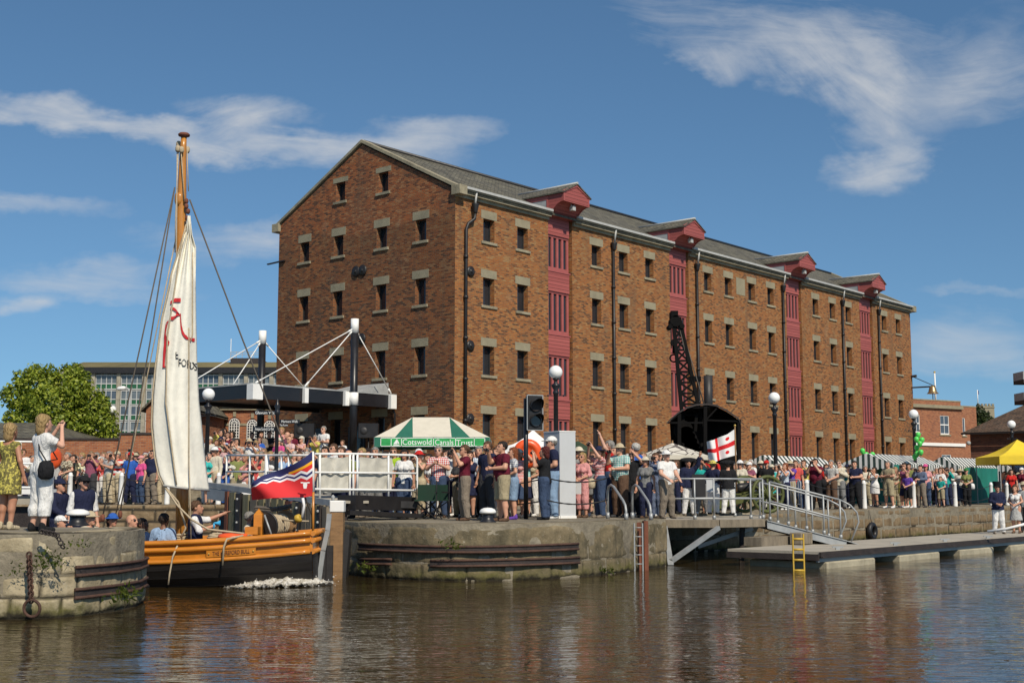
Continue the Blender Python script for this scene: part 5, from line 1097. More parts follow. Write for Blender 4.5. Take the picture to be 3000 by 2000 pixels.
for name, pts, r, mt in (('shroud', [hound, at(414,1000,23.9), at(301,1510,23.4)], .014, 'rope_dark'), ('shroud', [hound, at(440,1000,24.2), at(352,1500,23.6)], .014, 'rope_dark'),
        ('shroud', [mp(515,700), at(452,1000,24.6), at(385,1330,24.9), at(335,1520,25.2)], .012, 'rope'), ('forestay', [fore, at(713,1000,24.5), at(858,1365,24.5), at(919,1520,24.5)], .016, 'rope_dark'),
        ('halyard', [mp(523,440,-.1), mp(514,640,-.1), mp(513,740,-.1)], .010, 'rope'), ('halyard', [mp(548,440,0), mp(552,560,-.05)], .010, 'rope'), ('halyard', [mp(531,445,-.14), mp(540,590,-.14)], .010, 'rope'), ('halyard', [mp(519,440,-.1), mp(517,760,-.12), mp(502,820,-.12)], .010, 'rope'),
        ('sheet_rope', [at(482,1424,23.6), at(520,1480,23.6), at(560,1520,23.5), at(610,1550,23.45), at(715,1562,23.6)], .020, 'rope'), ('sheet_rope', [at(484,1426,23.6), at(522,1470,23.7), at(545,1545,23.7), at(530,1575,23.7)], .020, 'rope'),
        ('mooring_rope', [at(520,1597,23.25), at(506,1630,23.22), at(497,1680,23.2), at(493,1712,23.2)], .018, 'rope'), ('mooring_rope', [at(712,1568,23.4), at(690,1573,23.3), at(665,1578,23.2), at(656,1600,23.2), at(652,1655,23.2)], .020, 'rope'),
        ('warp', [at(808,1521,24.6), at(866,1525,24.3), at(905,1526,24.4)], .016, 'rope')):
    line(name, pts, r, mt)
for u, v, D in ((301,1515,23.4),(352,1505,23.6),(293,1517,24.9)): b = MB(); b.lathe(at(u,v,D)-Vector((0,0,.08)), [(.02,0),(.04,.04),(.04,.11),(.02,.14)], 8); b.build('deadeye', 'timber_red', bt)
# tack rope coil on the mast, coils on deck
b = MB()
for k in range(4): b.torus(mp(527,1560+k*7,-.06), .15-.01*k, .022, (.15*(k%2),-.25,1), 14, 6)
b.torus(mp(524,1578,-.14), .09, .02, (0,-1,.2), 14, 6); b.torus(mp(530,1585,-.14), .08, .02, (.2,-1,0), 14, 6); b.build('rope_coil', 'rope', bt)
b = MB()
for k in range(5): b.torus(at(628+k*2,1572-k*2.5,23.9), .13-.012*k, .018, (.1*(k%3-1),.12*(k%2),1), 14, 6)
b.build('rope_coil', 'rope', bt)
c = at(682,1572,23.62); t__ = thing('lifebuoy', 'bright orange lifebuoy lying on the barge side deck', 'lifebuoy', tuple(c)); b = MB(); b.torus(c, .215, .062, (.0,-.03,1), 28, 10); b.build('ring', 'orange_plastic', t__)
b = MB(); b.box(ux(558,23.7), ux(640,23.7), 23.5, 24.3, .74, .80); b.build('side_deck', 'blue_cloth', bt)
b = MB(); b.box(ux(545,23.8)-.5, ux(545,23.8), 23.45, 25.4, .70, .79); b.build('mast_thwart', 'varnish', bt)
# windlass: two bitts, drum, cross rope
for u, d in ((760,24.1),(842,25.05)):
    x = ux(u,d); b = MB(); zt3 = at(u,1488 if u < 800 else 1475,d).z; b.obox((x-.08,d-.08,.2), (.16,0,0), (0,.16,0), (0,0,zt3-.32)); 
    q = [(x-.08,d-.08,zt3-.12), (x+.08,d-.08,zt3-.12), (x+.08,d+.08,zt3-.12), (x-.08,d+.08,zt3-.12)]
    for i in range(4): b.poly([q[i], q[(i+1)%4], (x,d,zt3)])
    b.build('windlass_post', 'varnish', bt)
p, q = at(776,1540,24.2), at(836,1533,25.0); dr = (q-p).normalized(); LN = (q-p).length; b = MB(); b.lathe(p, [(.25,0),(.25,.06),(.19,.07),(.17,LN*.5),(.19,LN-.07),(.26,LN-.06),(.26,LN)], 20, axis=dr); dm = b.build('windlass_drum', 'timber_brown', bt)
b = MB()
for k in range(7): b.torus(p+dr*(LN*(.2+.09*k)), .19, .022, dr, 18, 6)
b.build('drum_rope', 'rope', dm)
b = MB(); b.lathe(p-dr*.04, [(.27,0),(.27,.05)], 26, axis=dr); b.torus(p-dr*.02, .27, .025, dr, 26, 6); b.build('gear_wheel', 'black_iron', dm)
b = MB(); p, q = at(748,1487,24.05), at(852,1482,25.1)
for dz, dy in ((0,0),(.03,.04),(-.03,-.03),(.015,-.05),(-.02,.05)): b.tube([p+Vector((0,dy,dz)), (p+q)/2+Vector((0,dy,dz-.05)), q+Vector((0,dy,dz))], .02, 6)
b.build('lashing', 'rope_dark', bt)
line('quarter_strut', [at(775,1508,24), at(796,1568,23.9)], .02, 'galvanised')
b = MB(); b.lathe(at(873,1518,24.3), [(.06,-.05),(.08,-.03),(.08,.04),(.05,.06)], 14, axis=(1,-.4,.3)); b.build('float', 'yellow_paint', bt)
line('float_rope', [at(887,1458,24.3), at(891,1480,24.3), at(885,1515,24.3)], .028, 'white_cloth')
b = MB(); b.obox(at(717,1565,23.7), (.24,0,0), (0,.3,0), (0,0,.14)); b.build('deck_chock', 'varnish', bt)
# ensign and its staff
fp_ = thing('ensign', 'large red, white and blue wavy flag flying at the barge stern', 'flag', tuple(at(918,1560,24.4)))
b = MB(); b.tube([at(917,1570,24.45), at(918,1440,24.45)], .024, 8); b.build('staff', 'varnish_mast', fp_); b = MB(); b.tube([at(918,1440,24.45), at(916,1322,24.45)], .028, 8); b.build('staff_sleeve', 'white_paint', fp_)
TOPE = [(915,1322),(892,1340),(862,1358),(830,1372),(800,1382),(770,1392),(745,1408),(735,1420)]; BOTE = [(916,1452),(890,1456),(862,1456),(830,1457),(800,1458),(775,1461),(752,1463),(738,1464)]
m = bpy.data.materials.new('ensign_cloth'); g = G(nt(m)); s_ = g.n('ShaderNodeSeparateXYZ', ins={0: g.tc('UV')}); X_, Y_ = s_.outputs[0], s_.outputs[1]
wave = g.math('MULTIPLY', g.math('SUBTRACT', g.math('PINGPONG', X_, .095), .0475), .8); yv = g.math('SUBTRACT', g.math('ADD', Y_, wave), g.math('MULTIPLY', X_, .36))
def band(lo): return g.math('GREATER_THAN', yv, lo)
col = g.mix(band(.41), (.62,.035,.04,1), (.75,.74,.75,1)); col = g.mix(band(.475), col, (.03,.03,.13,1)); col = g.mix(band(.535), col, (.75,.74,.75,1)); col = g.mix(band(.60), col, g.mix(g.math('GREATER_THAN', X_, .36), (.62,.035,.03,1), (.03,.03,.13,1)))
col = g.mix(g.math('MULTIPLY', g.math('GREATER_THAN', Y_, .73), g.math('LESS_THAN', X_, .36)), col, (.75,.36,.02,1)); col = g.mix(g.math('GREATER_THAN', Y_, .80), col, (.025,.028,.10,1))
g.pbsdf(col, .75, 0, None, .2); MATS['ensign_cloth'] = m
b = MB(); n1, n2 = 40, 20; fuv = []; rows = []
for j in range(n2+1):
    row = []
    for i in range(n1+1):
        a_ = lerp2(TOPE, 7*i/n1); c_ = lerp2(BOTE, 7*i/n1); f = j/n2; u, v = a_[0]+(c_[0]-a_[0])*f, a_[1]+(c_[1]-a_[1])*f
        row.append(at(u, v, 24.42-.25*math.sin(i/n1*math.pi)*.5-.09*math.sin(i/n1*9+f*2.0)*(i/n1+.15)-.05*math.sin(f*4+i*.2)))
    rows.append(row)
b.grid(rows, 0, True, True); fo = b.build('flag', 'ensign_cloth', fp_); uvl = fo.data.uv_layers[0]
for pl in fo.data.polygons:
    for li in pl.loop_indices: k = fo.data.loops[li].vertex_index; uvl.data[li].uv = ((k % (n1+1))/n1, 1-(k//(n1+1))/n2)
b = MB(); c = at(894,1420,24.2); P = lambda x, z: c+Vector((x*.0066, -.0, z*.0066))
b.poly([P(-5,8), P(5,8), P(6,0), P(4,-10), P(-4,-10), P(-6,0)][::-1]); b.poly([P(-14,8), P(-12,5), P(-5,5), P(-5,8), P(-8,9)][::-1]); b.poly([P(5,8), P(5,5), P(12,5), P(14,8), P(8,9)][::-1]); b.build('bull_badge', 'white_cloth', fo)
# wake
b = MB(); rows = []
for i in range(121):
    f = i/120; x = ux(640,22.9)+(ux(998,24)-ux(640,22.9))*f; y0 = 23.15+.9*f; w = (.16+.62*math.sin(math.pi*min(1,f*1.05))**.8); row = []
    for j in range(13):
        h = j/12; z = (.02+.17*math.sin(math.pi*h)*math.sin(math.pi*f**1.3)*(.85+.35*NZ.noise((f*22, h*4, 2))))*(1 if 0 < j < 12 else 0)-.012
        row.append((x+.05*NZ.noise((i*.25, j*.5, 1)), y0-w*.55+w*1.3*h, z+max(0, .06*NZ.noise((i*.6, j*.9, 7))+.03*NZ.noise((i*1.3, j*1.7, 9)))*(0 < j < 12)))
    rows.append(row)
b.grid(rows, 0, True); fm_ = b.build('water_foam', 'foam'); at_ = fm_.data.attributes.new('edge', 'FLOAT', 'POINT'); at_.data.foreach_set('value', [math.sin(math.pi*j/12)*min(1, 4*(i/120)*1.0, 5*(1-i/120)) for i in range(121) for j in range(13)]); fm_['kind'] = 'stuff'; tag(fm_, 'white churned foam trailing from the barge stern', 'foam')
b = MB(); rr = random.Random(4)
for i in range(36):
    f = .45+.55*rr.random(); x = ux(450,23)+(ux(1000,24)-ux(450,23))*f; b.ball((x, 23.1+.8*f*f+rr.uniform(-.15,.25), .01+(.18*rr.random() if f > .5 else .0)), rr.uniform(.006,.014), 5, 4)
o_ = b.build('spray', 'white_cloth'); o_['kind'] = 'stuff'; tag(o_, 'small water drops and froth along the barge waterline', 'spray')
# ---------------------------------------------------------------- lock gate behind the barge
lg = thing('lock_gate', 'timber lock gate with white railed walkway behind the barge', 'lock gate', tuple(at(800,1600,30)))
Ng, Fg = at(972,1466,27.6), at(612,1414,34.0); dg = (Fg-Ng); dh = Vector((dg.x, dg.y, 0)).normalized(); ng = Vector((dh.y, -dh.x, 0)); ng = ng if ng.y < 0 else -ng; Lg = dg.length; dg = dg.normalized()
b = MB(); b.obox(Ng-ng*.9-Vector((0,0,.06)), dg*Lg, ng*.9, Vector((0,0,.055))); b.build('walkway', 'deck_grey', lg)
b = MB(); b.obox(Ng-Vector((0,0,.11)), dg*Lg, ng*.05, Vector((0,0,.13))); b.obox(Fg-dg*2.4-Vector((0,0,.42)), dg*2.4, ng*.045, Vector((0,0,.30))); b.build('edge_beam', 'lead', lg)
us = [(663,9,'timber_red'),(676,16,'timber_green'),(698,14,'black_iron'),(716,17,'timber_green'),(738,20,'timber_grey'),(762,16,'timber_green'),(783,14,'timber_grey'),(800,17,'timber_green'),(821,16,'timber_green'),(840,18,'timber_red'),(860,14,'timber_green'),(875,10,'black_iron'),(888,15,'timber_grey'),(905,13,'timber_grey'),(920,15,'timber_green'),(938,10,'rust_dark'),(950,14,'timber_grey')]
base = Ng
for u, w, mt in us:
    rx = ray(u, 1500)[0]; o2 = Ng+ng*.04; l0 = (rx*o2.y-o2.x)/(dh.x-rx*dh.y); rx2 = ray(u+w, 1500)[0]; l1 = (rx2*o2.y-o2.x)/(dh.x-rx2*dh.y); l0, l1 = sorted((l0, l1)); ztop = Ng.z+dg.z*l0/Vector((dg.x,dg.y)).length-.13
    if l1 < 0 : continue
    b = MB(); iron = mt in ('black_iron','rust_dark'); b.obox(Vector((o2.x,o2.y,-.3))+dh*(l0+.01)-ng*(.0 if iron else .06), dh*(l1-l0-.02), ng*(.09 if iron else .12), Vector((0,0,ztop+.3))); pp = b.build('gate_plank' if not iron else 'gate_strap', mt, lg)
    if iron:
        b = MB()
        for k in range(6): b.ball(Vector((o2.x,o2.y,.1+k*(ztop-.1)/5.5))+dh*(l0+l1)/2+ng*.1, .035, 8, 5)
        b.build('bolt_heads', 'lead', pp)
b = MB(); b.obox(Vector((Ng.x,Ng.y,-.3))-ng*.3, dh*Lg*.99, -ng*.1, Vector((0,0,1.5))); b.build('gate_back', 'rust_dark', lg)
def on_gate(u, back=.0):
    o2 = Ng-ng*back; rx = ray(u, 1400)[0]; l = (rx*o2.y-o2.x)/(dh.x-rx*dh.y); return o2+dh*l+Vector((0,0,dg.z*l/Vector((dg.x,dg.y)).length))
rails = []; hts = {}
for u in (663, 731, 781, 824, 845, 907):
    p = on_gate(u, .1); zt2 = at(u, 1333, p.y).z; b = MB(); b.tube([p-Vector((0,0,.1)), Vector((p.x,p.y,zt2))], .055 if u == 781 else .026, 8); b.build('rail_post', 'white_paint', lg); rails.append(Vector((p.x,p.y,zt2)))
b = MB(); q = rails[0]; b.tube([q-Vector((0,0,.42)), q]+rails[1:], .026, 8); b.build('top_rail', 'white_paint', lg)
b = MB(); b.tube([Vector((p.x,p.y,at(800,1381,p.y).z)) for p in rails], .024, 8); b.build('mid_rail', 'white_paint', lg)
# balance beam on the quay with railing and canvas
bb2 = thing('balance_beam', 'white railings hung with grey canvas sheets over a black balance beam', 'railing', tuple(at(1100,1500,29)))
BD0, BD1 = 28.3, 29.9
def onb(u, v): f = (u-925)/(1222-925); return at(u, v, BD0+(BD1-BD0)*f)
for u, v1 in ((937,1462),(1025,1470),(1035,1463),(1138,1462),(1047,1440)):
    b = MB(); b.tube([onb(u,v1), onb(u,1331)], .026, 8); b.build('rail_post', 'white_paint', bb2)
for v in (1329, 1383, 1434):
    b = MB()
    if v == 1329: b.tube([onb(922,v), onb(1040,v), onb(1210,v+4), onb(1218,v+7), onb(1222,v+14), onb(1222,1424), onb(1219,1432), onb(1212,1436)], .026, 8)
    elif v == 1434: b.tube([onb(922,1432), onb(1212,1436)], .026, 8)
    else: b.tube([onb(922,v), onb(1221,v+3)], .024, 8)
    b.build('rail', 'white_paint', bb2)
for (u0, u1, ph) in ((929,1022,0),(1050,1148,2)):
    rows = []
    for j in range(15):
        v = 1337+(1440-1337)*j/14; rows.append([onb(u0+(u1-u0)*i/24+(4*math.sin(j*.4) if i in (0,24) else 0)*.5, v+(3.5*math.sin(math.pi*i/24) if j in (0,) else 0)+(2.5*math.sin(math.pi*i/24) if j == 14 else 0))+Vector((0,.05+.025*math.sin(i*.7+ph+j*.2)*math.sin(math.pi*j/14+.4)+.04*NZ.noise((i*.25+ph, j*.3, 5)),0)) for i in range(25)])
    b = MB(); b.grid(rows, 0, True, True); b.build('canvas_sheet', 'canvas', bb2)
b = MB(); p, q = at(1055,1474,29.0), at(1216,1478,29.6); b.bar(p, q, .3, .16); beam = b.build('beam', 'window_frame_dark', bb2)
b = MB(); b.bar(at(1080,1473,28.8), at(1125,1474.5,28.95), .02, .012); b.build('painted_line', 'cream_cloth', beam)
b = MB(); p, q = at(1015,1468,27.9), at(1190,1476,29.6); b.bar(p-Vector((0,0,.02)), q+Vector((0,.35,0)), .5, .32); b.build('counterbalance', 'black_iron', bb2)
b = MB(); b.bar(at(1000,1500,27.9), at(1210,1510,29.4), .6, .10); b.build('beam_track', 'black_iron', bb2)
gp = thing('gate_post', 'squared brown timber post with white painted top at the lock mouth', 'post', tuple(at(987,1690,25.9)))
x0, x1, D = ux(968,25.9), ux(1006,25.9), 25.9; zt4, zc4, = at(985,1466,D).z, at(985,1500,D).z
b = MB(); b.box(x0, x1, D, D+.3, -.4, zc4); b.build('shaft', 'timber_brown', gp, bevel=.012); b = MB(); b.box(x0-.012, x1+.012, D-.012, D+.32, zc4+.002, zt4); b.build('painted_top', 'white_paint', gp, bevel=.015)
b = MB(); b.lathe((x0+.04,D+.1,zt4), [(.03,0),(.03,.05),(.045,.08),(.01,.12)], 8); b.build('cap_bolt', 'lead', gp)
b = MB(); P = [(ux(1003,D),zc4-.45),(ux(1012,D),zc4-.35),(ux(1024,D),zc4-.42),(ux(1020,D),zc4-.95),(ux(1012,D),-.3),(ux(1003,D),-.3)]
A_ = [(x, D+.1, z) for x, z in P]; B_ = [(x, D+.5, z) for x, z in P]; b.poly(A_[::-1]); b.poly(B_)
for i in range(6): b.poly([A_[i], A_[(i+1)%6], B_[(i+1)%6], B_[i]])
b.build('rubbing_piece', 'window_frame_dark', gp)
# nearer lock gate end at far left
lg2 = thing('lock_gate', 'lock gate walkway with white rails behind the two women at left', 'lock gate', (-12, 30, 1.2)); D = 30
for v in (1293, 1357, 1427): b = MB(); b.tube([at(-160,v-2,D), at(150,v+1,D)], .026, 8); b.build('rail', 'white_paint', lg2)
for u in (-100, -20, 60, 148): b = MB(); b.tube([at(u,1440,D), at(u,1293,D)], .026, 8); b.build('rail_post', 'white_paint', lg2)
b = MB(); b.obox(at(-160,1447,D), at(150,1447,D)-at(-160,1447,D), Vector((0,.8,0)), Vector((0,0,.12))); b.build('walkway', 'white_paint', lg2)
b = MB(); b.obox(at(-160,1462,D+.1)-Vector((0,0,.12)), at(140,1462,D)-at(-160,1462,D), Vector((0,.3,0)), Vector((0,0,.2))); b.build('beam', 'deck_grey', lg2)
b = MB(); b.obox(at(143,1502,D-.1), (.12,0,0), (0,.3,0), (0,0,.36)); b.build('beam_end', 'white_paint', lg2)
b = MB(); b.obox(at(-160,1560,D+.3), at(150,1560,D+.3)-at(-160,1560,D+.3), Vector((0,.2,0)), Vector((0,0,.62))); b.build('gate_timbers', 'rust_dark', lg2)
# ---------------------------------------------------------------- white chain posts and chains
def post(p, h, lab, g=None):
    t_ = thing('chain_post', lab, 'post', tuple(p), g or 'white chain posts'); b = MB(); b.lathe(p, [(.095,0),(.09,.05),(.075,h-.14),(.085,h-.12),(.085,h-.09),(.06,h-.07),(.065,h-.03),(.03,h)], 14); b.build('shaft', 'white_paint', t_); return t_
def chain(p, q, sag, lab, r=.016, mat='black_iron'):
    b = MB(); n = 14; b.tube([p.lerp(q, i/n)-Vector((0,0,sag*4*(i/n)*(1-i/n))) for i in range(n+1)], [r*(1.25 if i % 2 else .85) for i in range(n+1)], 5)
    o_ = b.build('chain', mat); tag(o_, lab, 'chain', 'chains between the posts')
CP = [(1128,1508,'white chain post below the canvas railing'), (1372,1510,'white chain post beside the man in taupe trousers')]
prev = None
for u, v, lb in CP:
    p = onz(u, v-3, Q); p.y += .3; p.x *= p.y/(p.y-.3); post(p, 1.08, lb)
    if prev is not None:
        chain(prev+Vector((0,0,.95)), p+Vector((0,0,.95)), .16, 'upper dark chain left of the taupe trousered man'); chain(prev+Vector((0,0,.45)), p+Vector((0,0,.45)), .14, 'lower dark chain left of the taupe trousered man')
    prev = p
e = Vector((ux(1780,29.2), 29.2, Q)); md = Vector((ux(1600,28.6), 28.6, Q))
for h, nm in ((.95,'upper'),(.45,'lower')): chain(prev+Vector((0,0,h)), md+Vector((0,0,h)), .14, nm+' dark chain behind the cargo shorts man'); chain(md+Vector((0,0,h)), e+Vector((0,0,h)), .10, nm+' dark chain behind the woman in pink')
prev = None
RP = [(2363,1495,'below the maroon shirted photographer'), (2530,1495,'beside the man in a dark navy shirt'), (2675,1487,'right of the boy in purple'), (2796,1483,'left of the woman in olive'), (2902,1480,'in front of the teal curtain'), (2948,1478,'behind the grey skirted woman')]
for u, v, lb in RP:
    s_ = s_at(u, TQ+.55); p = wp(s_, TQ+.55, Q); post(p, 1.05, 'white chain post on the right quay '+lb)
    if prev is not None:
        for h, nm in ((.92,'upper'),(.42,'lower')): chain(prev+Vector((0,0,h)), p+Vector((0,0,h)), .2, nm+' chain left of post '+lb, .013)
    prev = p
prev = None
for u, lb in ((355,'beside the man in a red striped polo'), (490,'just under the sail foot'), (640,'right of the sail foot'), (205, 'near the life jacketed boatman')):
    p = Vector((ux(u,42.6), 42.6, 1.31)); post(p, 1.08, 'white chain post on the far lockside '+lb)
for h, nm in ((.9,'upper'),(.4,'lower')): chain(Vector((ux(205,42.6),42.6,1.31+h)), Vector((ux(355,42.6),42.6,1.31+h)), .12, nm+' chain in front of the far left crowd', .012); chain(Vector((ux(355,42.6),42.6,1.31+h)), Vector((ux(490,42.6),42.6,1.31+h)), .12, nm+' chain left of the sail foot', .012)
# mooring bollards
for u, v, z, r, lab in ((1429,1529,Q,.135,'black mooring bollard with white domed top on the central quay'), (227,1539,1.155,.155,'black mooring bollard with white domed top on the left pier')):
    p = onz(u, v, z); t_ = thing('mooring_bollard', lab, 'bollard', tuple(p)); h = at(u, 1486 if u > 1000 else 1490, p.y).z-z
    b = MB(); b.lathe(p, [(r*1.35,0),(r*1.3,.02),(r*.95,.05),(r*.88,h*.4),(r*.9,h*.58)], 20); b.build('body', 'black_paint', t_); b = MB(); b.lathe(p, [(r*.9,h*.58),(r*1.25,h*.62),(r*1.32,h*.72),(r*1.1,h*.88),(r*.6,h*.98),(r*.05,h)], 20); b.build('painted_cap', 'white_paint', t_)
# rubbing rails on the quay faces
def rail_on(par, pts, zs, name='rub_rail', off=.06, prof=.10):
    """rusty double flanged rail along a path of plan points"""
    b = MB(); P = [Vector((p[0], p[1], 0)) for p in pts]; n = len(P)
    out = []
    for i in range(n):
        t = (P[min(i+1,n-1)]-P[max(i-1,0)]).normalized(); out.append(P[i]+Vector((t.y,-t.x,0))*off)
    for dz, r in ((prof, .045), (-prof, .045)): b.tube([(p.x, p.y, z+dz) for p, z in zip(out, zs)], r*.55, 8, 0)
    rows = [[(p.x, p.y, z+prof) for p, z in zip(out, zs)], [(p.x, p.y, z-prof) for p, z in zip(out, zs)]]; b.grid(rows, 1, True, True); b.build(name, ['rust','rust_dark'], par)
def nose_pts(u0, u1, n=14):
    out = []
    for i in range(n+1):
        u = u0+(u1-u0)*i/n; k = 0
        us_ = [q[0]/q[1]*3703+1500 for q in NOSE]
        for k in range(len(us_)-2):
            if us_[k+1] >= u: break
        f = (u-us_[k])/(us_[k+1]-us_[k]); out.append(NOSE[k].lerp(NOSE[k+1], f))
    return out
P = nose_pts(1064, 1684); rail_on(cw, P, [at(1064+620*i/14, 1600+9*math.sin(math.pi*i/14)-1*i/14, p.y).z for i, p in enumerate(P)], off=.10, prof=.055)
P = nose_pts(1266, 1687); rail_on(cw, P, [at(1266+421*i/14, 1649-10*(i/14)**2, p.y).z for i, p in enumerate(P)], off=.10, prof=.055)
P = nose_pts(1070, 1160, 5); rail_on(cw, P, [at(1070+90*i/5, 1644, p.y).z for i, p in enumerate(P)], off=.10, prof=.05)
P = LQ[4:9]; PP = []
for i in range(len(P)-1):
    for k in range(4): PP.append((P[i][0]+(P[i+1][0]-P[i][0])*k/4, P[i][1]+(P[i+1][1]-P[i][1])*k/4))
PP.insert(0, (-6.2, 17.99))
def rl(z): return [z]*len(PP)
rail_on(lw, PP, rl(.63), off=.06, prof=.058); rail_on(lw, PP, rl(.32), off=.06, prof=.058)
# chain and ring on the left pier
b = MB(); c = Vector((ux(100,17.5), 17.42, 0)); zt5, zb5 = at(100,1625,17.45).z, at(104,1765,17.45).z
n = 15
for i in range(n): b.torus((c.x+.004*i, c.y, zt5+(zb5-zt5)*i/n), .042, .014, (1,0,0) if i % 2 else (.3,1,0), 10, 5)
ch = b.build('chain', 'rust'); tag(ch, 'rusty hanging chain with a big ring on the left pier face', 'chain'); b = MB(); b.torus((c.x+.075, c.y-.01, zb5-.07), .115, .022, (0.1,1,.1), 22, 7); rg = b.build('ring', 'rust', ch, world=False)
b = MB()
for i in range(12): f = i/11; p = at(128+60*f, 1556+ (12*f if f < .7 else 8+70*(f-.7)*1.7), 17.55-.1*f); b.torus((p.x, p.y-.06, p.z), .032, .011, (.4*(i%2),1,.5*(i%2)), 10, 5)
tag(b.build('chain', 'rust_dark'), 'short loose chain draped over the left pier edge', 'chain')
# weeds in the joints
def weed(pts, nrm, seed, lab, size=.05, n=60):
    r = np.random.default_rng(seed); b = MB()
    for p in pts:
        for k in range(n):
            o_ = Vector(p)+Vector((r.normal()*.12, -abs(r.normal())*.02, r.normal()*.05)); d_ = Vector((r.normal()*.6, -.5, .6+r.normal()*.4)).normalized()*size*r.uniform(.6,1.8); w = Vector((r.normal(), r.normal()*.3, r.normal()))*.012
            b.poly([o_-w, o_+w, o_+d_+w*.4])
    o__ = b.build('wall_weeds', 'weed'); o__['kind'] = 'stuff'; tag(o__, lab, 'weeds')
weed([at(125,1632,17.5), at(140,1650,17.5), at(160,1655,17.5), at(110,1655,17.5), at(60,1668,17.5), at(145,1625,17.5), at(225,1595,17.7)], 0, 3, 'green weeds growing from the joints of the left pier', .035, 42)
weed([at(370,1735,18.3), at(375,1750,18.3)], 0, 4, 'small tuft of grass near the waterline of the left pier', .07, 60)
weed([at(1072,1660,25.9), at(1320,1597,24.8), at(1768,1672,26.9)], 0, 5, 'weed tufts on the central quay wall', .07, 50)
# ladders
def ladder(name, lab, x0, x1, y, z0, z1, n, mat, r=.02, tilt=(0,0)):
    t_ = thing(name, lab, 'ladder', ((x0+x1)/2, y, z0))
    for x in (x0, x1): b = MB(); b.bar((x,y,z0), (x,y+tilt[1],z1), .05 if r > .02 else .035, .03); b.build('stile', mat, t_)
    for i in range(n): z = z0+(z1-z0)*(i+.5)/n; f = (i+.5)/n; b = MB(); b.tube([(x0,y+tilt[1]*f,z), (x1,y+tilt[1]*f,z)], r, 6); b.build('rung', mat, t_)
    return t_
D = 28.33; ladder('steel_ladder', 'grey steel quay ladder of six rungs in the rusty recess', ux(1857,D), ux(1881,D), D, -.15, 1.05, 6, 'galvanised', .013)
t_ = thing('fender_timber', 'reddish timber fender boards behind the quay ladder', 'fender', (ux(1870,28.6), 28.6, 0)); b = MB(); b.box(ux(1850,28.62), ux(1876,28.62), 28.52, 28.8, -.3, 1.06); b.build('board', 'timber_red', t_); b = MB(); b.box(ux(1883,28.7), ux(1895,28.7), 28.5, 28.85, -.3, 1.09); b.build('board', 'timber_red', t_)
for u in (1780, 1852):
    y = 29.0; t_ = thing('ladder_handrail', 'galvanised bent handrail hoop at the quay ladder top, %s one' % ('left' if u < 1800 else 'right'), 'handrail', (ux(u,y), y, Q)); b = MB()
    q = lambda a_, c_, d_: at(a_, c_, d_); b.tube([Vector((ux(u,30),30,Q)), q(u,1440,30), q(u+3,1425,29.95), q(u+10,1420,29.8), q(u+18,1425,29.6), q(u+45,1465,28.9), q(u+52,1480,28.75), q(u+54,1495,28.7), Vector((ux(u+54,28.7),28.7,Q))], .03, 8); b.build('hoop', 'galvanised', t_)
    b = MB(); 
    for p in ((ux(u,30),30),(ux(u+54,28.7),28.7)): b.lathe((p[0],p[1],Q), [(.05,0),(.045,.15)], 10)
    b.build('socket', 'galvanised', t_)
# ---------------------------------------------------------------- landing stage, gangway, pontoon
ls = thing('landing_stage', 'grey timber landing platform on steel legs at the quay edge', 'platform', (4.8, 33, 1.05)); ZP = 1.05
A_, B_, C_ = Vector((3.66,31.9,ZP)), Vector((5.2,31.9,ZP)), Vector((6.5,32.75,ZP)); E_ = wp(s_at(1945, TQ), TQ, ZP); G_ = wp(s_at(2240, TQ), TQ, ZP)
b = MB(); b.prism([(p.x,p.y) for p in (A_, B_, C_, G_, E_)], ZP-.08, ZP-.01); b.build('deck', 'deck_grey', ls)
for p, q in ((A_, B_), (B_, C_)): b = MB(); n_ = Vector(((q-p).y, -(q-p).x, 0)).normalized(); b.obox(p-Vector((0,0,.2))+n_*.003, q-p, n_*.05, Vector((0,0,.195))); b.build('fascia', 'timber_grey', ls)
for p, q, w in ((at(1946,1545,31.7), at(1965,1660,30.4), .14), (at(1966,1643,30.5), at(2105,1545,31.8), .10), (at(2045,1600,33.2), at(2205,1546,33.2), .10), (at(2170,1600,33.0)-Vector((0,0,.6)), at(2175,1540,33.0), .12)): b = MB(); b.bar(p, q, w); b.build('strut', 'galvanised' if w != .12 else 'rust_dark', ls)
def rail_set(par, base, top_h, mid_h, mat='galvanised', ends=None):
    for p in base: b = MB(); b.tube([p, p+Vector((0,0,top_h))], .024, 8); b.lathe(p, [(.045,0),(.045,.1)], 8); b.build('rail_post', mat, par)
    for h in ((top_h, mid_h)): b = MB(); b.tube([p+Vector((0,0,h)) for p in base], .024, 8); b.build('rail', mat, par)
fr1 = [A_+Vector((.12,.06,0)), A_.lerp(B_,.62)+Vector((0,.06,0)), B_+Vector((-.1,.06,0)), C_+Vector((-.35,-.15,0)), C_+Vector((.0,.03,0))]
H1 = 1.02; rail_set(ls, fr1, H1, .52); p = fr1[0]
b = MB(); b.tube([p+Vector((0,0,H1)), p+Vector((-.16,0,H1)), p+Vector((-.25,.0,H1-.09)), p+Vector((-.25,0,.64)), p+Vector((-.17,0,.53)), p+Vector((0,0,.52))], .024, 8); b.build('rail_end', 'galvanised', ls)
bk = [Vector((5.0,34.6,ZP)), Vector((6.2,35.2,ZP)), G_+Vector((-.3,-1.4,0))]; rail_set(ls, bk, H1, .52)
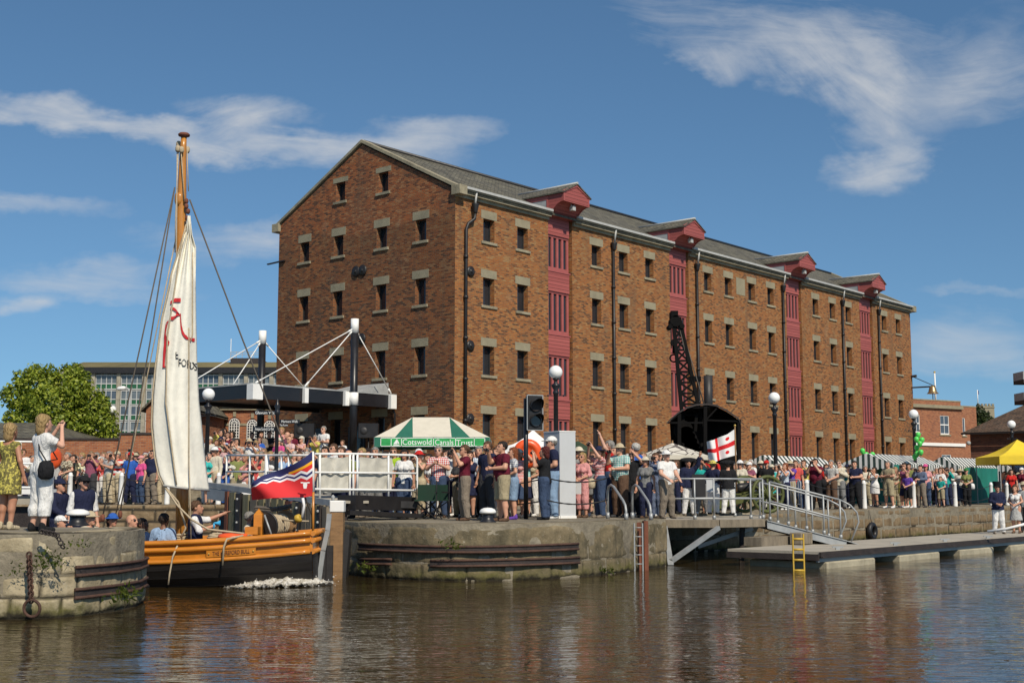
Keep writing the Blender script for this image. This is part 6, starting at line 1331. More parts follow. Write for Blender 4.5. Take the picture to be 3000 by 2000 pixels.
# gangway going down to the pontoon
gw = thing('gangway', 'sloping steel gangway with tubular handrails down to the pontoon', 'gangway', (8, 33.5, .5))
g0, g1 = Vector((6.62,32.9,1.02)), at(2480,1584,33.0); g1.z = .50; gd = (g1-g0); gn = Vector((-gd.y, gd.x, 0)).normalized(); gn = gn if gn.y > 0 else -gn; GWd = 1.05
b = MB(); b.obox(g0-Vector((0,0,.05)), gd, gn*GWd, Vector((0,0,.04))); b.build('deck', 'deck_grey', gw)
for o_ in (0, GWd):
    b = MB(); q = g0+gn*o_; b.obox(q-Vector((0,0,.2)), gd, gn*.03, Vector((0,0,.17))); b.obox(q-Vector((0,0,.22))-gn*.03, gd, gn*.09, Vector((0,0,.03))); b.obox(q-Vector((0,0,.03))-gn*.03, gd, gn*.09, Vector((0,0,.025))); b.build('side_beam', 'galvanised', gw)
    base = [q+gd*f for f in (.04,.27,.50,.72,.93)]; rail_set(gw, base, 1.0, .5); e = base[-1]; dn = gd.normalized()
    b = MB(); b.tube([e+Vector((0,0,1.0)), e+dn*.28+Vector((0,0,.93)), e+dn*.46+Vector((0,0,.78)), e+dn*.50+Vector((0,0,.55)), e+dn*.28+Vector((0,0,.0))], .024, 8); b.build('rail_end', 'galvanised', gw)
b = MB(); q0 = g1; b.obox(q0-Vector((0,0,.03)), gd.normalized()*.75+Vector((0,0,-.03)), gn*GWd, Vector((0,0,.02))); b.build('end_flap', 'galvanised', gw)
pn = thing('pontoon', 'long low floating pontoon on pale concrete floats', 'pontoon', tuple(wp(-5,-22.5,.3))); ZD = .39
p0s, p1s = -12.75, 11; tF, tB = -23.55, -21.2
def Wp(s, t, z): return wp(s, t, z)
b = MB(); b.prism([tuple(Wp(p0s,tF,0)[:2]), tuple(Wp(p1s,tF,0)[:2]), tuple(Wp(p1s,tB,0)[:2]), tuple(Wp(p0s-.1,tB,0)[:2])], ZD-.07, ZD); b.build('deck', 'deck_grey', pn)
b = MB(); b.obox(Wp(p0s-.02,tF-.05,ZD-.12), dR*(p1s-p0s), dL*.05, Vector((0,0,.11))); b.obox(Wp(p0s-.02,tF-.09,ZD-.145), dR*(p1s-p0s), dL*.05, Vector((0,0,.04))); b.build('waling', 'rust_dark', pn)
b = MB(); b.bar(Wp(p0s-.03,tF,ZD-.13), Wp(p0s-.13,tB,ZD-.13), .06, .14); b.build('end_waling', 'rust_dark', pn)
b = MB(); b.obox(Wp(p0s-.02,tF+.02,ZD-.24), dR*(p1s-p0s), dL*.06, Vector((0,0,.09))); b.build('frame_beam', 'galvanised', pn)
for i in range(6):
    s_ = p0s+.25+i*3.95; b = MB(); b.obox(Wp(s_, tF-.07, -.3), dR*2.5, dL*2.05, Vector((0,0,ZD-.07+.3-.17))); b.build('float', 'concrete_float', pn, bevel=.03)
for s_ in (-11.6, -8.4, -5.2, -2, 1.5, 5): b = MB(); c = Wp(s_, tF+.12, ZD); b.box(c.x-.05, c.x+.05, c.y-.03, c.y+.03, ZD, ZD+.05); b.bar((c.x-.13,c.y,ZD+.065), (c.x+.13,c.y,ZD+.065), .035); b.build('cleat', 'galvanised', pn)
b = MB(); b.obox(Wp(-11.2,tB+.02,ZD), dR*3.9, dL*.5, Vector((0,0,.22))); tag(b.build('timber_baulk', 'timber_grey'), 'heavy squared timber lying at the back of the pontoon', 'timber')
t_ = thing('wooden_box', 'pale wooden box on the pontoon under the gangway', 'box', tuple(Wp(-9.9,tB-.2,ZD))); b = MB(); b.obox(Wp(-9.9,tB-.4,ZD+.01), dR*.6, dL*.35, Vector((0,0,.3))); b.build('box', 'timber_grey', t_, bevel=.02)
D = 28.2; ladder('pontoon_ladder', 'yellow boarding ladder on the near pontoon corner', ux(2319,D), ux(2350,D), D, -.1, at(2335,1563,D).z, 4, 'yellow_paint', .03)
b = MB(); b.tube([at(2893,1556,36.5), at(2950,1548,36.3), at(3020,1530,36)], .04, 8); tag(b.build('mooring_pole', 'white_paint'), 'white pole lying across the pontoon at the right edge', 'pole')
c = wp(s_at(2550, TQ-.14), TQ-.14, 0); c.z = at(2550,1555,c.y).z; b = MB(); b.torus(c, .23, .10, -dL, 24, 10); ty = b.build('tyre_fender', 'black_iron'); tag(ty, 'black tyre fender hanging on the ashlar dock wall', 'tyre'); b = MB(); b.tube([c+Vector((0,0,.25)), c+dL*.1+Vector((0,0,.75))], .015, 6); b.build('rope', 'rope_dark', ty, world=False)
# camping chairs, small signs held on the landing stage
pm('chair_green', (.008,.032,.018), .8, var=.2)
def camp(u, v, D, lab, rot=0):
    c = Vector((ux(u,D), D, Q)); t_ = thing('camping_chair', lab, 'chair', tuple(c), None); a_ = Vector((math.cos(rot), math.sin(rot), 0)); n_ = Vector((-a_.y, a_.x, 0))
    b = MB(); b.obox(c-a_*.24-n_*.22+Vector((0,0,.42)), a_*.48, n_*.44, Vector((0,0,.03))); b.build('seat', 'chair_green', t_)
    b = MB(); b.obox(c-a_*.2-n_*.25+Vector((0,0,.44)), a_*.4, n_*.03-Vector((0,0,0)), Vector((0,0,.36))); b.build('backrest', 'chair_green', t_)
    for sa in (-.24,.24): b = MB(); b.bar(c+a_*sa-n_*.24+Vector((0,0,.9)), c+a_*sa-n_*.24, .025); b.bar(c+a_*sa-n_*.24, c-a_*sa+n_*.2+Vector((0,0,.42)), .022); b.bar(c+a_*sa+n_*.24, c-a_*sa-n_*.2+Vector((0,0,.42)), .022); b.bar(c+a_*sa-n_*.24+Vector((0,0,.62)), c+a_*sa+n_*.24+Vector((0,0,.62)), .03); b.build('leg', 'black_iron', t_)
camp(1247, 1500, 29.5, 'dark green folding camping chair in front of the woman in a white tee', math.pi); camp(1278, 1500, 30.1, 'dark green folding camping chair beside the navy dressed spectator', math.pi*.9)
b = MB(); b.obox(at(2028,1455,33.6), (.36,0,0), (0,.04,0), (0,0,.6)); tag(b.build('noticeboard', 'black_iron'), 'plain black board fixed inside the landing stage rails', 'board')
b = MB(); b.obox(at(2070,1440,32.3), (.21,0,0), (0,.02,0), (0,0,.32)); tag(b.build('notice', 'grey_panel'), 'small blank grey notice on the landing stage rails', 'notice')
# crowd barrier
c0 = Vector((ux(2288,44.5),44.5,Q)); t_ = thing('crowd_barrier', 'grey metal crowd barrier behind the gangway', 'barrier', tuple(c0)); c1 = Vector((ux(2346,44),44,Q)); b = MB(); h = 1.05
b.tube([c0, c0+Vector((0,0,h-.1)), c0.lerp(c1,.08)+Vector((0,0,h)), c0.lerp(c1,.92)+Vector((0,0,h)), c1+Vector((0,0,h-.1)), c1], .022, 8); b.bar(c0+Vector((0,0,.2)), c1+Vector((0,0,.2)), .03); b.build('frame', 'galvanised', t_)
b = MB()
for i in range(1,8): b.tube([c0.lerp(c1,i/8)+Vector((0,0,.2)), c0.lerp(c1,i/8)+Vector((0,0,h))], .009, 6)
b.build('bars', 'galvanised', t_)
# white flag with red cross carried on the quay
fl_ = thing('naval_flag', 'white flag with red cross and two red discs on a pole over the crowd', 'flag', tuple(at(2157,1440,36))); fl_.location.z = Q
b = MB(); b.tube([at(2158,1440,36), at(2153,1248,36)], .02, 8); b.build('pole', 'timber_brown', fl_); b = MB(); b.ball(at(2153,1246,36), .035, 8, 6); b.build('finial', 'gilt', fl_)
m = bpy.data.materials.new('naval_cloth'); g = G(nt(m)); s_ = g.n('ShaderNodeSeparateXYZ', ins={0: g.tc('UV')}); X_, Y_ = s_.outputs[0], s_.outputs[1]
inb = lambda v, c_, w: g.math('LESS_THAN', g.math('ABSOLUTE', g.math('SUBTRACT', v, c_)), w)
dd = lambda cx, cy: g.math('LESS_THAN', g.math('ADD', g.math('POWER', g.math('DIVIDE', g.math('SUBTRACT', X_, cx), .062), 2), g.math('POWER', g.math('DIVIDE', g.math('SUBTRACT', Y_, cy), .075), 2)), 1)
f = g.math('MAXIMUM', g.math('MAXIMUM', inb(X_, .62, .06), inb(Y_, .50, .095)), g.math('MAXIMUM', dd(.25,.80), dd(.28,.22))); g.pbsdf(g.mix(f, (.75,.74,.73,1), (.60,.02,.025,1)), .75, 0, None, .2); MATS['naval_cloth'] = m
b = MB(); T = [(2153,1256),(2130,1272),(2105,1281),(2090,1288),(2070,1293)]; Bt = [(2158,1332),(2135,1338),(2112,1345),(2098,1352),(2076,1346)]; rows = []; n1, n2 = 24, 14
for j in range(n2+1): rows.append([(lambda a_, c_, f: at(a_[0]+(c_[0]-a_[0])*f, a_[1]+(c_[1]-a_[1])*f, 36+.10*math.sin(i*.55+f)*(i/n1)))(lerp2(T, 4*i/n1), lerp2(Bt, 4*i/n1), j/n2) for i in range(n1+1)])
b.grid(rows, 0, True, True); fo = b.build('flag', 'naval_cloth', fl_); uvl = fo.data.uv_layers[0]
for pl in fo.data.polygons:
    for li in pl.loop_indices: k = fo.data.loops[li].vertex_index; uvl.data[li].uv = ((k % (n1+1))/n1, 1-(k//(n1+1))/n2)
# ---------------------------------------------------------------- people: one smooth skinned surface per body, grown from a posed skeleton
def smin(a, b, k):
    h = np.clip(.5+.5*(b-a)/k, 0, 1); return b+(a-b)*h-k*h*(1-h)
def cone(P, a, b, ra, rb, ys=1.0):
    a, b = np.array(a, float), np.array(b, float); S = np.array([1, 1/ys, 1]); pa = (P-a)*S; ba = (b-a)*S
    h = np.clip((pa@ba)/max(1e-9, ba@ba), 0, 1); return np.linalg.norm(pa-h[...,None]*ba, axis=-1)-(ra+(rb-ra)*h)
def ell(P, c, r):
    q = (P-np.array(c, float))/np.array(r, float); return (np.linalg.norm(q, axis=-1)-1)*min(r)
def surface_nets(fn, lo, hi, h):
    ax = [np.arange(l-2*h, u+3*h, h) for l, u in zip(lo, hi)]; n = [len(a) for a in ax]
    P = np.stack(np.meshgrid(*ax, indexing='ij'), -1); D = fn(P); S = D < 0
    c = [(i,j,k) for i in (0,1) for j in (0,1) for k in (0,1)]; sl = lambda o: tuple(slice(o[d], n[d]-1+o[d]) for d in range(3))
    cnt = sum(S[sl(o)].astype(np.int8) for o in c); act = (cnt > 0) & (cnt < 8); sumv = np.zeros(act.shape+(3,)); num = np.zeros(act.shape)
    for o in c:
        for d in range(3):
            if o[d]: continue
            o2 = list(o); o2[d] = 1; a, b = D[sl(o)], D[sl(tuple(o2))]; m = (a < 0) != (b < 0); t = np.where(m, a/np.where(m, a-b, 1), 0); base = np.zeros(act.shape+(3,)); base[...] = o; base[...,d] = t
            sumv += np.where(m[...,None], base, 0); num += m
    idx = -np.ones(act.shape, int); I = np.argwhere(act); idx[act] = np.arange(len(I)); V = (I+sumv[act]/num[act][:,None])*h+np.array([a[0] for a in ax]); F_ = []
    for d in range(3):
        d1, d2 = (d+1) % 3, (d+2) % 3; s0 = [slice(0, m) for m in n]; s1 = [slice(0, m) for m in n]; s0[d] = slice(0, n[d]-1); s1[d] = slice(1, n[d]); A, B = S[tuple(s0)], S[tuple(s1)]; E = np.argwhere(A != B)
        E = E[(E[:,d1] > 0) & (E[:,d2] > 0) & (E[:,d1] < n[d1]-1) & (E[:,d2] < n[d2]-1)]
        if not len(E): continue
        e1, e2 = np.zeros(3, int), np.zeros(3, int); e1[d1] = 1; e2[d2] = 1
        q = np.stack([idx[tuple((E-e1-e2).T)], idx[tuple((E-e2).T)], idx[tuple(E.T)], idx[tuple((E-e1).T)]], 1); fl = ~A[tuple(E.T)]; q[fl] = q[fl][:,::-1]; F_.append(q)
    return V, np.concatenate(F_)
# poses: elbow and wrist for (left, right); unit body height 1, facing -y; x > 0 is the figure's left
PO = {
 'stand': (((.140,.012,.645),(.155,-.03,.50)), ((-.140,.012,.645),(-.155,-.03,.50))),
 'hips': (((.20,.05,.67),(.115,-.02,.57)), ((-.20,.05,.67),(-.115,-.02,.57))),
 'hold': (((.14,.005,.66),(.045,-.125,.60)), ((-.14,.005,.66),(-.045,-.13,.605))),
 'clap': (((.15,-.035,.68),(.03,-.165,.745)), ((-.15,-.035,.68),(-.028,-.165,.755))),
 'crossed': (((.145,-.03,.675),(-.05,-.10,.675)), ((-.145,-.03,.665),(.06,-.115,.685))),
 'camera': (((.135,-.10,.735),(.04,-.15,.885)), ((-.135,-.10,.735),(-.04,-.15,.885))),
 'aloft': (((.15,-.10,.86),(.05,-.15,1.0)), ((-.15,-.10,.86),(-.05,-.15,1.0))),
 'brow': (((.17,-.06,.82),(.05,-.085,.945)), ((-.13,.012,.645),(-.12,-.06,.51))),
 'wave': (((.165,-.07,.90),(.175,-.13,1.05)), ((-.13,.012,.645),(-.14,-.03,.50))),
 'point': (((.155,-.12,.79),(.17,-.27,.85)), ((-.14,-.05,.68),(-.06,-.17,.72))),
 'phone': (((.15,-.03,.67),(.04,-.15,.66)), ((-.14,-.11,.74),(-.05,-.17,.86))),
 'lean': (((.14,-.06,.66),(.10,-.19,.58)), ((-.14,-.06,.66),(-.10,-.19,.58))),
}
LEGS = {'even': ((.052,-.012,.285),(.058,.014,.045), (-.052,-.012,.285),(-.058,.014,.045)), 'apart': ((.068,-.012,.285),(.095,.012,.045), (-.062,-.014,.285),(-.082,.014,.045)), 'step': ((.05,-.035,.288),(.056,-.05,.045), (-.052,.01,.285),(-.058,.06,.05)),
        'sit': ((.075,-.235,.50),(.08,-.22,.27), (-.075,-.235,.50),(-.08,-.22,.27))}
BU = {'m': dict(sh=.118, ch=.098, wa=.083, hi=.083, arm=1.0, leg=1.0, bust=0), 'f': dict(sh=.099, ch=.082, wa=.068, hi=.087, arm=.86, leg=1.0, bust=1), 'b': dict(sh=.125, ch=.112, wa=.112, hi=.098, arm=1.14, leg=1.14, bust=0), 'g': dict(sh=.108, ch=.098, wa=.094, hi=.10, arm=1.02, leg=1.1, bust=1)}
def torso(P, B, g=0, bend=0):
    d = cone(P, (0,0,.545), (0,.0,.60), B['hi']+g, B['wa']+.006+g, .72); d = smin(d, cone(P, (0,0,.60), (0,.004,.73), B['wa']+g, B['ch']+g, .70), .03)
    d = smin(d, cone(P, (-B['sh']*.62,.004,.79), (B['sh']*.62,.004,.79), .052+g, .052+g, .9), .045)
    if B['bust']: d = smin(d, np.minimum(ell(P, (.04,-.058,.725), (.040+g,.036+g,.038+g)), ell(P, (-.04,-.058,.725), (.040+g,.036+g,.038+g))), .025)
    if B['wa'] > .1: d = smin(d, ell(P, (0,-.035,.625), (.09+g,.075+g,.075+g)), .03)
    return d
def arm(P, B, sh, el, wr, g=0, upto=2.0, hand=False, side=1):
    a = B['arm']; sh, el, wr = (np.array(q, float) for q in (sh, el, wr))
    if upto <= 1: e = sh+(el-sh)*upto; return np.maximum(cone(P, sh, el, .036*a+g*1.25, .029*a+g*1.5), (P-e)@((el-sh)/np.linalg.norm(el-sh)))
    d = smin(cone(P, sh, el, .036*a+g, .027*a+g), cone(P, el, wr, .027*a+g, .0185*a+g), .012)
    if upto < 2: e = el+(wr-el)*(upto-1); d = np.maximum(d, (P-e)@((wr-el)/np.linalg.norm(wr-el)))
    if hand == 2: d = np.full(P.shape[:-1], 9.0)
    if hand:   # palm, four bent fingers of different length, thumb from the side of the palm
        f = wr-el; f /= np.linalg.norm(f); s = np.cross(f, (0,1,0)); s = s if np.linalg.norm(s) > .2 else np.array((1,0,0)); s /= np.linalg.norm(s); n = np.cross(s, f); pc = wr+f*.045
        d = smin(d, cone(P, wr+f*.008, pc, .017, .019, 1), .008); th = s*(1 if side < 0 else -1)
        for k, (o, l) in enumerate(((-.0155,.030),(-.005,.037),(.006,.034),(.016,.025))):
            b = pc+s*o+f*.006; m_ = b+f*l*.6; t_ = m_+f*l*.5-n*.010*side*0-np.array((0,.008,0)); d = np.minimum(d, np.minimum(cone(P, b, m_, .0062, .0058), cone(P, m_, t_, .0058, .005)))
        d = smin(d, cone(P, wr+f*.02+th*.014, wr+f*.052+th*.032-np.array((0,.01,0)), .0075, .006), .005)
    return d
def legs(P, L, B, g=0, zc=0, flare=0, hips=True):
    k = B['leg']; d = None
    for s, kn, an in ((1, L[0], L[1]), (-1, L[2], L[3])):
        q = smin(cone(P, (.048*s,0,.53), kn, .066*k+g, .042*k+g+flare*.5), cone(P, kn, an, .041*k+g+flare*.5, .026*k+g+flare), .02); q = smin(q, cone(P, np.array(kn)*.6+np.array(an)*.4+np.array((0,.012,0)), kn, .036*k+g+flare*.6, .03), .02)
        d = q if d is None else np.minimum(d, q)
    if hips: d = smin(d, cone(P, (-.03,0,.54), (.03,0,.54), B['hi']*.8+g, B['hi']*.8+g, .8), .03)
    if zc: d = np.maximum(d, zc-P[...,2])
    return d
HC_ = np.array((0,-.008,.930))
def head(P):
    d = smin(ell(P, HC_+(0,.010,.012), (.050,.060,.056)), ell(P, HC_+(0,-.018,-.026), (.036,.042,.046)), .022)
    d = smin(d, cone(P, HC_+(0,-.058,.006), HC_+(0,-.069,-.016), .006, .0095), .008); d = smin(d, ell(P, HC_+(0,-.054,-.040), (.018,.010,.006)), .006); d = smin(d, ell(P, HC_+(0,-.050,-.060), (.016,.014,.012)), .012)
    for s in (1,-1): d = smin(d, ell(P, HC_+(.050*s,.008,-.008), (.008,.014,.020)), .006); d = smin(d, -(-ell(P, HC_+(.019*s,-.052,.016), (.014,.008,.005))), .006)
    return d
def body_fn(pose, leg, bu):
    B, A, L = BU[bu], PO[pose], LEGS[leg]
    def fn(P):
        d = torso(P, B, -.006); d = smin(d, legs(P, L, B, -.004), .02)
        for s, kn, an in ((1, L[0], L[1]), (-1, L[2], L[3])): a = np.array(an); d = smin(d, cone(P, a+(0,.012,-.022), a+(.008*s,-.085,-.03), .020, .014), .02)
        d = smin(d, cone(P, (0,.008,.80), (0,-.002,.89), .036, .031), .025); d = smin(d, head(P), .012)
        for k, s in ((0,1),(1,-1)): d = smin(d, arm(P, B, (B['sh']*s*.9,.004,.795), *A[k]), .014)
        return d
    return fn
CACHE = {}
def hands_of(pose, bu, res):
    B, A = BU[bu], PO[pose]; out = []
    for k, s in ((0,1),(1,-1)): w = np.array(A[k][1], float); out.append(((lambda P, k=k, s=s: arm(P, B, (B['sh']*s*.9,.004,.795), *A[k], hand=2, side=s)), w-.085, w+.085, .0042))
    return out
def mesh_of(key, fn, lo, hi, h, mat, eyes=False, more=()):
    if key in CACHE: return CACHE[key]
    V, F_ = surface_nets(fn, lo, hi, h)
    for f2, l2, h2, r2 in more: V2, F2 = surface_nets(f2, l2, h2, r2); F_ = np.concatenate([F_, F2+len(V)]); V = np.concatenate([V, V2])
    me = bpy.data.meshes.new(key[0]); me.from_pydata(V.tolist(), [], F_.tolist())
    if eyes:   # eyes, brows and mouth as their own faces
        C = V[F_].mean(1)-HC_; m = np.zeros(len(F_), int)
        for s in (1,-1): m[(np.abs(C[:,0]-.020*s) < .0095) & (np.abs(C[:,2]-.008) < .0055) & (C[:,1] < -.02)] = 1; m[(np.abs(C[:,0]-.020*s) < .012) & (np.abs(C[:,2]-.022) < .0035) & (C[:,1] < -.02)] = 2
        m[(np.abs(C[:,0]) < .016) & (np.abs(C[:,2]+.040) < .004) & (C[:,1] < -.02)] = 3
        for q in ('skin','eye_dark','brow','lips'): me.materials.append(MATS[q])
        me.polygons.foreach_set('material_index', m)
    else: me.materials.append(MATS[mat])
    me.polygons.foreach_set('use_smooth', [True]*len(me.polygons)); me.update(); CACHE[key] = me; return me
def cloth(name, kind, scale=1.0):
    """fabric whose dye comes from the garment's own object colour"""
    m = bpy.data.materials.new(name); g = G(nt(m)); oi = g.n('ShaderNodeObjectInfo'); C = oi.outputs['Color']; o = g.tc('Object'); s_ = g.n('ShaderNodeSeparateXYZ', ins={0: o}); X_, Y_, Z_ = s_.outputs
    if kind == 'stripe': C = g.mix(g.math('GREATER_THAN', g.math('FRACT', g.math('MULTIPLY', Z_, scale)), .55), C, (.72,.70,.68,1))
    elif kind == 'wide': C = g.mix(g.math('GREATER_THAN', g.math('FRACT', g.math('MULTIPLY', Z_, 11)), .5), C, (.74,.72,.70,1))
    elif kind == 'check':
        w_ = g.math('MULTIPLY', g.math('GREATER_THAN', g.math('FRACT', g.math('MULTIPLY', Z_, scale)), .5), .5); w2_ = g.math('MULTIPLY', g.math('GREATER_THAN', g.math('FRACT', g.math('MULTIPLY', g.math('ADD', X_, g.math('MULTIPLY', Y_, .6)), scale)), .5), .5); C = g.mix(g.math('ADD', w_, w2_), C, (.74,.74,.72,1))
    elif kind == 'floral': C = g.mix(g.ramp(g.noise(o, 42, 3, .6), [(.44,(0,0,0)), (.54,(1,1,1))]), C, (.55,.50,.36,1)) if scale == 1 else g.mix(g.ramp(g.noise(o, 38, 3, .6), [(.42,(0,0,0)), (.5,(1,1,1))]), C, (.16,.14,.05,1))
    elif kind == 'leopard': C = g.mix(g.ramp(g.noise(o, 30, 3), [(.45,(0,0,0)), (.52,(1,1,1))]), C, (.03,.02,.015,1))
    C = g.mix(g.rng(g.noise(o, 14, 4), .3, .7, 0, .25), C, g.mix(1, C, (.6,.6,.6,1), 'MULTIPLY')); fold = g.noise(g.mapping(o, (1,1,.45)), 26, 4, .6, .6)
    bs = g.pbsdf(C, .85, 0, g.bump(fold, .045), .2); MATS[name] = m
for nm, kd, sc in (('cloth','plain',1),('cloth_stripe','stripe',48),('cloth_wide','wide',1),('cloth_check','check',34),('cloth_floral','floral',1),('cloth_leaf','floral',2),('cloth_leopard','leopard',1)): cloth(nm, kd, sc)
m = bpy.data.materials.new('skin'); g = G(nt(m)); C = g.n('ShaderNodeObjectInfo').outputs['Color']; o = g.tc('Object'); C = g.mix(g.rng(g.noise(o, 30, 3), .3, .7, 0, .3), C, g.mix(1, C, (.85,.62,.55,1), 'MULTIPLY')); bs = g.pbsdf(C, .5, 0, None, .35); bs.inputs['Subsurface Weight'].default_value = 0; MATS['skin'] = m
pm('eye_dark', (.04,.03,.03), .3); pm('brow', (.14,.08,.05), .8); pm('lips', (.36,.12,.10), .5)
m = bpy.data.materials.new('hair'); g = G(nt(m)); C = g.n('ShaderNodeObjectInfo').outputs['Color']; o = g.tc('Object'); n_ = g.noise(g.mapping(o, (1,1,.25)), 70, 4, .65); C = g.mix(g.rng(n_, .35, .65), g.mix(1, C, (.55,.5,.45,1), 'MULTIPLY'), C); g.pbsdf(C, .55, 0, g.bump(n_, .03), .3); MATS['hair'] = m
COLS = dict(white=(.74,.73,.71), cream=(.62,.56,.44), black=(.016,.016,.018), navy=(.018,.022,.055), blue=(.03,.11,.42), lightblue=(.30,.42,.60), greyblue=(.13,.16,.24), denim=(.045,.07,.13), paledenim=(.22,.32,.46), maroon=(.13,.012,.028), red=(.55,.025,.02), coral=(.62,.10,.09), pink=(.66,.30,.29), hotpink=(.66,.09,.26), purple=(.13,.06,.34), teal=(.02,.36,.32), turquoise=(.05,.45,.42), green=(.05,.22,.06), lime=(.32,.48,.03), olive=(.22,.24,.08), khaki=(.36,.30,.19), beige=(.48,.40,.27), taupe=(.22,.18,.14), brown=(.12,.07,.045), grey=(.20,.20,.20), charcoal=(.05,.05,.055), lightgrey=(.42,.42,.41), yellow=(.60,.52,.12), mauve=(.26,.08,.13), orange=(.62,.16,.02), hivis=(.45,.80,.02))
HAIR = dict(grey=(.30,.29,.27), white=(.55,.54,.51), dark=(.03,.02,.015), brown=(.12,.065,.035), blonde=(.42,.29,.13), ginger=(.26,.08,.03), auburn=(.10,.018,.015), sandy=(.28,.19,.11))
SKIN = [(.55,.30,.20), (.48,.25,.16), (.60,.35,.25), (.42,.21,.13)]
WN = {'tee':'T-shirt','polo':'polo shirt','shirt':'long sleeved shirt','tank':'sleeveless top','coat':'long coat','jacket':'jacket','dress':'dress','blouse':'blouse','vest':'waistcoat over a white shirt'}
PN = {'cloth':'','cloth_stripe':'striped ','cloth_wide':'broad striped ','cloth_check':'checked ','cloth_floral':'patterned ','cloth_leaf':'leaf print ','cloth_leopard':'spotted '}
BN = {'trousers':'trousers','shorts':'shorts','skirt':'skirt','capri':'cropped trousers','none':''}
PHR = {'stand':'','hips':'hands on hips','hold':'hands folded','clap':'clapping','crossed':'arms crossed','camera':'photographing','aloft':'camera held high','brow':'shading eyes','wave':'waving','point':'pointing','phone':'holding a phone','lean':'leaning forward'}
USED = {}
def part(name, me, par, col=None, loc=(0,0,0)):
    o = bpy.data.objects.new(name, me); COL.objects.link(o); o.parent = par; o.location = loc
    if col is not None: o.color = (*col, 1)
    return o
def person(x, y, z, H, who, top, tcol, bot, bcol, hair, hcol, pose='stand', leg='even', rot=0, hat=None, hatcol=None, extra=(), bu=None, pat='cloth', skin=None, label=None, group=None, res=.0125, place='', lean=0):
    female = who in ('woman','girl'); bu = bu or ('f' if female else 'm'); rr = random.Random(int(x*1000)^int(y*977)); B = BU[bu]; A = PO[pose]; L = LEGS[leg]
    root = bpy.data.objects.new('person', None); COL.objects.link(root); root.location = (x, y, z); root.rotation_euler = (lean, 0, rot); root.scale = (H, H, H); root.empty_display_size = .2
    sk = skin or SKIN[rr.randrange(4) if rr.random() < .6 else 0]; ID = (pose, leg, bu, res)
    ext = 1.16 if pose in ('wave','aloft') else 1.0
    ylo = -.40 if pose in ('point','lean') else -.30
    part('body', mesh_of(('body',)+ID, body_fn(pose, leg, bu), (-.30,ylo,0), (.30,.14,ext), res, 'skin', True, hands_of(pose, bu, res) if ('body',)+ID not in CACHE else ()), root, sk)
    tname = {'tee':'shirt','polo':'shirt','shirt':'shirt','tank':'top','coat':'coat','jacket':'jacket','dress':'dress','blouse':'blouse','vest':'shirt'}[top]
    hem = {'tee':.50,'polo':.505,'shirt':.515,'tank':.51,'coat':.485,'jacket':.47,'dress':.33,'blouse':.50,'vest':.52}[top]; upto = {'tee':.62,'polo':.68,'shirt':1.93,'tank':0,'coat':1.93,'jacket':1.93,'dress':0,'blouse':1.3,'vest':1.2}[top]; gg = .012 if top in ('coat','jacket') else .008
    def tfn(P, extra_g=0, hm=hem, up=upto):
        d = torso(P, B, gg+extra_g); wd_ = top in ('coat','dress'); lo_ = cone(P, (0,0,.53), (0,0,max(.30, hm-.05)), max(B['hi']+gg+extra_g, .124 if wd_ else 0), max(B['hi']+.012+extra_g, .134 if wd_ else 0), .80); d = smin(d, lo_, .03)
        if up:
            for k, s in ((0,1),(1,-1)): d = smin(d, arm(P, B, (B['sh']*s*.9,.004,.795), *A[k], g=gg+extra_g, upto=up), .016)
        d = np.maximum(d, hm-P[...,2])
        nk = cone(P, (0,.008,.83), (0,-.015,.92), .040 if top not in ('tank','dress') else .064, .06); d = np.maximum(d, -nk+.0)
        if top in ('tank','dress'): d = np.maximum(d, P[...,2]-.838+.25*np.maximum(0, np.abs(P[...,0])-.05))
        return d
    def mat_variant(me, mt, key):
        if me.materials[0].name == mt: return me
        k = key+(mt,); 
        if k not in CACHE: c_ = me.copy(); c_.materials[0] = MATS[mt]; CACHE[k] = c_
        return CACHE[k]
    key = ('garment_'+top,)+ID; me = mesh_of(key, tfn, (-.30,ylo,hem-.02), (.30,.16,ext-.02), res, 'cloth'); part(tname, mat_variant(me, pat, key), root, COLS[tcol])
    if top == 'vest':
        key = ('life_vest',)+ID; me = mesh_of(key, lambda P: np.maximum(tfn(P, .012, .53, 0), np.maximum(np.abs(P[...,0])-.118, .0-.0*P[...,0]-.5)), (-.2,-.25,.50), (.2,.2,.9), res, 'cloth'); part('life_vest', me, root, COLS['navy'])
    bg = .010
    if bot in ('trousers','capri','shorts'):
        zc = {'trousers':.032,'capri':.13,'shorts':.265}[bot]; fl_ = {'trousers':.006,'capri':.012,'shorts':.012}[bot] if leg != 'sit' else 0
        if leg == 'sit': zc = 0 if bot == 'trousers' else .40
        def bfn(P):
            d = legs(P, L, B, bg, zc, fl_); d = smin(d, cone(P, (0,0,.53), (0,0,.585), B['hi']+.004, B['wa']+.010, .74), .02); return np.maximum(d, P[...,2]-.60) if not zc else np.maximum(np.maximum(d, P[...,2]-.60), zc-P[...,2])
        me = mesh_of(('legwear_'+bot,)+ID[1:], bfn, (-.24,-.34,.02), (.24,.16,.62), res, 'cloth'); part({'trousers':'trousers','capri':'trousers','shorts':'shorts'}[bot], me, root, COLS[bcol])
    elif bot == 'skirt':
        me = mesh_of(('skirt',)+ID[1:], lambda P: np.maximum(np.maximum(cone(P, (0,0,.57), (0,0,.26), B['wa']+.012, .135, .8), .27-P[...,2]), P[...,2]-.59), (-.2,-.2,.22), (.2,.2,.62), res, 'cloth'); part('skirt', me, root, COLS[bcol])
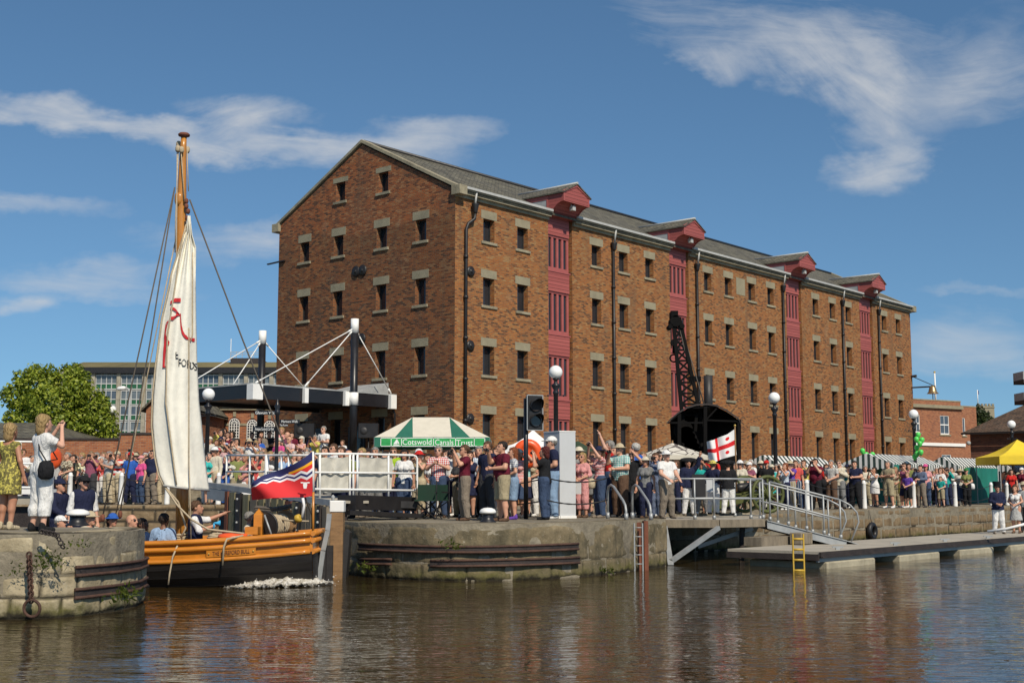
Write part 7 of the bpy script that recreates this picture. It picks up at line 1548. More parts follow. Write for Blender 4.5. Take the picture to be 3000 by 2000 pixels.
    def sfn(P, sd=0):
        d = None
        for s, kn, an in ((1, L[0], L[1]), (-1, L[2], L[3])):
            if sd and s != sd: continue
            a = np.array(an); q = smin(cone(P, a+(0,.014,-.020), a+(.008*s,-.090,-.028), .026, .021), cone(P, a+(0,.01,-.01), a+(0,.008,.012), .026, .028), .015); q = np.maximum(q, (a[2]-.046)-P[...,2]); d = q if d is None else np.minimum(d, q)
        return d
    ex = extra if isinstance(extra, dict) else {k: True for k in extra}
    shc = COLS[ex.get('shoes') or rr.choice(['black','brown','charcoal','white','taupe'])]
    for sd in (1, -1): part('shoe', mesh_of(('shoe', sd)+ID[1:], lambda P: sfn(P, sd), (-.2,-.36,-.03), (.2,.14,.33 if leg == 'sit' else .1), res*.9, 'cloth'), root, shc)
    def hairf(P, long=0):
        d = ell(P, HC_+(0,.012,.016), (.058,.068,.063)); f = np.maximum(P[...,1]+.030-.9*(P[...,2]-.945), -1); cut = smin((P[...,1]+.018)*-1, (P[...,2]-.968)*-1, .01); d = np.maximum(d, cut); d = np.maximum(d, .905-P[...,2]-(P[...,1]-.02)*.6)
        if long: l_ = np.maximum(cone(P, (0,.024,.95), (0,.034,.90-.075*long), .064, .052, .70), -(P[...,1]+.006)); d = smin(d, l_, .012)
        return d
    if hair != 'bald':
        lg_ = {'short':0,'bob':.32,'long':1.2}[hair]; me = mesh_of(('hair_'+hair, res), lambda P: hairf(P, lg_)+.0065*np.sin(P[...,0]*190)*np.sin(P[...,1]*170+P[...,2]*130), (-.09,-.10,.76), (.09,.11,1.02), min(res, .0105), 'hair'); part('hair', me, root, HAIR[hcol])
    if hat:
        if hat == 'cap': hf = lambda P: np.minimum(np.maximum(ell(P, HC_+(0,.008,.024), (.060,.071,.062)), .948-P[...,2]), np.maximum(ell(P, (0,-.085,.952), (.046,.058,.007)), P[...,1]+.03)); hn = 'cap'
        elif hat == 'brim': hf = lambda P: np.minimum(np.maximum(ell(P, HC_+(0,.006,.024), (.060,.070,.066)), .952-P[...,2]), ell(P, (0,-.002,.955+.0), (.108,.118,.0095))); hn = 'sun_hat'
        elif hat == 'top': hf = lambda P: np.minimum(np.maximum(np.maximum(np.hypot(P[...,0], P[...,1]*.92)-.060-.25*np.maximum(0, P[...,2]-.97), P[...,2]-1.065), .955-P[...,2]), ell(P, (0,0,.958), (.095,.100,.009))); hn = 'top_hat'
        else: hf = lambda P: smin(np.maximum(ell(P, HC_+(0,.006,.028), (.060,.070,.060)), .952-P[...,2]), np.minimum(ell(P, (0,-.05,.985), (.155,.022,.040)), ell(P, (0,.06,.985), (.13,.020,.042))), .02); hn = 'cocked_hat'
        me = mesh_of((hn, res), hf, (-.17,-.16,.92), (.17,.14,1.08), min(res, .0085), 'cloth'); part(hn, me, root, COLS[hatcol or 'white'])
    if ex.get('glasses'):
        me = mesh_of(('sunglasses', res), lambda P: np.minimum(np.minimum(ell(P, HC_+(.021,-.052,.007), (.018,.014,.013)), ell(P, HC_+(-.021,-.052,.007), (.018,.014,.013))), cone(P, HC_+(-.05,-.03,.010), HC_+(.05,-.03,.010), .0045, .0045)), (-.06,-.08,.91), (.06,0,.97), .0065, 'eye_dark'); part('sunglasses', me, root)
    wr = [np.array(A[0][1]), np.array(A[1][1])]
    if pose in ('camera','aloft','phone') or ex.get('camera'):
        c_ = (wr[0]+wr[1])/2+np.array((0,-.012,.035)) if pose != 'phone' else wr[1]+np.array((.02,-.02,.035)); b = MB(); b.box(c_[0]-.034, c_[0]+.034, c_[1]-.022, c_[1]+.006, c_[2]-.022, c_[2]+.022); b.lathe((c_[0], c_[1]-.022, c_[2]), [(.018,0),(.018,.022),(.012,.024)], 10, axis=(0,-1,0)); q = b.build('hand_camera', 'black_iron', None); q.parent = root
    if ex.get('bag'):
        bc = ex['bag'] if isinstance(ex['bag'], str) else 'black'; s = ex.get('bagside', 1); b = MB(); c_ = Vector((.135*s, .04, .53)); b.lathe(c_-Vector((0,0,.085)), [(.035,0),(.062,.02),(.068,.08),(.055,.14),(.03,.16)], 12); me = b.build('bag', 'cloth', None); me.parent = root; me.color = (*COLS[bc], 1); st2 = MB(); st2.tube([c_+Vector((0,0,.07)), (.075*s,.075,.70), (-.03*s,.035,.835), (-.05*s,-.06,.78), (.09*s,-.09,.62), c_+Vector((0,-.01,.07))], .006, 5); q = st2.build('bag_strap', 'cloth', None); q.parent = me; q.color = (*COLS[bc], 1)
    if ex.get('strap'):
        st2 = MB(); st2.tube([(.10,.02,.55), (.075,.085,.68), (-.045,.05,.83), (-.06,-.05,.80), (.0,-.09 if bu != 'g' else -.11,.70), (.10,-.06,.56)], .007, 5); q = st2.build('strap', 'cloth', None); q.parent = root; q.color = (*COLS['charcoal'], 1)
    if ex.get('paper'):
        b = MB(); c_ = wr[1]; b.obox(Vector(c_)+Vector((-.01,-.05,-.24)), (.13,0,0), (0,.006,0), (.0,0,.19)); q = b.build('paper', 'white_cloth', None); q.parent = root
    if ex.get('horn'):
        b = MB(); c_ = Vector(wr[1])+Vector((0,-.03,.04)); b.lathe(c_, [(.012,0),(.014,.03),(.03,.06),(.034,.065)], 10, axis=(.2,-1,0)); b.tube([c_-Vector((0,0,.06)), c_], .012, 6); q = b.build('air_horn', 'balloon_blue', None); q.parent = root
    hat_t = {'cap':'cap','brim':'sun hat','top':'top hat','cocked':'cocked hat'}.get(hat); cn_ = lambda c: {'lightblue':'light blue','greyblue':'grey blue','paledenim':'pale denim','hotpink':'hot pink','lightgrey':'light grey','hivis':'high visibility yellow'}.get(c, c)
    if label is None:
        hd_ = '' if hat else ('bald ' if hair == 'bald' else hcol+' haired ')
        s = hd_+who+' in '+(cn_(hatcol or 'white')+' '+hat_t+' and ' if hat else '')+cn_(tcol)+' '+PN[pat]+WN[top]
        tail = ([PHR[pose]] if PHR[pose] else []); bt_ = f'with {cn_(bcol)} {BN[bot]}' if bot != 'none' and top not in ('dress','coat') else ''
        for q in ([s, bt_]+tail+[place], [s]+tail+[place], [s, place], [s]+tail, [s]):
            label = ' '.join(w for w in q if w)
            if len(label.split()) <= 14: break
    USED.setdefault(label, []).append(root); tag(root, label, 'person', group or 'spectators around the lock'); return root
pm('balloon_blue', (.05,.35,.6), .4)
# ---------------------------------------------------------------- the crowd
bk_ = MB(); RX = (-13.5, -3.3)
for i in range(6): bk_.box(RX[0], RX[1], 44.2+i*.9, 50.6, 1.0+i*.002, 1.312+.185*(i+1))
struct(bk_.build('stone_steps', 'paving'))
def ground(x, y):
    if y < 22: return 1.155
    if y > 44.2 and RX[0] < x < RX[1]: return 1.312+.185*(min(5, int((y-44.2)/.9))+1)
    if x < -9.4 and y > 41: return 1.31
    return Q
TAKEN = []
def place_of(u, D):
    if u < 470: return 'left of the sail'
    if u < 660: return 'just right of the sail'
    if u < 925: return 'behind the lock gate rails'
    if u < 1240: return 'behind the canvas railing'
    if u < 1500: return 'on the central quay'
    if u < 1700: return 'near the grey display panel'
    if u < 1930: return 'by the ladder hoops'
    if u < 2200: return 'behind the landing stage'
    if u < 2420: return 'right of the field gun'
    if u < 2640: return 'in front of the small balloons'
    return 'near the teal curtain'
DEFH = {'man':1.75,'woman':1.64,'boy':1.22,'girl':1.5,'child':1.15}
def pp(u, v, who, top, tcol, bot, bcol, hair, pose='stand', D=None, f=None, z=None, H=None, rot=None, leg=None, place=None, **kw):
    hr, hc = (hair.split(':')+['grey'])[:2]
    if f is not None: zg = ground(ux(u, 28), 28) if z is None else z; D = (HC-zg)*3677/(f-1439)
    if D is None:
        H0 = H or DEFH[who]; D = 26.; zz = None
        while D < 75:
            x = ux(u, D); zg = ground(x, D) if z is None else z
            if at(u, v, D).z >= zg+H0 and D > edge(u): break
            D += .1
        if D >= 75: D = max(edge(u)+1, 40)
    x = ux(u, D); zg = ground(x, D) if z is None else z; hgt = 1.06 if kw.get('hat') in ('top','cocked') else 1.0
    Hh = (at(u, v, D).z-zg)/hgt; Hh = max(.95 if who in ('boy','girl','child') else 1.42, min(1.98, Hh)) if H is None or f or True else H
    rr = random.Random(u*31+v); rot = rot if rot is not None else math.atan2(-x, D)*.6-.35+rr.uniform(-.5,.35)
    TAKEN.append((x, D)); leg = leg or ('even' if who in ('woman','girl') else 'apart')
    return person(x, D, zg, Hh, who, top, tcol, bot, bcol, hr, hc, pose, leg, rot, place=place_of(u, D) if place is None else place, **kw)
def edge(u):
    if u < 1010: return 42.9
    if u < 1920: return 26.5
    s_ = s_at(u, TQ+.7); return wp(s_, TQ+.7).y
# two women on the left pier
pp(24, 1241, 'woman', 'dress', 'yellow', 'none', 'white', 'bob:blonde', 'stand', D=19.9, rot=2.75, pat='cloth_leaf', res=.0095, extra={'shoes':'beige'}, label='woman in yellow leaf print halter dress standing on the left pier, back turned')
pp(120, 1216, 'woman', 'tee', 'white', 'capri', 'white', 'bob:blonde', 'camera', D=18.95, rot=2.45, leg='apart', res=.0095, extra={'bag':'black','bagside':-1,'shoes':'black'}, label='woman in white T-shirt and white cropped trousers photographing from the left pier')
# people aboard the barge
BO = dict(place='aboard the barge', group='people aboard the barge')
def aboard(u, v, D, H, *a, leg='sit', **k): p = at(u, v, D); TAKEN.append((p.x, D)); return person(p.x, D, p.z-H*(1.0), H, *a, leg=leg, res=.0095, group='people aboard the barge', **k)
aboard(575, 1467, 23.95, 1.72, 'man', 'vest', 'white', 'trousers', 'navy', 'short', 'brown', 'point', rot=1.75, extra={'horn':1,'shoes':'black'}, label='brown haired boatman in navy life vest over white shirt pointing and holding a blue horn')
aboard(386, 1506, 23.75, 1.72, 'man', 'shirt', 'white', 'trousers', 'grey', 'bald', 'grey', 'lean', rot=1.2, extra={'glasses':1}, label='bald bespectacled man in white shirt seated at the barge rail')
aboard(417, 1518, 25.0, 1.70, 'man', 'shirt', 'lightblue', 'trousers', 'charcoal', 'short', 'dark', 'stand', rot=1.3, skin=(.16,.08,.05), label='dark haired man in shadow between the bald man and the strap wearer')
aboard(481, 1504, 24.15, 1.74, 'man', 'shirt', 'lightblue', 'trousers', 'navy', 'short', 'dark', 'stand', rot=2.9, skin=(.2,.1,.06), extra={'strap':1}, label='dark haired man in pale blue shirt with diagonal strap, back turned, aboard')
aboard(732, 1499, 25.1, 1.60, 'man', 'tee', 'cream', 'trousers', 'beige', 'short', 'grey', 'lean', rot=1.6, lean=0, label='man in cream shirt stooping behind the windlass')
aboard(247, 1395, 24.0, 1.74, 'man', 'vest', 'white', 'trousers', 'navy', 'short', 'dark', 'stand', leg='even', rot=.7, hat='cap', hatcol='black', extra={'glasses':1}, label='boatman in black cap and sunglasses with navy life vest, standing right of the lifebuoy housing')
aboard(176, 1404, 24.6, 1.70, 'man', 'jacket', 'navy', 'trousers', 'navy', 'short', 'dark', 'lean', leg='even', rot=1.2, hat='cap', hatcol='navy', label='boatman in navy cap and navy jacket leaning forward behind the shoulder bag')
aboard(177, 1512, 23.5, 1.60, 'woman', 'tee', 'white', 'trousers', 'navy', 'short', 'grey', 'stand', rot=1.4, hat='cap', hatcol='white', label='seated passenger whose white cap shows over the pier left of the bollard')
aboard(264, 1500, 23.4, 1.66, 'man', 'tee', 'cream', 'trousers', 'khaki', 'short', 'grey', 'stand', rot=1.1, hat='brim', hatcol='beige', label='seated passenger in straw sun hat just right of the pier bollard')
aboard(330, 1506, 24.2, 1.62, 'woman', 'tee', 'white', 'trousers', 'navy', 'bob', 'dark', 'stand', rot=.8, hat='brim', hatcol='blue', label='seated passenger in blue sun hat beside the shroud blocks')
# front row of the central quay
FR = dict(res=.011)
pp(1361, 1303, 'man', 'polo', 'maroon', 'trousers', 'taupe', 'short:brown', 'camera', f=1523, rot=-1.25, extra={'glasses':1,'shoes':'brown'}, label='man in maroon polo shirt and taupe trousers photographing at the quay edge', **FR)
pp(1472, 1293, 'man', 'tee', 'maroon', 'shorts', 'khaki', 'short:dark', 'phone', f=1525, rot=-1.15, bu='b', extra={'shoes':'brown'}, label='big man in maroon T-shirt and khaki shorts holding a camera beside the bollard', **FR)
pp(1503, 1311, 'girl', 'tee', 'greyblue', 'shorts', 'paledenim', 'long:ginger', 'hold', f=1520, rot=-1.35, pat='cloth_check', extra={'shoes':'purple'}, label='girl in plaid shirt, pale denim shorts and purple shoes', **FR)
pp(1539, 1311, 'woman', 'tee', 'turquoise', 'skirt', 'navy', 'long:blonde', 'brow', f=1513, rot=-.7, pat='cloth_stripe', extra={'glasses':1}, label='blonde woman in turquoise striped T-shirt shading her eyes under the signal', **FR)
pp(1596, 1309, 'woman', 'tee', 'black', 'trousers', 'denim', 'bob:auburn', 'camera', f=1521, rot=-1.9, bu='g', extra={'shoes':'black'}, label='auburn haired woman all in black with raised arms, by the grey panel', **FR)
o_ = pp(1617, 1280, 'man', 'tee', 'navy', 'trousers', 'paledenim', 'short:grey', 'hold', f=1518, rot=-1.35, bu='b', hat='cap', hatcol='white', extra={'glasses':1,'shoes':'white'}, label='tall man in white cap, navy T-shirt and pale jeans before the grey panel', **FR)
pp(1706, 1326, 'woman', 'blouse', 'pink', 'capri', 'pink', 'long:blonde', 'hold', f=1515, rot=-.55, extra={'bag':'beige','paper':1,'glasses':1,'shoes':'brown'}, label='blonde woman in pink top and pink trousers holding a white paper', **FR)
pp(1697, 1311, 'woman', 'tee', 'lightgrey', 'trousers', 'charcoal', 'short:grey', 'stand', D=31.5, hat='brim', hatcol='cream', label='person in cream sun hat just behind the blonde woman in pink')
pp(1757, 1309, 'woman', 'tee', 'red', 'trousers', 'denim', 'bob:brown', 'aloft', f=1515, rot=-1.1, pat='cloth_stripe', hat='brim', hatcol='navy', label='woman in navy hat and red striped T-shirt holding a camera aloft', **FR)
pp(1787, 1283, 'man', 'tee', 'red', 'trousers', 'denim', 'short:grey', 'wave', D=33.5, rot=-1.6, label='grey haired man in bright red T-shirt waving a small flag')
pp(1801, 1307, 'man', 'jacket', 'navy', 'trousers', 'charcoal', 'short:grey', 'stand', D=33.4, label='grey haired man in navy jacket left of the straw hatted man')
pp(1817, 1301, 'man', 'tee', 'teal', 'trousers', 'brown', 'short:grey', 'phone', f=1514, rot=-.75, bu='b', pat='cloth_check', hat='brim', hatcol='beige', label='man in straw hat and teal checked shirt looking at his camera', **FR)
pp(1863, 1298, 'man', 'polo', 'blue', 'trousers', 'charcoal', 'short:white', 'stand', f=1511, rot=-2.3, label='white haired man in bright blue polo shirt, back turned', **FR)
pp(1853, 1318, 'man', 'tee', 'black', 'trousers', 'black', 'bald:grey', 'brow', f=1514, rot=-.3, extra={'glasses':1}, label='bald man in black T-shirt with raised hand beside the blue polo', **FR)
pp(1892, 1339, 'woman', 'tee', 'grey', 'trousers', 'navy', 'bob:brown', 'stand', D=30.4, hat='brim', hatcol='cream', label='woman in cream straw hat left of the curly haired photographer')
pp(1922, 1327, 'woman', 'shirt', 'greyblue', 'trousers', 'greyblue', 'bob:brown', 'camera', f=1514, rot=-.3, label='curly brown haired woman in grey blue photographing by the stage rails', **FR)
pp(1953, 1321, 'man', 'tee', 'white', 'trousers', 'taupe', 'short:grey', 'lean', f=1517, rot=.5, bu='b', hat='brim', hatcol='white', label='man in white sun hat and white T-shirt leaning on the stage rail', **FR)
pp(2017, 1334, 'man', 'coat', 'navy', 'trousers', 'white', 'short:dark', 'wave', D=33.8, rot=.2, hat='cocked', hatcol='black', label='man in black cocked hat and navy coat raising his hand')
pp(2134, 1342, 'man', 'coat', 'black', 'trousers', 'white', 'short:dark', 'hold', D=34.8, rot=3.0, hat='cocked', hatcol='black', label='man in black coat, white breeches and cocked hat, back turned under the flag')
pp(2090, 1350, 'man', 'jacket', 'navy', 'trousers', 'white', 'short:sandy', 'hips', D=35.6, rot=2.4, hat='brim', hatcol='yellow', label='man in yellow straw hat and navy jacket left of the naval flag pole')
pp(2055, 1350, 'man', 'polo', 'teal', 'trousers', 'grey', 'short:grey', 'brow', D=36.4, extra={'glasses':1}); pp(1981, 1349, 'woman', 'tee', 'white', 'trousers', 'navy', 'bob:brown', 'hold', D=36.5); pp(2170, 1349, 'woman', 'tee', 'cream', 'skirt', 'navy', 'bob:grey', D=38.5, hat='brim', hatcol='white'); pp(2075, 1352, 'man', 'tee', 'white', 'trousers', 'denim', 'short:dark', 'camera', D=38)
# second row of the central quay
for a in ((1097,1310,'man','tee','blue','trousers','grey','short:grey','stand'), (1151,1310,'man','jacket','lime','trousers','navy','short:brown','point',dict(extra={'glasses':1})), (1183,1317,'woman','tee','white','trousers','denim','long:dark','stand'), (1206,1328,'woman','tank','white','skirt','denim','bob:brown','brow',dict(f=1505,extra={'shoes':'white','glasses':1},leg='step')),
          (1226,1316,'man','tee','brown','trousers','denim','short:dark','stand',dict(hat='cap',hatcol='white')), (1254,1330,'woman','tee','pink','trousers','white','long:dark','hold',dict(pat='cloth_floral')), (1268,1339,'woman','tee','white','trousers','white','short:dark','hold',dict(f=1511,bu='g',extra={'strap':1})),
          (1283,1306,'man','tee','red','trousers','denim','short:grey','clap',dict(pat='cloth_check',extra={'glasses':1})), (1308,1318,'woman','dress','navy','none','navy','bob:dark','clap',dict(f=1508)), (1338,1327,'woman','tee','turquoise','trousers','white','short:white','hold'), (1389,1317,'man','tee','grey','trousers','charcoal','short:grey','clap',dict(f=1514)), (1402,1307,'man','tee','lightblue','trousers','grey','short:grey','stand',dict(pat='cloth_check')),
          (1434,1312,'woman','shirt','white','trousers','denim','bob:brown','clap',dict(f=1516,extra={'bag':'charcoal','bagside':-1})), (1428,1293,'man','tee','navy','trousers','charcoal','short:brown','stand'), (1410,1322,'woman','tee','coral','trousers','white','bob:blonde','stand'), (1455,1309,'woman','tee','cream','skirt','brown','long:brown','stand'), (1562,1326,'woman','tee','beige','trousers','white','short:grey','hold'), (1520,1330,'man','tee','charcoal','trousers','navy','short:dark','stand'), (1575,1318,'man','shirt','lightblue','trousers','beige','bald:grey','stand'), (1325,1312,'man','shirt','white','trousers','navy','short:dark','camera'), (1738,1335,'man','tee','cream','trousers','khaki','short:grey','stand',dict(hat='brim',hatcol='white')), (1720,1340,'woman','tee','red','trousers','black','bob:dark','camera'), (1840,1330,'woman','tee','purple','trousers','white','short:white','stand'), (1775,1330,'man','tee','grey','trousers','denim','short:brown','stand'), (1940,1345,'man','tee','lightgrey','trousers','navy','bald:grey','stand'), (1905,1345,'man','polo','green','trousers','beige','short:grey','crossed')):
    kw = a[9] if len(a) > 9 else {}; pp(*a[:9], **kw)
# far lockside, left of and beyond the sail
for a in ((193,1325,'woman','tee','brown','skirt','brown','short:grey','hold',dict(pat='cloth_floral')), (212,1332,'man','tee','black','trousers','black','short:dark','stand'), (237,1338,'man','tee','white','trousers','navy','short:grey','phone'), (263,1322,'man','polo','mauve','trousers','charcoal','short:sandy','camera'), (295,1338,'woman','blouse','coral','trousers','white','short:white','stand',dict(extra={'bag':'white'})), (340,1322,'man','polo','red','trousers','beige','short:grey','camera',dict(pat='cloth_wide',hat='cap',hatcol='beige')), (316,1322,'man','tee','lightgrey','trousers','beige','short:grey','clap'), (379,1325,'man','tee','blue','trousers','navy','short:brown','stand',dict(hat='cap',hatcol='red')),
          (411,1335,'woman','tee','hotpink','trousers','denim','short:grey','stand',dict(hat='cap',hatcol='pink',bu='g')), (443,1318,'man','polo','navy','trousers','taupe','short:dark','stand',dict(bu='b',extra={'glasses':1})), (428,1336,'woman','tee','black','trousers','grey','bob:dark','hold'), (462,1330,'man','tee','charcoal','trousers','charcoal','bald:grey','stand'), (395,1338,'woman','tank','turquoise','trousers','navy','long:blonde','stand'),
          (195,1290,'woman','tank','white','trousers','white','short:white','stand',dict(D=50.5)), (235,1287,'woman','tank','cream','skirt','white','bob:blonde','phone',dict(D=50.8)), (262,1290,'man','tee','charcoal','trousers','black','short:dark','crossed',dict(D=51.5)), (279,1294,'man','tee','grey','trousers','denim','short:grey','brow',dict(D=50.4)), (371,1300,'woman','tee','cream','trousers','beige','short:grey','stand',dict(D=49.5)), (395,1293,'man','tee','blue','trousers','navy','short:dark','aloft',dict(D=49.8)), (423,1302,'man','tee','white','trousers','denim','short:brown','stand',dict(D=50,hat='cap',hatcol='maroon')), (441,1312,'woman','tee','white','trousers','navy','bob:grey','stand',dict(D=48.6,hat='brim',hatcol='white')), (300,1296,'man','polo','purple','trousers','grey','short:sandy','camera',dict(D=50)), (150,1298,'man','shirt','lightblue','trousers','grey','short:grey','stand',dict(D=49)), (62,1305,'man','shirt','white','trousers','navy','short:brown','hold',dict(D=46)), (50,1340,'woman','tee','orange','trousers','white','bob:brown','stand'), (88,1335,'man','tee','navy','trousers','denim','short:dark','stand'),
          (604,1287,'man','polo','white','trousers','beige','short:grey','stand',dict(hat='cap',hatcol='white',extra={'glasses':1},D=48.7)), (626,1310,'man','shirt','cream','trousers','beige','short:grey','stand',dict(hat='brim',hatcol='white')), (612,1324,'woman','tank','turquoise','skirt','white','short:grey','hold'), (596,1340,'man','tee','white','trousers','white','short:sandy','stand'),
          (660,1334,'woman','tee','navy','trousers','blue','short:white','lean'), (680,1330,'woman','tee','white','trousers','navy','bob:grey','stand',dict(pat='cloth_floral')), (694,1322,'man','tee','olive','trousers','khaki','short:grey','stand'), (717,1330,'woman','tank','pink','skirt','white','bob:blonde','hold'), (754,1322,'woman','tee','coral','trousers','white','bob:blonde','stand'), (775,1318,'man','tee','white','trousers','grey','short:sandy','phone',dict(extra={'glasses':1})), (764,1297,'man','tee','beige','trousers','taupe','short:grey','stand'), (790,1285,'woman','tee','white','trousers','beige','bob:blonde','stand'), (806,1300,'man','jacket','charcoal','trousers','charcoal','short:white','stand'), (826,1303,'man','tee','lightblue','trousers','navy','short:grey','stand'), (840,1334,'man','tee','blue','trousers','denim','short:dark','lean'), (858,1337,'man','jacket','hivis','trousers','navy','short:brown','hold'), (861,1308,'woman','tee','cream','trousers','navy','bob:white','stand'), (874,1301,'woman','tee','pink','trousers','denim','long:brown','stand'), (897,1303,'man','tee','white','trousers','grey','short:white','stand'), (918,1306,'man','polo','mauve','trousers','navy','short:dark','brow'),
          (735,1335,'woman','tee','black','trousers','denim','long:dark','camera'), (815,1338,'woman','blouse','lightgrey','skirt','navy','short:grey','hold'), (705,1345,'man','tee','grey','shorts','khaki','bald:grey','crossed')):
    kw = dict(a[9]) if len(a) > 9 else {}; pp(*a[:9], **kw)
pp(950, 1308, 'man', 'tee', 'navy', 'trousers', 'grey', 'short:dark', D=31.5); pp(975, 1300, 'man', 'tee', 'white', 'trousers', 'denim', 'short:brown', D=32.5, extra={'glasses':1}); pp(997, 1309, 'woman', 'tee', 'coral', 'trousers', 'navy', 'long:brown', D=31.4); pp(1057, 1313, 'woman', 'tee', 'lightblue', 'trousers', 'grey', 'bob:blonde', D=31); pp(1128, 1322, 'man', 'tee', 'white', 'trousers', 'navy', 'short:dark', D=32); pp(1075, 1318, 'man', 'tee', 'red', 'trousers', 'denim', 'short:dark', D=32.2); pp(1020, 1318, 'man', 'tee', 'olive', 'trousers', 'navy', 'bald:grey', D=30.6)
# under the canopy, on the raised terrace
SH = dict(z=2.42)
for u, v, D, a in ((945,1243,51.5,('man','tee','white','trousers','khaki','short:grey','crossed')), (652,1254,52,('man','jacket','black','trousers','black','short:dark','hips')), (675,1263,51.5,('woman','jacket','charcoal','trousers','navy','bob:dark','hold')), (734,1266,52.5,('man','jacket','navy','trousers','beige','short:dark','hold')), (761,1265,52.2,('man','coat','taupe','trousers','black','short:brown','hold')), (821,1252,50.8,('woman','tee','pink','skirt','white','bob:blonde','stand')), (851,1266,53,('man','tee','maroon','trousers','denim','short:dark','stand')), (915,1265,53.5,('man','tee','blue','trousers','grey','short:grey','stand')), (625,1280,50.5,('woman','tee','brown','trousers','black','short:dark','stand')), (785,1262,53.5,('man','tee','black','trousers','charcoal','short:dark','crossed'))):
    pp(u, v, *a, D=D, place='under the black canopy', **SH, **({'extra':{'strap':1,'glasses':1}} if u == 945 else {}))
pp(1001, 1289, 'child', 'tee', 'white', 'trousers', 'pink', 'long:brown', 'clap', D=52, z=2.42, H=1.15, place='by the right canopy mast')
# right hand quay
for a in ((2178,1366,'woman','tee','beige','trousers','white','bob:brown','stand',dict(extra={'glasses':1})), (2194,1355,'man','tee','white','trousers','navy','short:grey','brow'), (2211,1360,'woman','tee','white','trousers','denim','bob:brown','stand',dict(extra={'glasses':1})), (2231,1350,'man','coat','black','trousers','white','short:dark','stand',dict(hat='brim',hatcol='cream')), (2247,1349,'man','tee','black','trousers','black','short:dark','stand',dict(hat='cap',hatcol='red')), (2283,1358,'man','tee','lightblue','trousers','navy','short:grey','stand',dict(pat='cloth_check')), (2301,1360,'woman','dress','white','none','white','long:dark','hold'), (2320,1362,'man','tee','cream','trousers','grey','short:brown','camera'), (2332,1348,'man','tee','coral','trousers','denim','short:brown','stand'),
          (2342,1353,'woman','polo','navy','trousers','navy','short:grey','crossed',dict(D=46,bu='g')), (2391,1343,'man','tee','maroon','trousers','black','short:dark','camera',dict(D=45.2,bu='b',extra={'bag':'black'})), (2437,1347,'man','tee','taupe','trousers','brown','short:grey','hold',dict(pat='cloth_check',D=46.2)), (2422,1360,'woman','tee','red','trousers','black','bob:brown','stand',dict(D=48)), (2477,1366,'woman','tank','pink','skirt','hotpink','long:blonde','hold'), (2506,1350,'man','tee','navy','trousers','black','short:dark','phone',dict(D=46.4,bu='b')), (2492,1372,'woman','tee','yellow','trousers','navy','bob:blonde','stand'),
          (2537,1364,'man','shirt','cream','trousers','khaki','short:grey','crossed'), (2568,1373,'man','shirt','white','trousers','charcoal','short:grey','hold'), (2604,1350,'man','polo','khaki','shorts','khaki','short:grey','crossed',dict(D=48.6,extra={'shoes':'white'})), (2625,1368,'woman','tee','beige','trousers','khaki','bob:blonde','hold'), (2651,1356,'woman','tank','mauve','skirt','navy','bob:dark','camera',dict(extra={'glasses':1})), (2660,1382,'boy','tee','purple','shorts','black','short:sandy','hold',dict(D=49.5)), (2699,1362,'man','shirt','greyblue','trousers','taupe','short:dark','phone',dict(D=50.5)), (2714,1360,'woman','tee','pink','trousers','denim','bob:dark','stand',dict(hat='cap',hatcol='hotpink')), (2739,1380,'woman','blouse','coral','trousers','denim','short:blonde','hold'), (2763,1375,'woman','tee','taupe','trousers','navy','long:brown','stand',dict(extra={'glasses':1})), (2757,1395,'boy','tee','teal','shorts','khaki','short:brown','hold',dict(D=51.6)), (2785,1388,'woman','tee','grey','trousers','lightgrey','bob:grey','hold',dict(pat='cloth_stripe')), (2806,1386,'woman','tee','coral','trousers','paledenim','bob:brown','hold'), (2833,1372,'woman','tee','olive','trousers','black','short:grey','hold',dict(hat='cap',hatcol='green',extra={'bag':'white'})),
          (2965,1375,'woman','tee','red','trousers','black','bob:dark','stand'), (2985,1385,'man','tee','navy','trousers','grey','short:grey','stand',dict(hat='brim',hatcol='beige')), (2996,1370,'woman','tee','maroon','trousers','white','bob:grey','stand',dict(hat='cap',hatcol='white')), (2950,1395,'man','tee','greyblue','shorts','taupe','short:brown','stand')):
    kw = dict(a[9]) if len(a) > 9 else {}; pp(*a[:9], **kw)
# on the pontoon
pp(2921, 1410, 'man', 'coat', 'navy', 'trousers', 'white', 'short:dark', 'hold', D=41.0, z=ZD, rot=-.1, hat='top', hatcol='black', label='man in black top hat, navy tail coat and white trousers on the pontoon', res=.011)
pp(2973, 1421, 'woman', 'tank', 'white', 'skirt', 'lightgrey', 'long:brown', 'hold', D=41.6, z=ZD, rot=-.6, leg='even', extra={'strap':1}, label='long haired woman in white top and pale grey skirt on the pontoon', res=.011)
pp(2999, 1412, 'man', 'tee', 'lightgrey', 'trousers', 'charcoal', 'short:dark', 'stand', D=42.2, z=ZD, rot=-.8, label='man in pale grey T-shirt cut by the right edge on the pontoon', hat='brim', hatcol='beige')
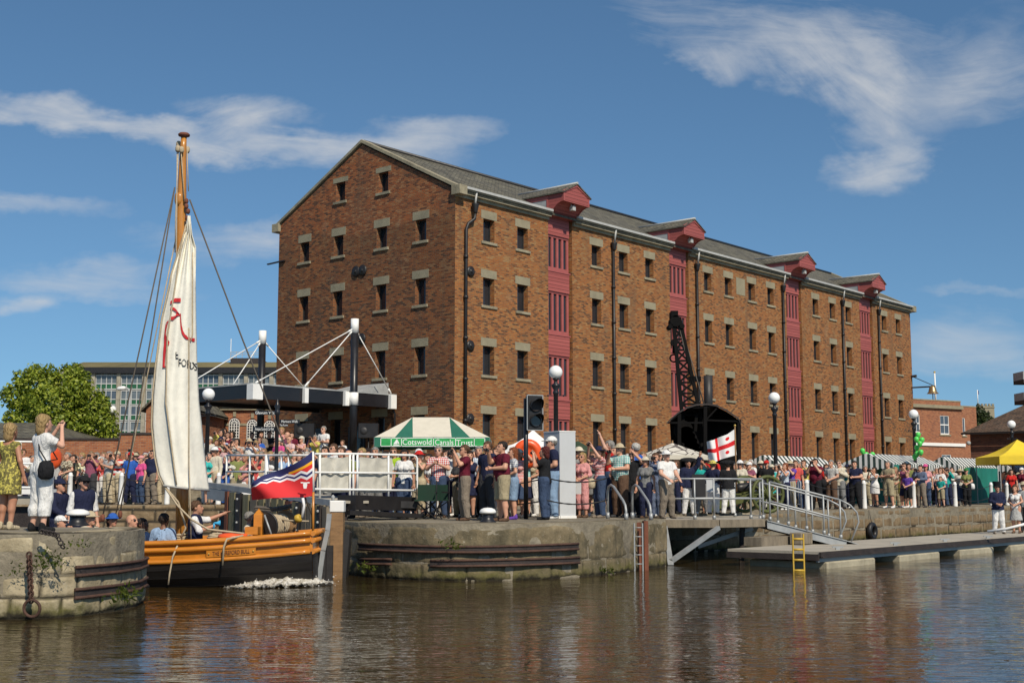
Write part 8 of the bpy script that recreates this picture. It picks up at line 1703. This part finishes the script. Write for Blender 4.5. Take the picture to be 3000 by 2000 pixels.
# the people further back, each one dressed and standing differently
rr = random.Random(21); TC = ['white','white','white','cream','navy','black','blue','lightblue','coral','pink','red','maroon','teal','green','olive','grey','charcoal','beige','purple','turquoise','hotpink','lightgrey','yellow','mauve','khaki']
BC = ['navy','black','denim','beige','white','grey','khaki','charcoal','taupe','paledenim']
def fill(n, us, Ds, zone=None):
    k = tries = 0
    while k < n and tries < n*40:
        tries += 1; u = rr.uniform(*us); D = rr.uniform(*Ds) if not callable(zone) else zone(u)+rr.uniform(*Ds); x = ux(u, D)
        if any((x-a)**2+(D-b)**2 < .40**2 for a, b in TAKEN): continue
        who = rr.choice(['man','man','woman','woman','woman']); top = rr.choice(['tee','tee','tee','polo','shirt','jacket'] if who == 'man' else ['tee','tee','tank','blouse','shirt','dress']); bot = 'none' if top == 'dress' else rr.choice(['trousers']*5+['shorts'] if who == 'man' else ['trousers','trousers','skirt','capri'])
        hair = rr.choice(['short:grey','short:grey','short:white','short:dark','short:brown','bald:grey','short:sandy'] if who == 'man' else ['short:grey','bob:white','bob:blonde','long:brown','long:dark','bob:brown','long:blonde','short:white','bob:ginger'])
        pose = rr.choice(['stand','stand','hold','hold','clap','clap','camera','camera','crossed','brow','phone','hips']); pat = rr.choice(['cloth']*6+['cloth_stripe','cloth_check','cloth_floral']); hat, hc = (None, None)
        if rr.random() < .24: hat = rr.choice(['cap','brim','brim']); hc = rr.choice(['white','white','cream','beige','navy','red'])
        zg = ground(x, D); H = rr.gauss(1.73 if who == 'man' else 1.63, .05); TAKEN.append((x, D)); tcol, bcol = rr.choice(TC), rr.choice(BC); hr, hcl = hair.split(':')
        for _ in range(60):
            n0 = len(USED); sig = (who, tcol, top, pat, hat, hc, hair, pose, place_of(u, D))
            if sig not in SIG: break
            tcol = rr.choice(TC); pose = rr.choice(['stand','hold','clap','camera','crossed','brow','phone','hips','point'])
        SIG.add(sig)
        person(x, D, zg, H, who, top, tcol, bot, bcol, hr, hcl, pose, 'even' if who == 'woman' else 'apart', math.atan2(-x, D)*.6-.35+rr.uniform(-.6,.5), hat=hat, hatcol=hc, pat=pat, place=place_of(u, D), extra={'glasses':1} if rr.random() < .4 else {}, res=.0145)
        k += 1
SIG = set()
fill(24, (-20, 470), (43.6, 48.5)); fill(10, (590, 660), (43.4, 49.5)); fill(20, (640, 925), (43.3, 49.6)); fill(14, (930, 1240), (30.6, 36)); fill(12, (1240, 1560), (30.5, 36)); fill(10, (1690, 1935), (31, 36.5)); fill(4, (1950, 2160), (36.5, 42)); fill(16, (2170, 2420), (.3, 8), edge); fill(15, (2420, 2830), (.2, 6), edge); fill(5, (2955, 3010), (1, 8), edge)
dups = {k: v for k, v in USED.items() if len(v) > 1}
for k, v in dups.items():
    for i, o in enumerate(sorted(v, key=lambda q: q.location.x/q.location.y)): o['label'] = (('leftmost ','rightmost ','middle ') if len(v) > 2 else ('left hand ','right hand '))[min(i, 2 if len(v) > 2 else 1)]+k
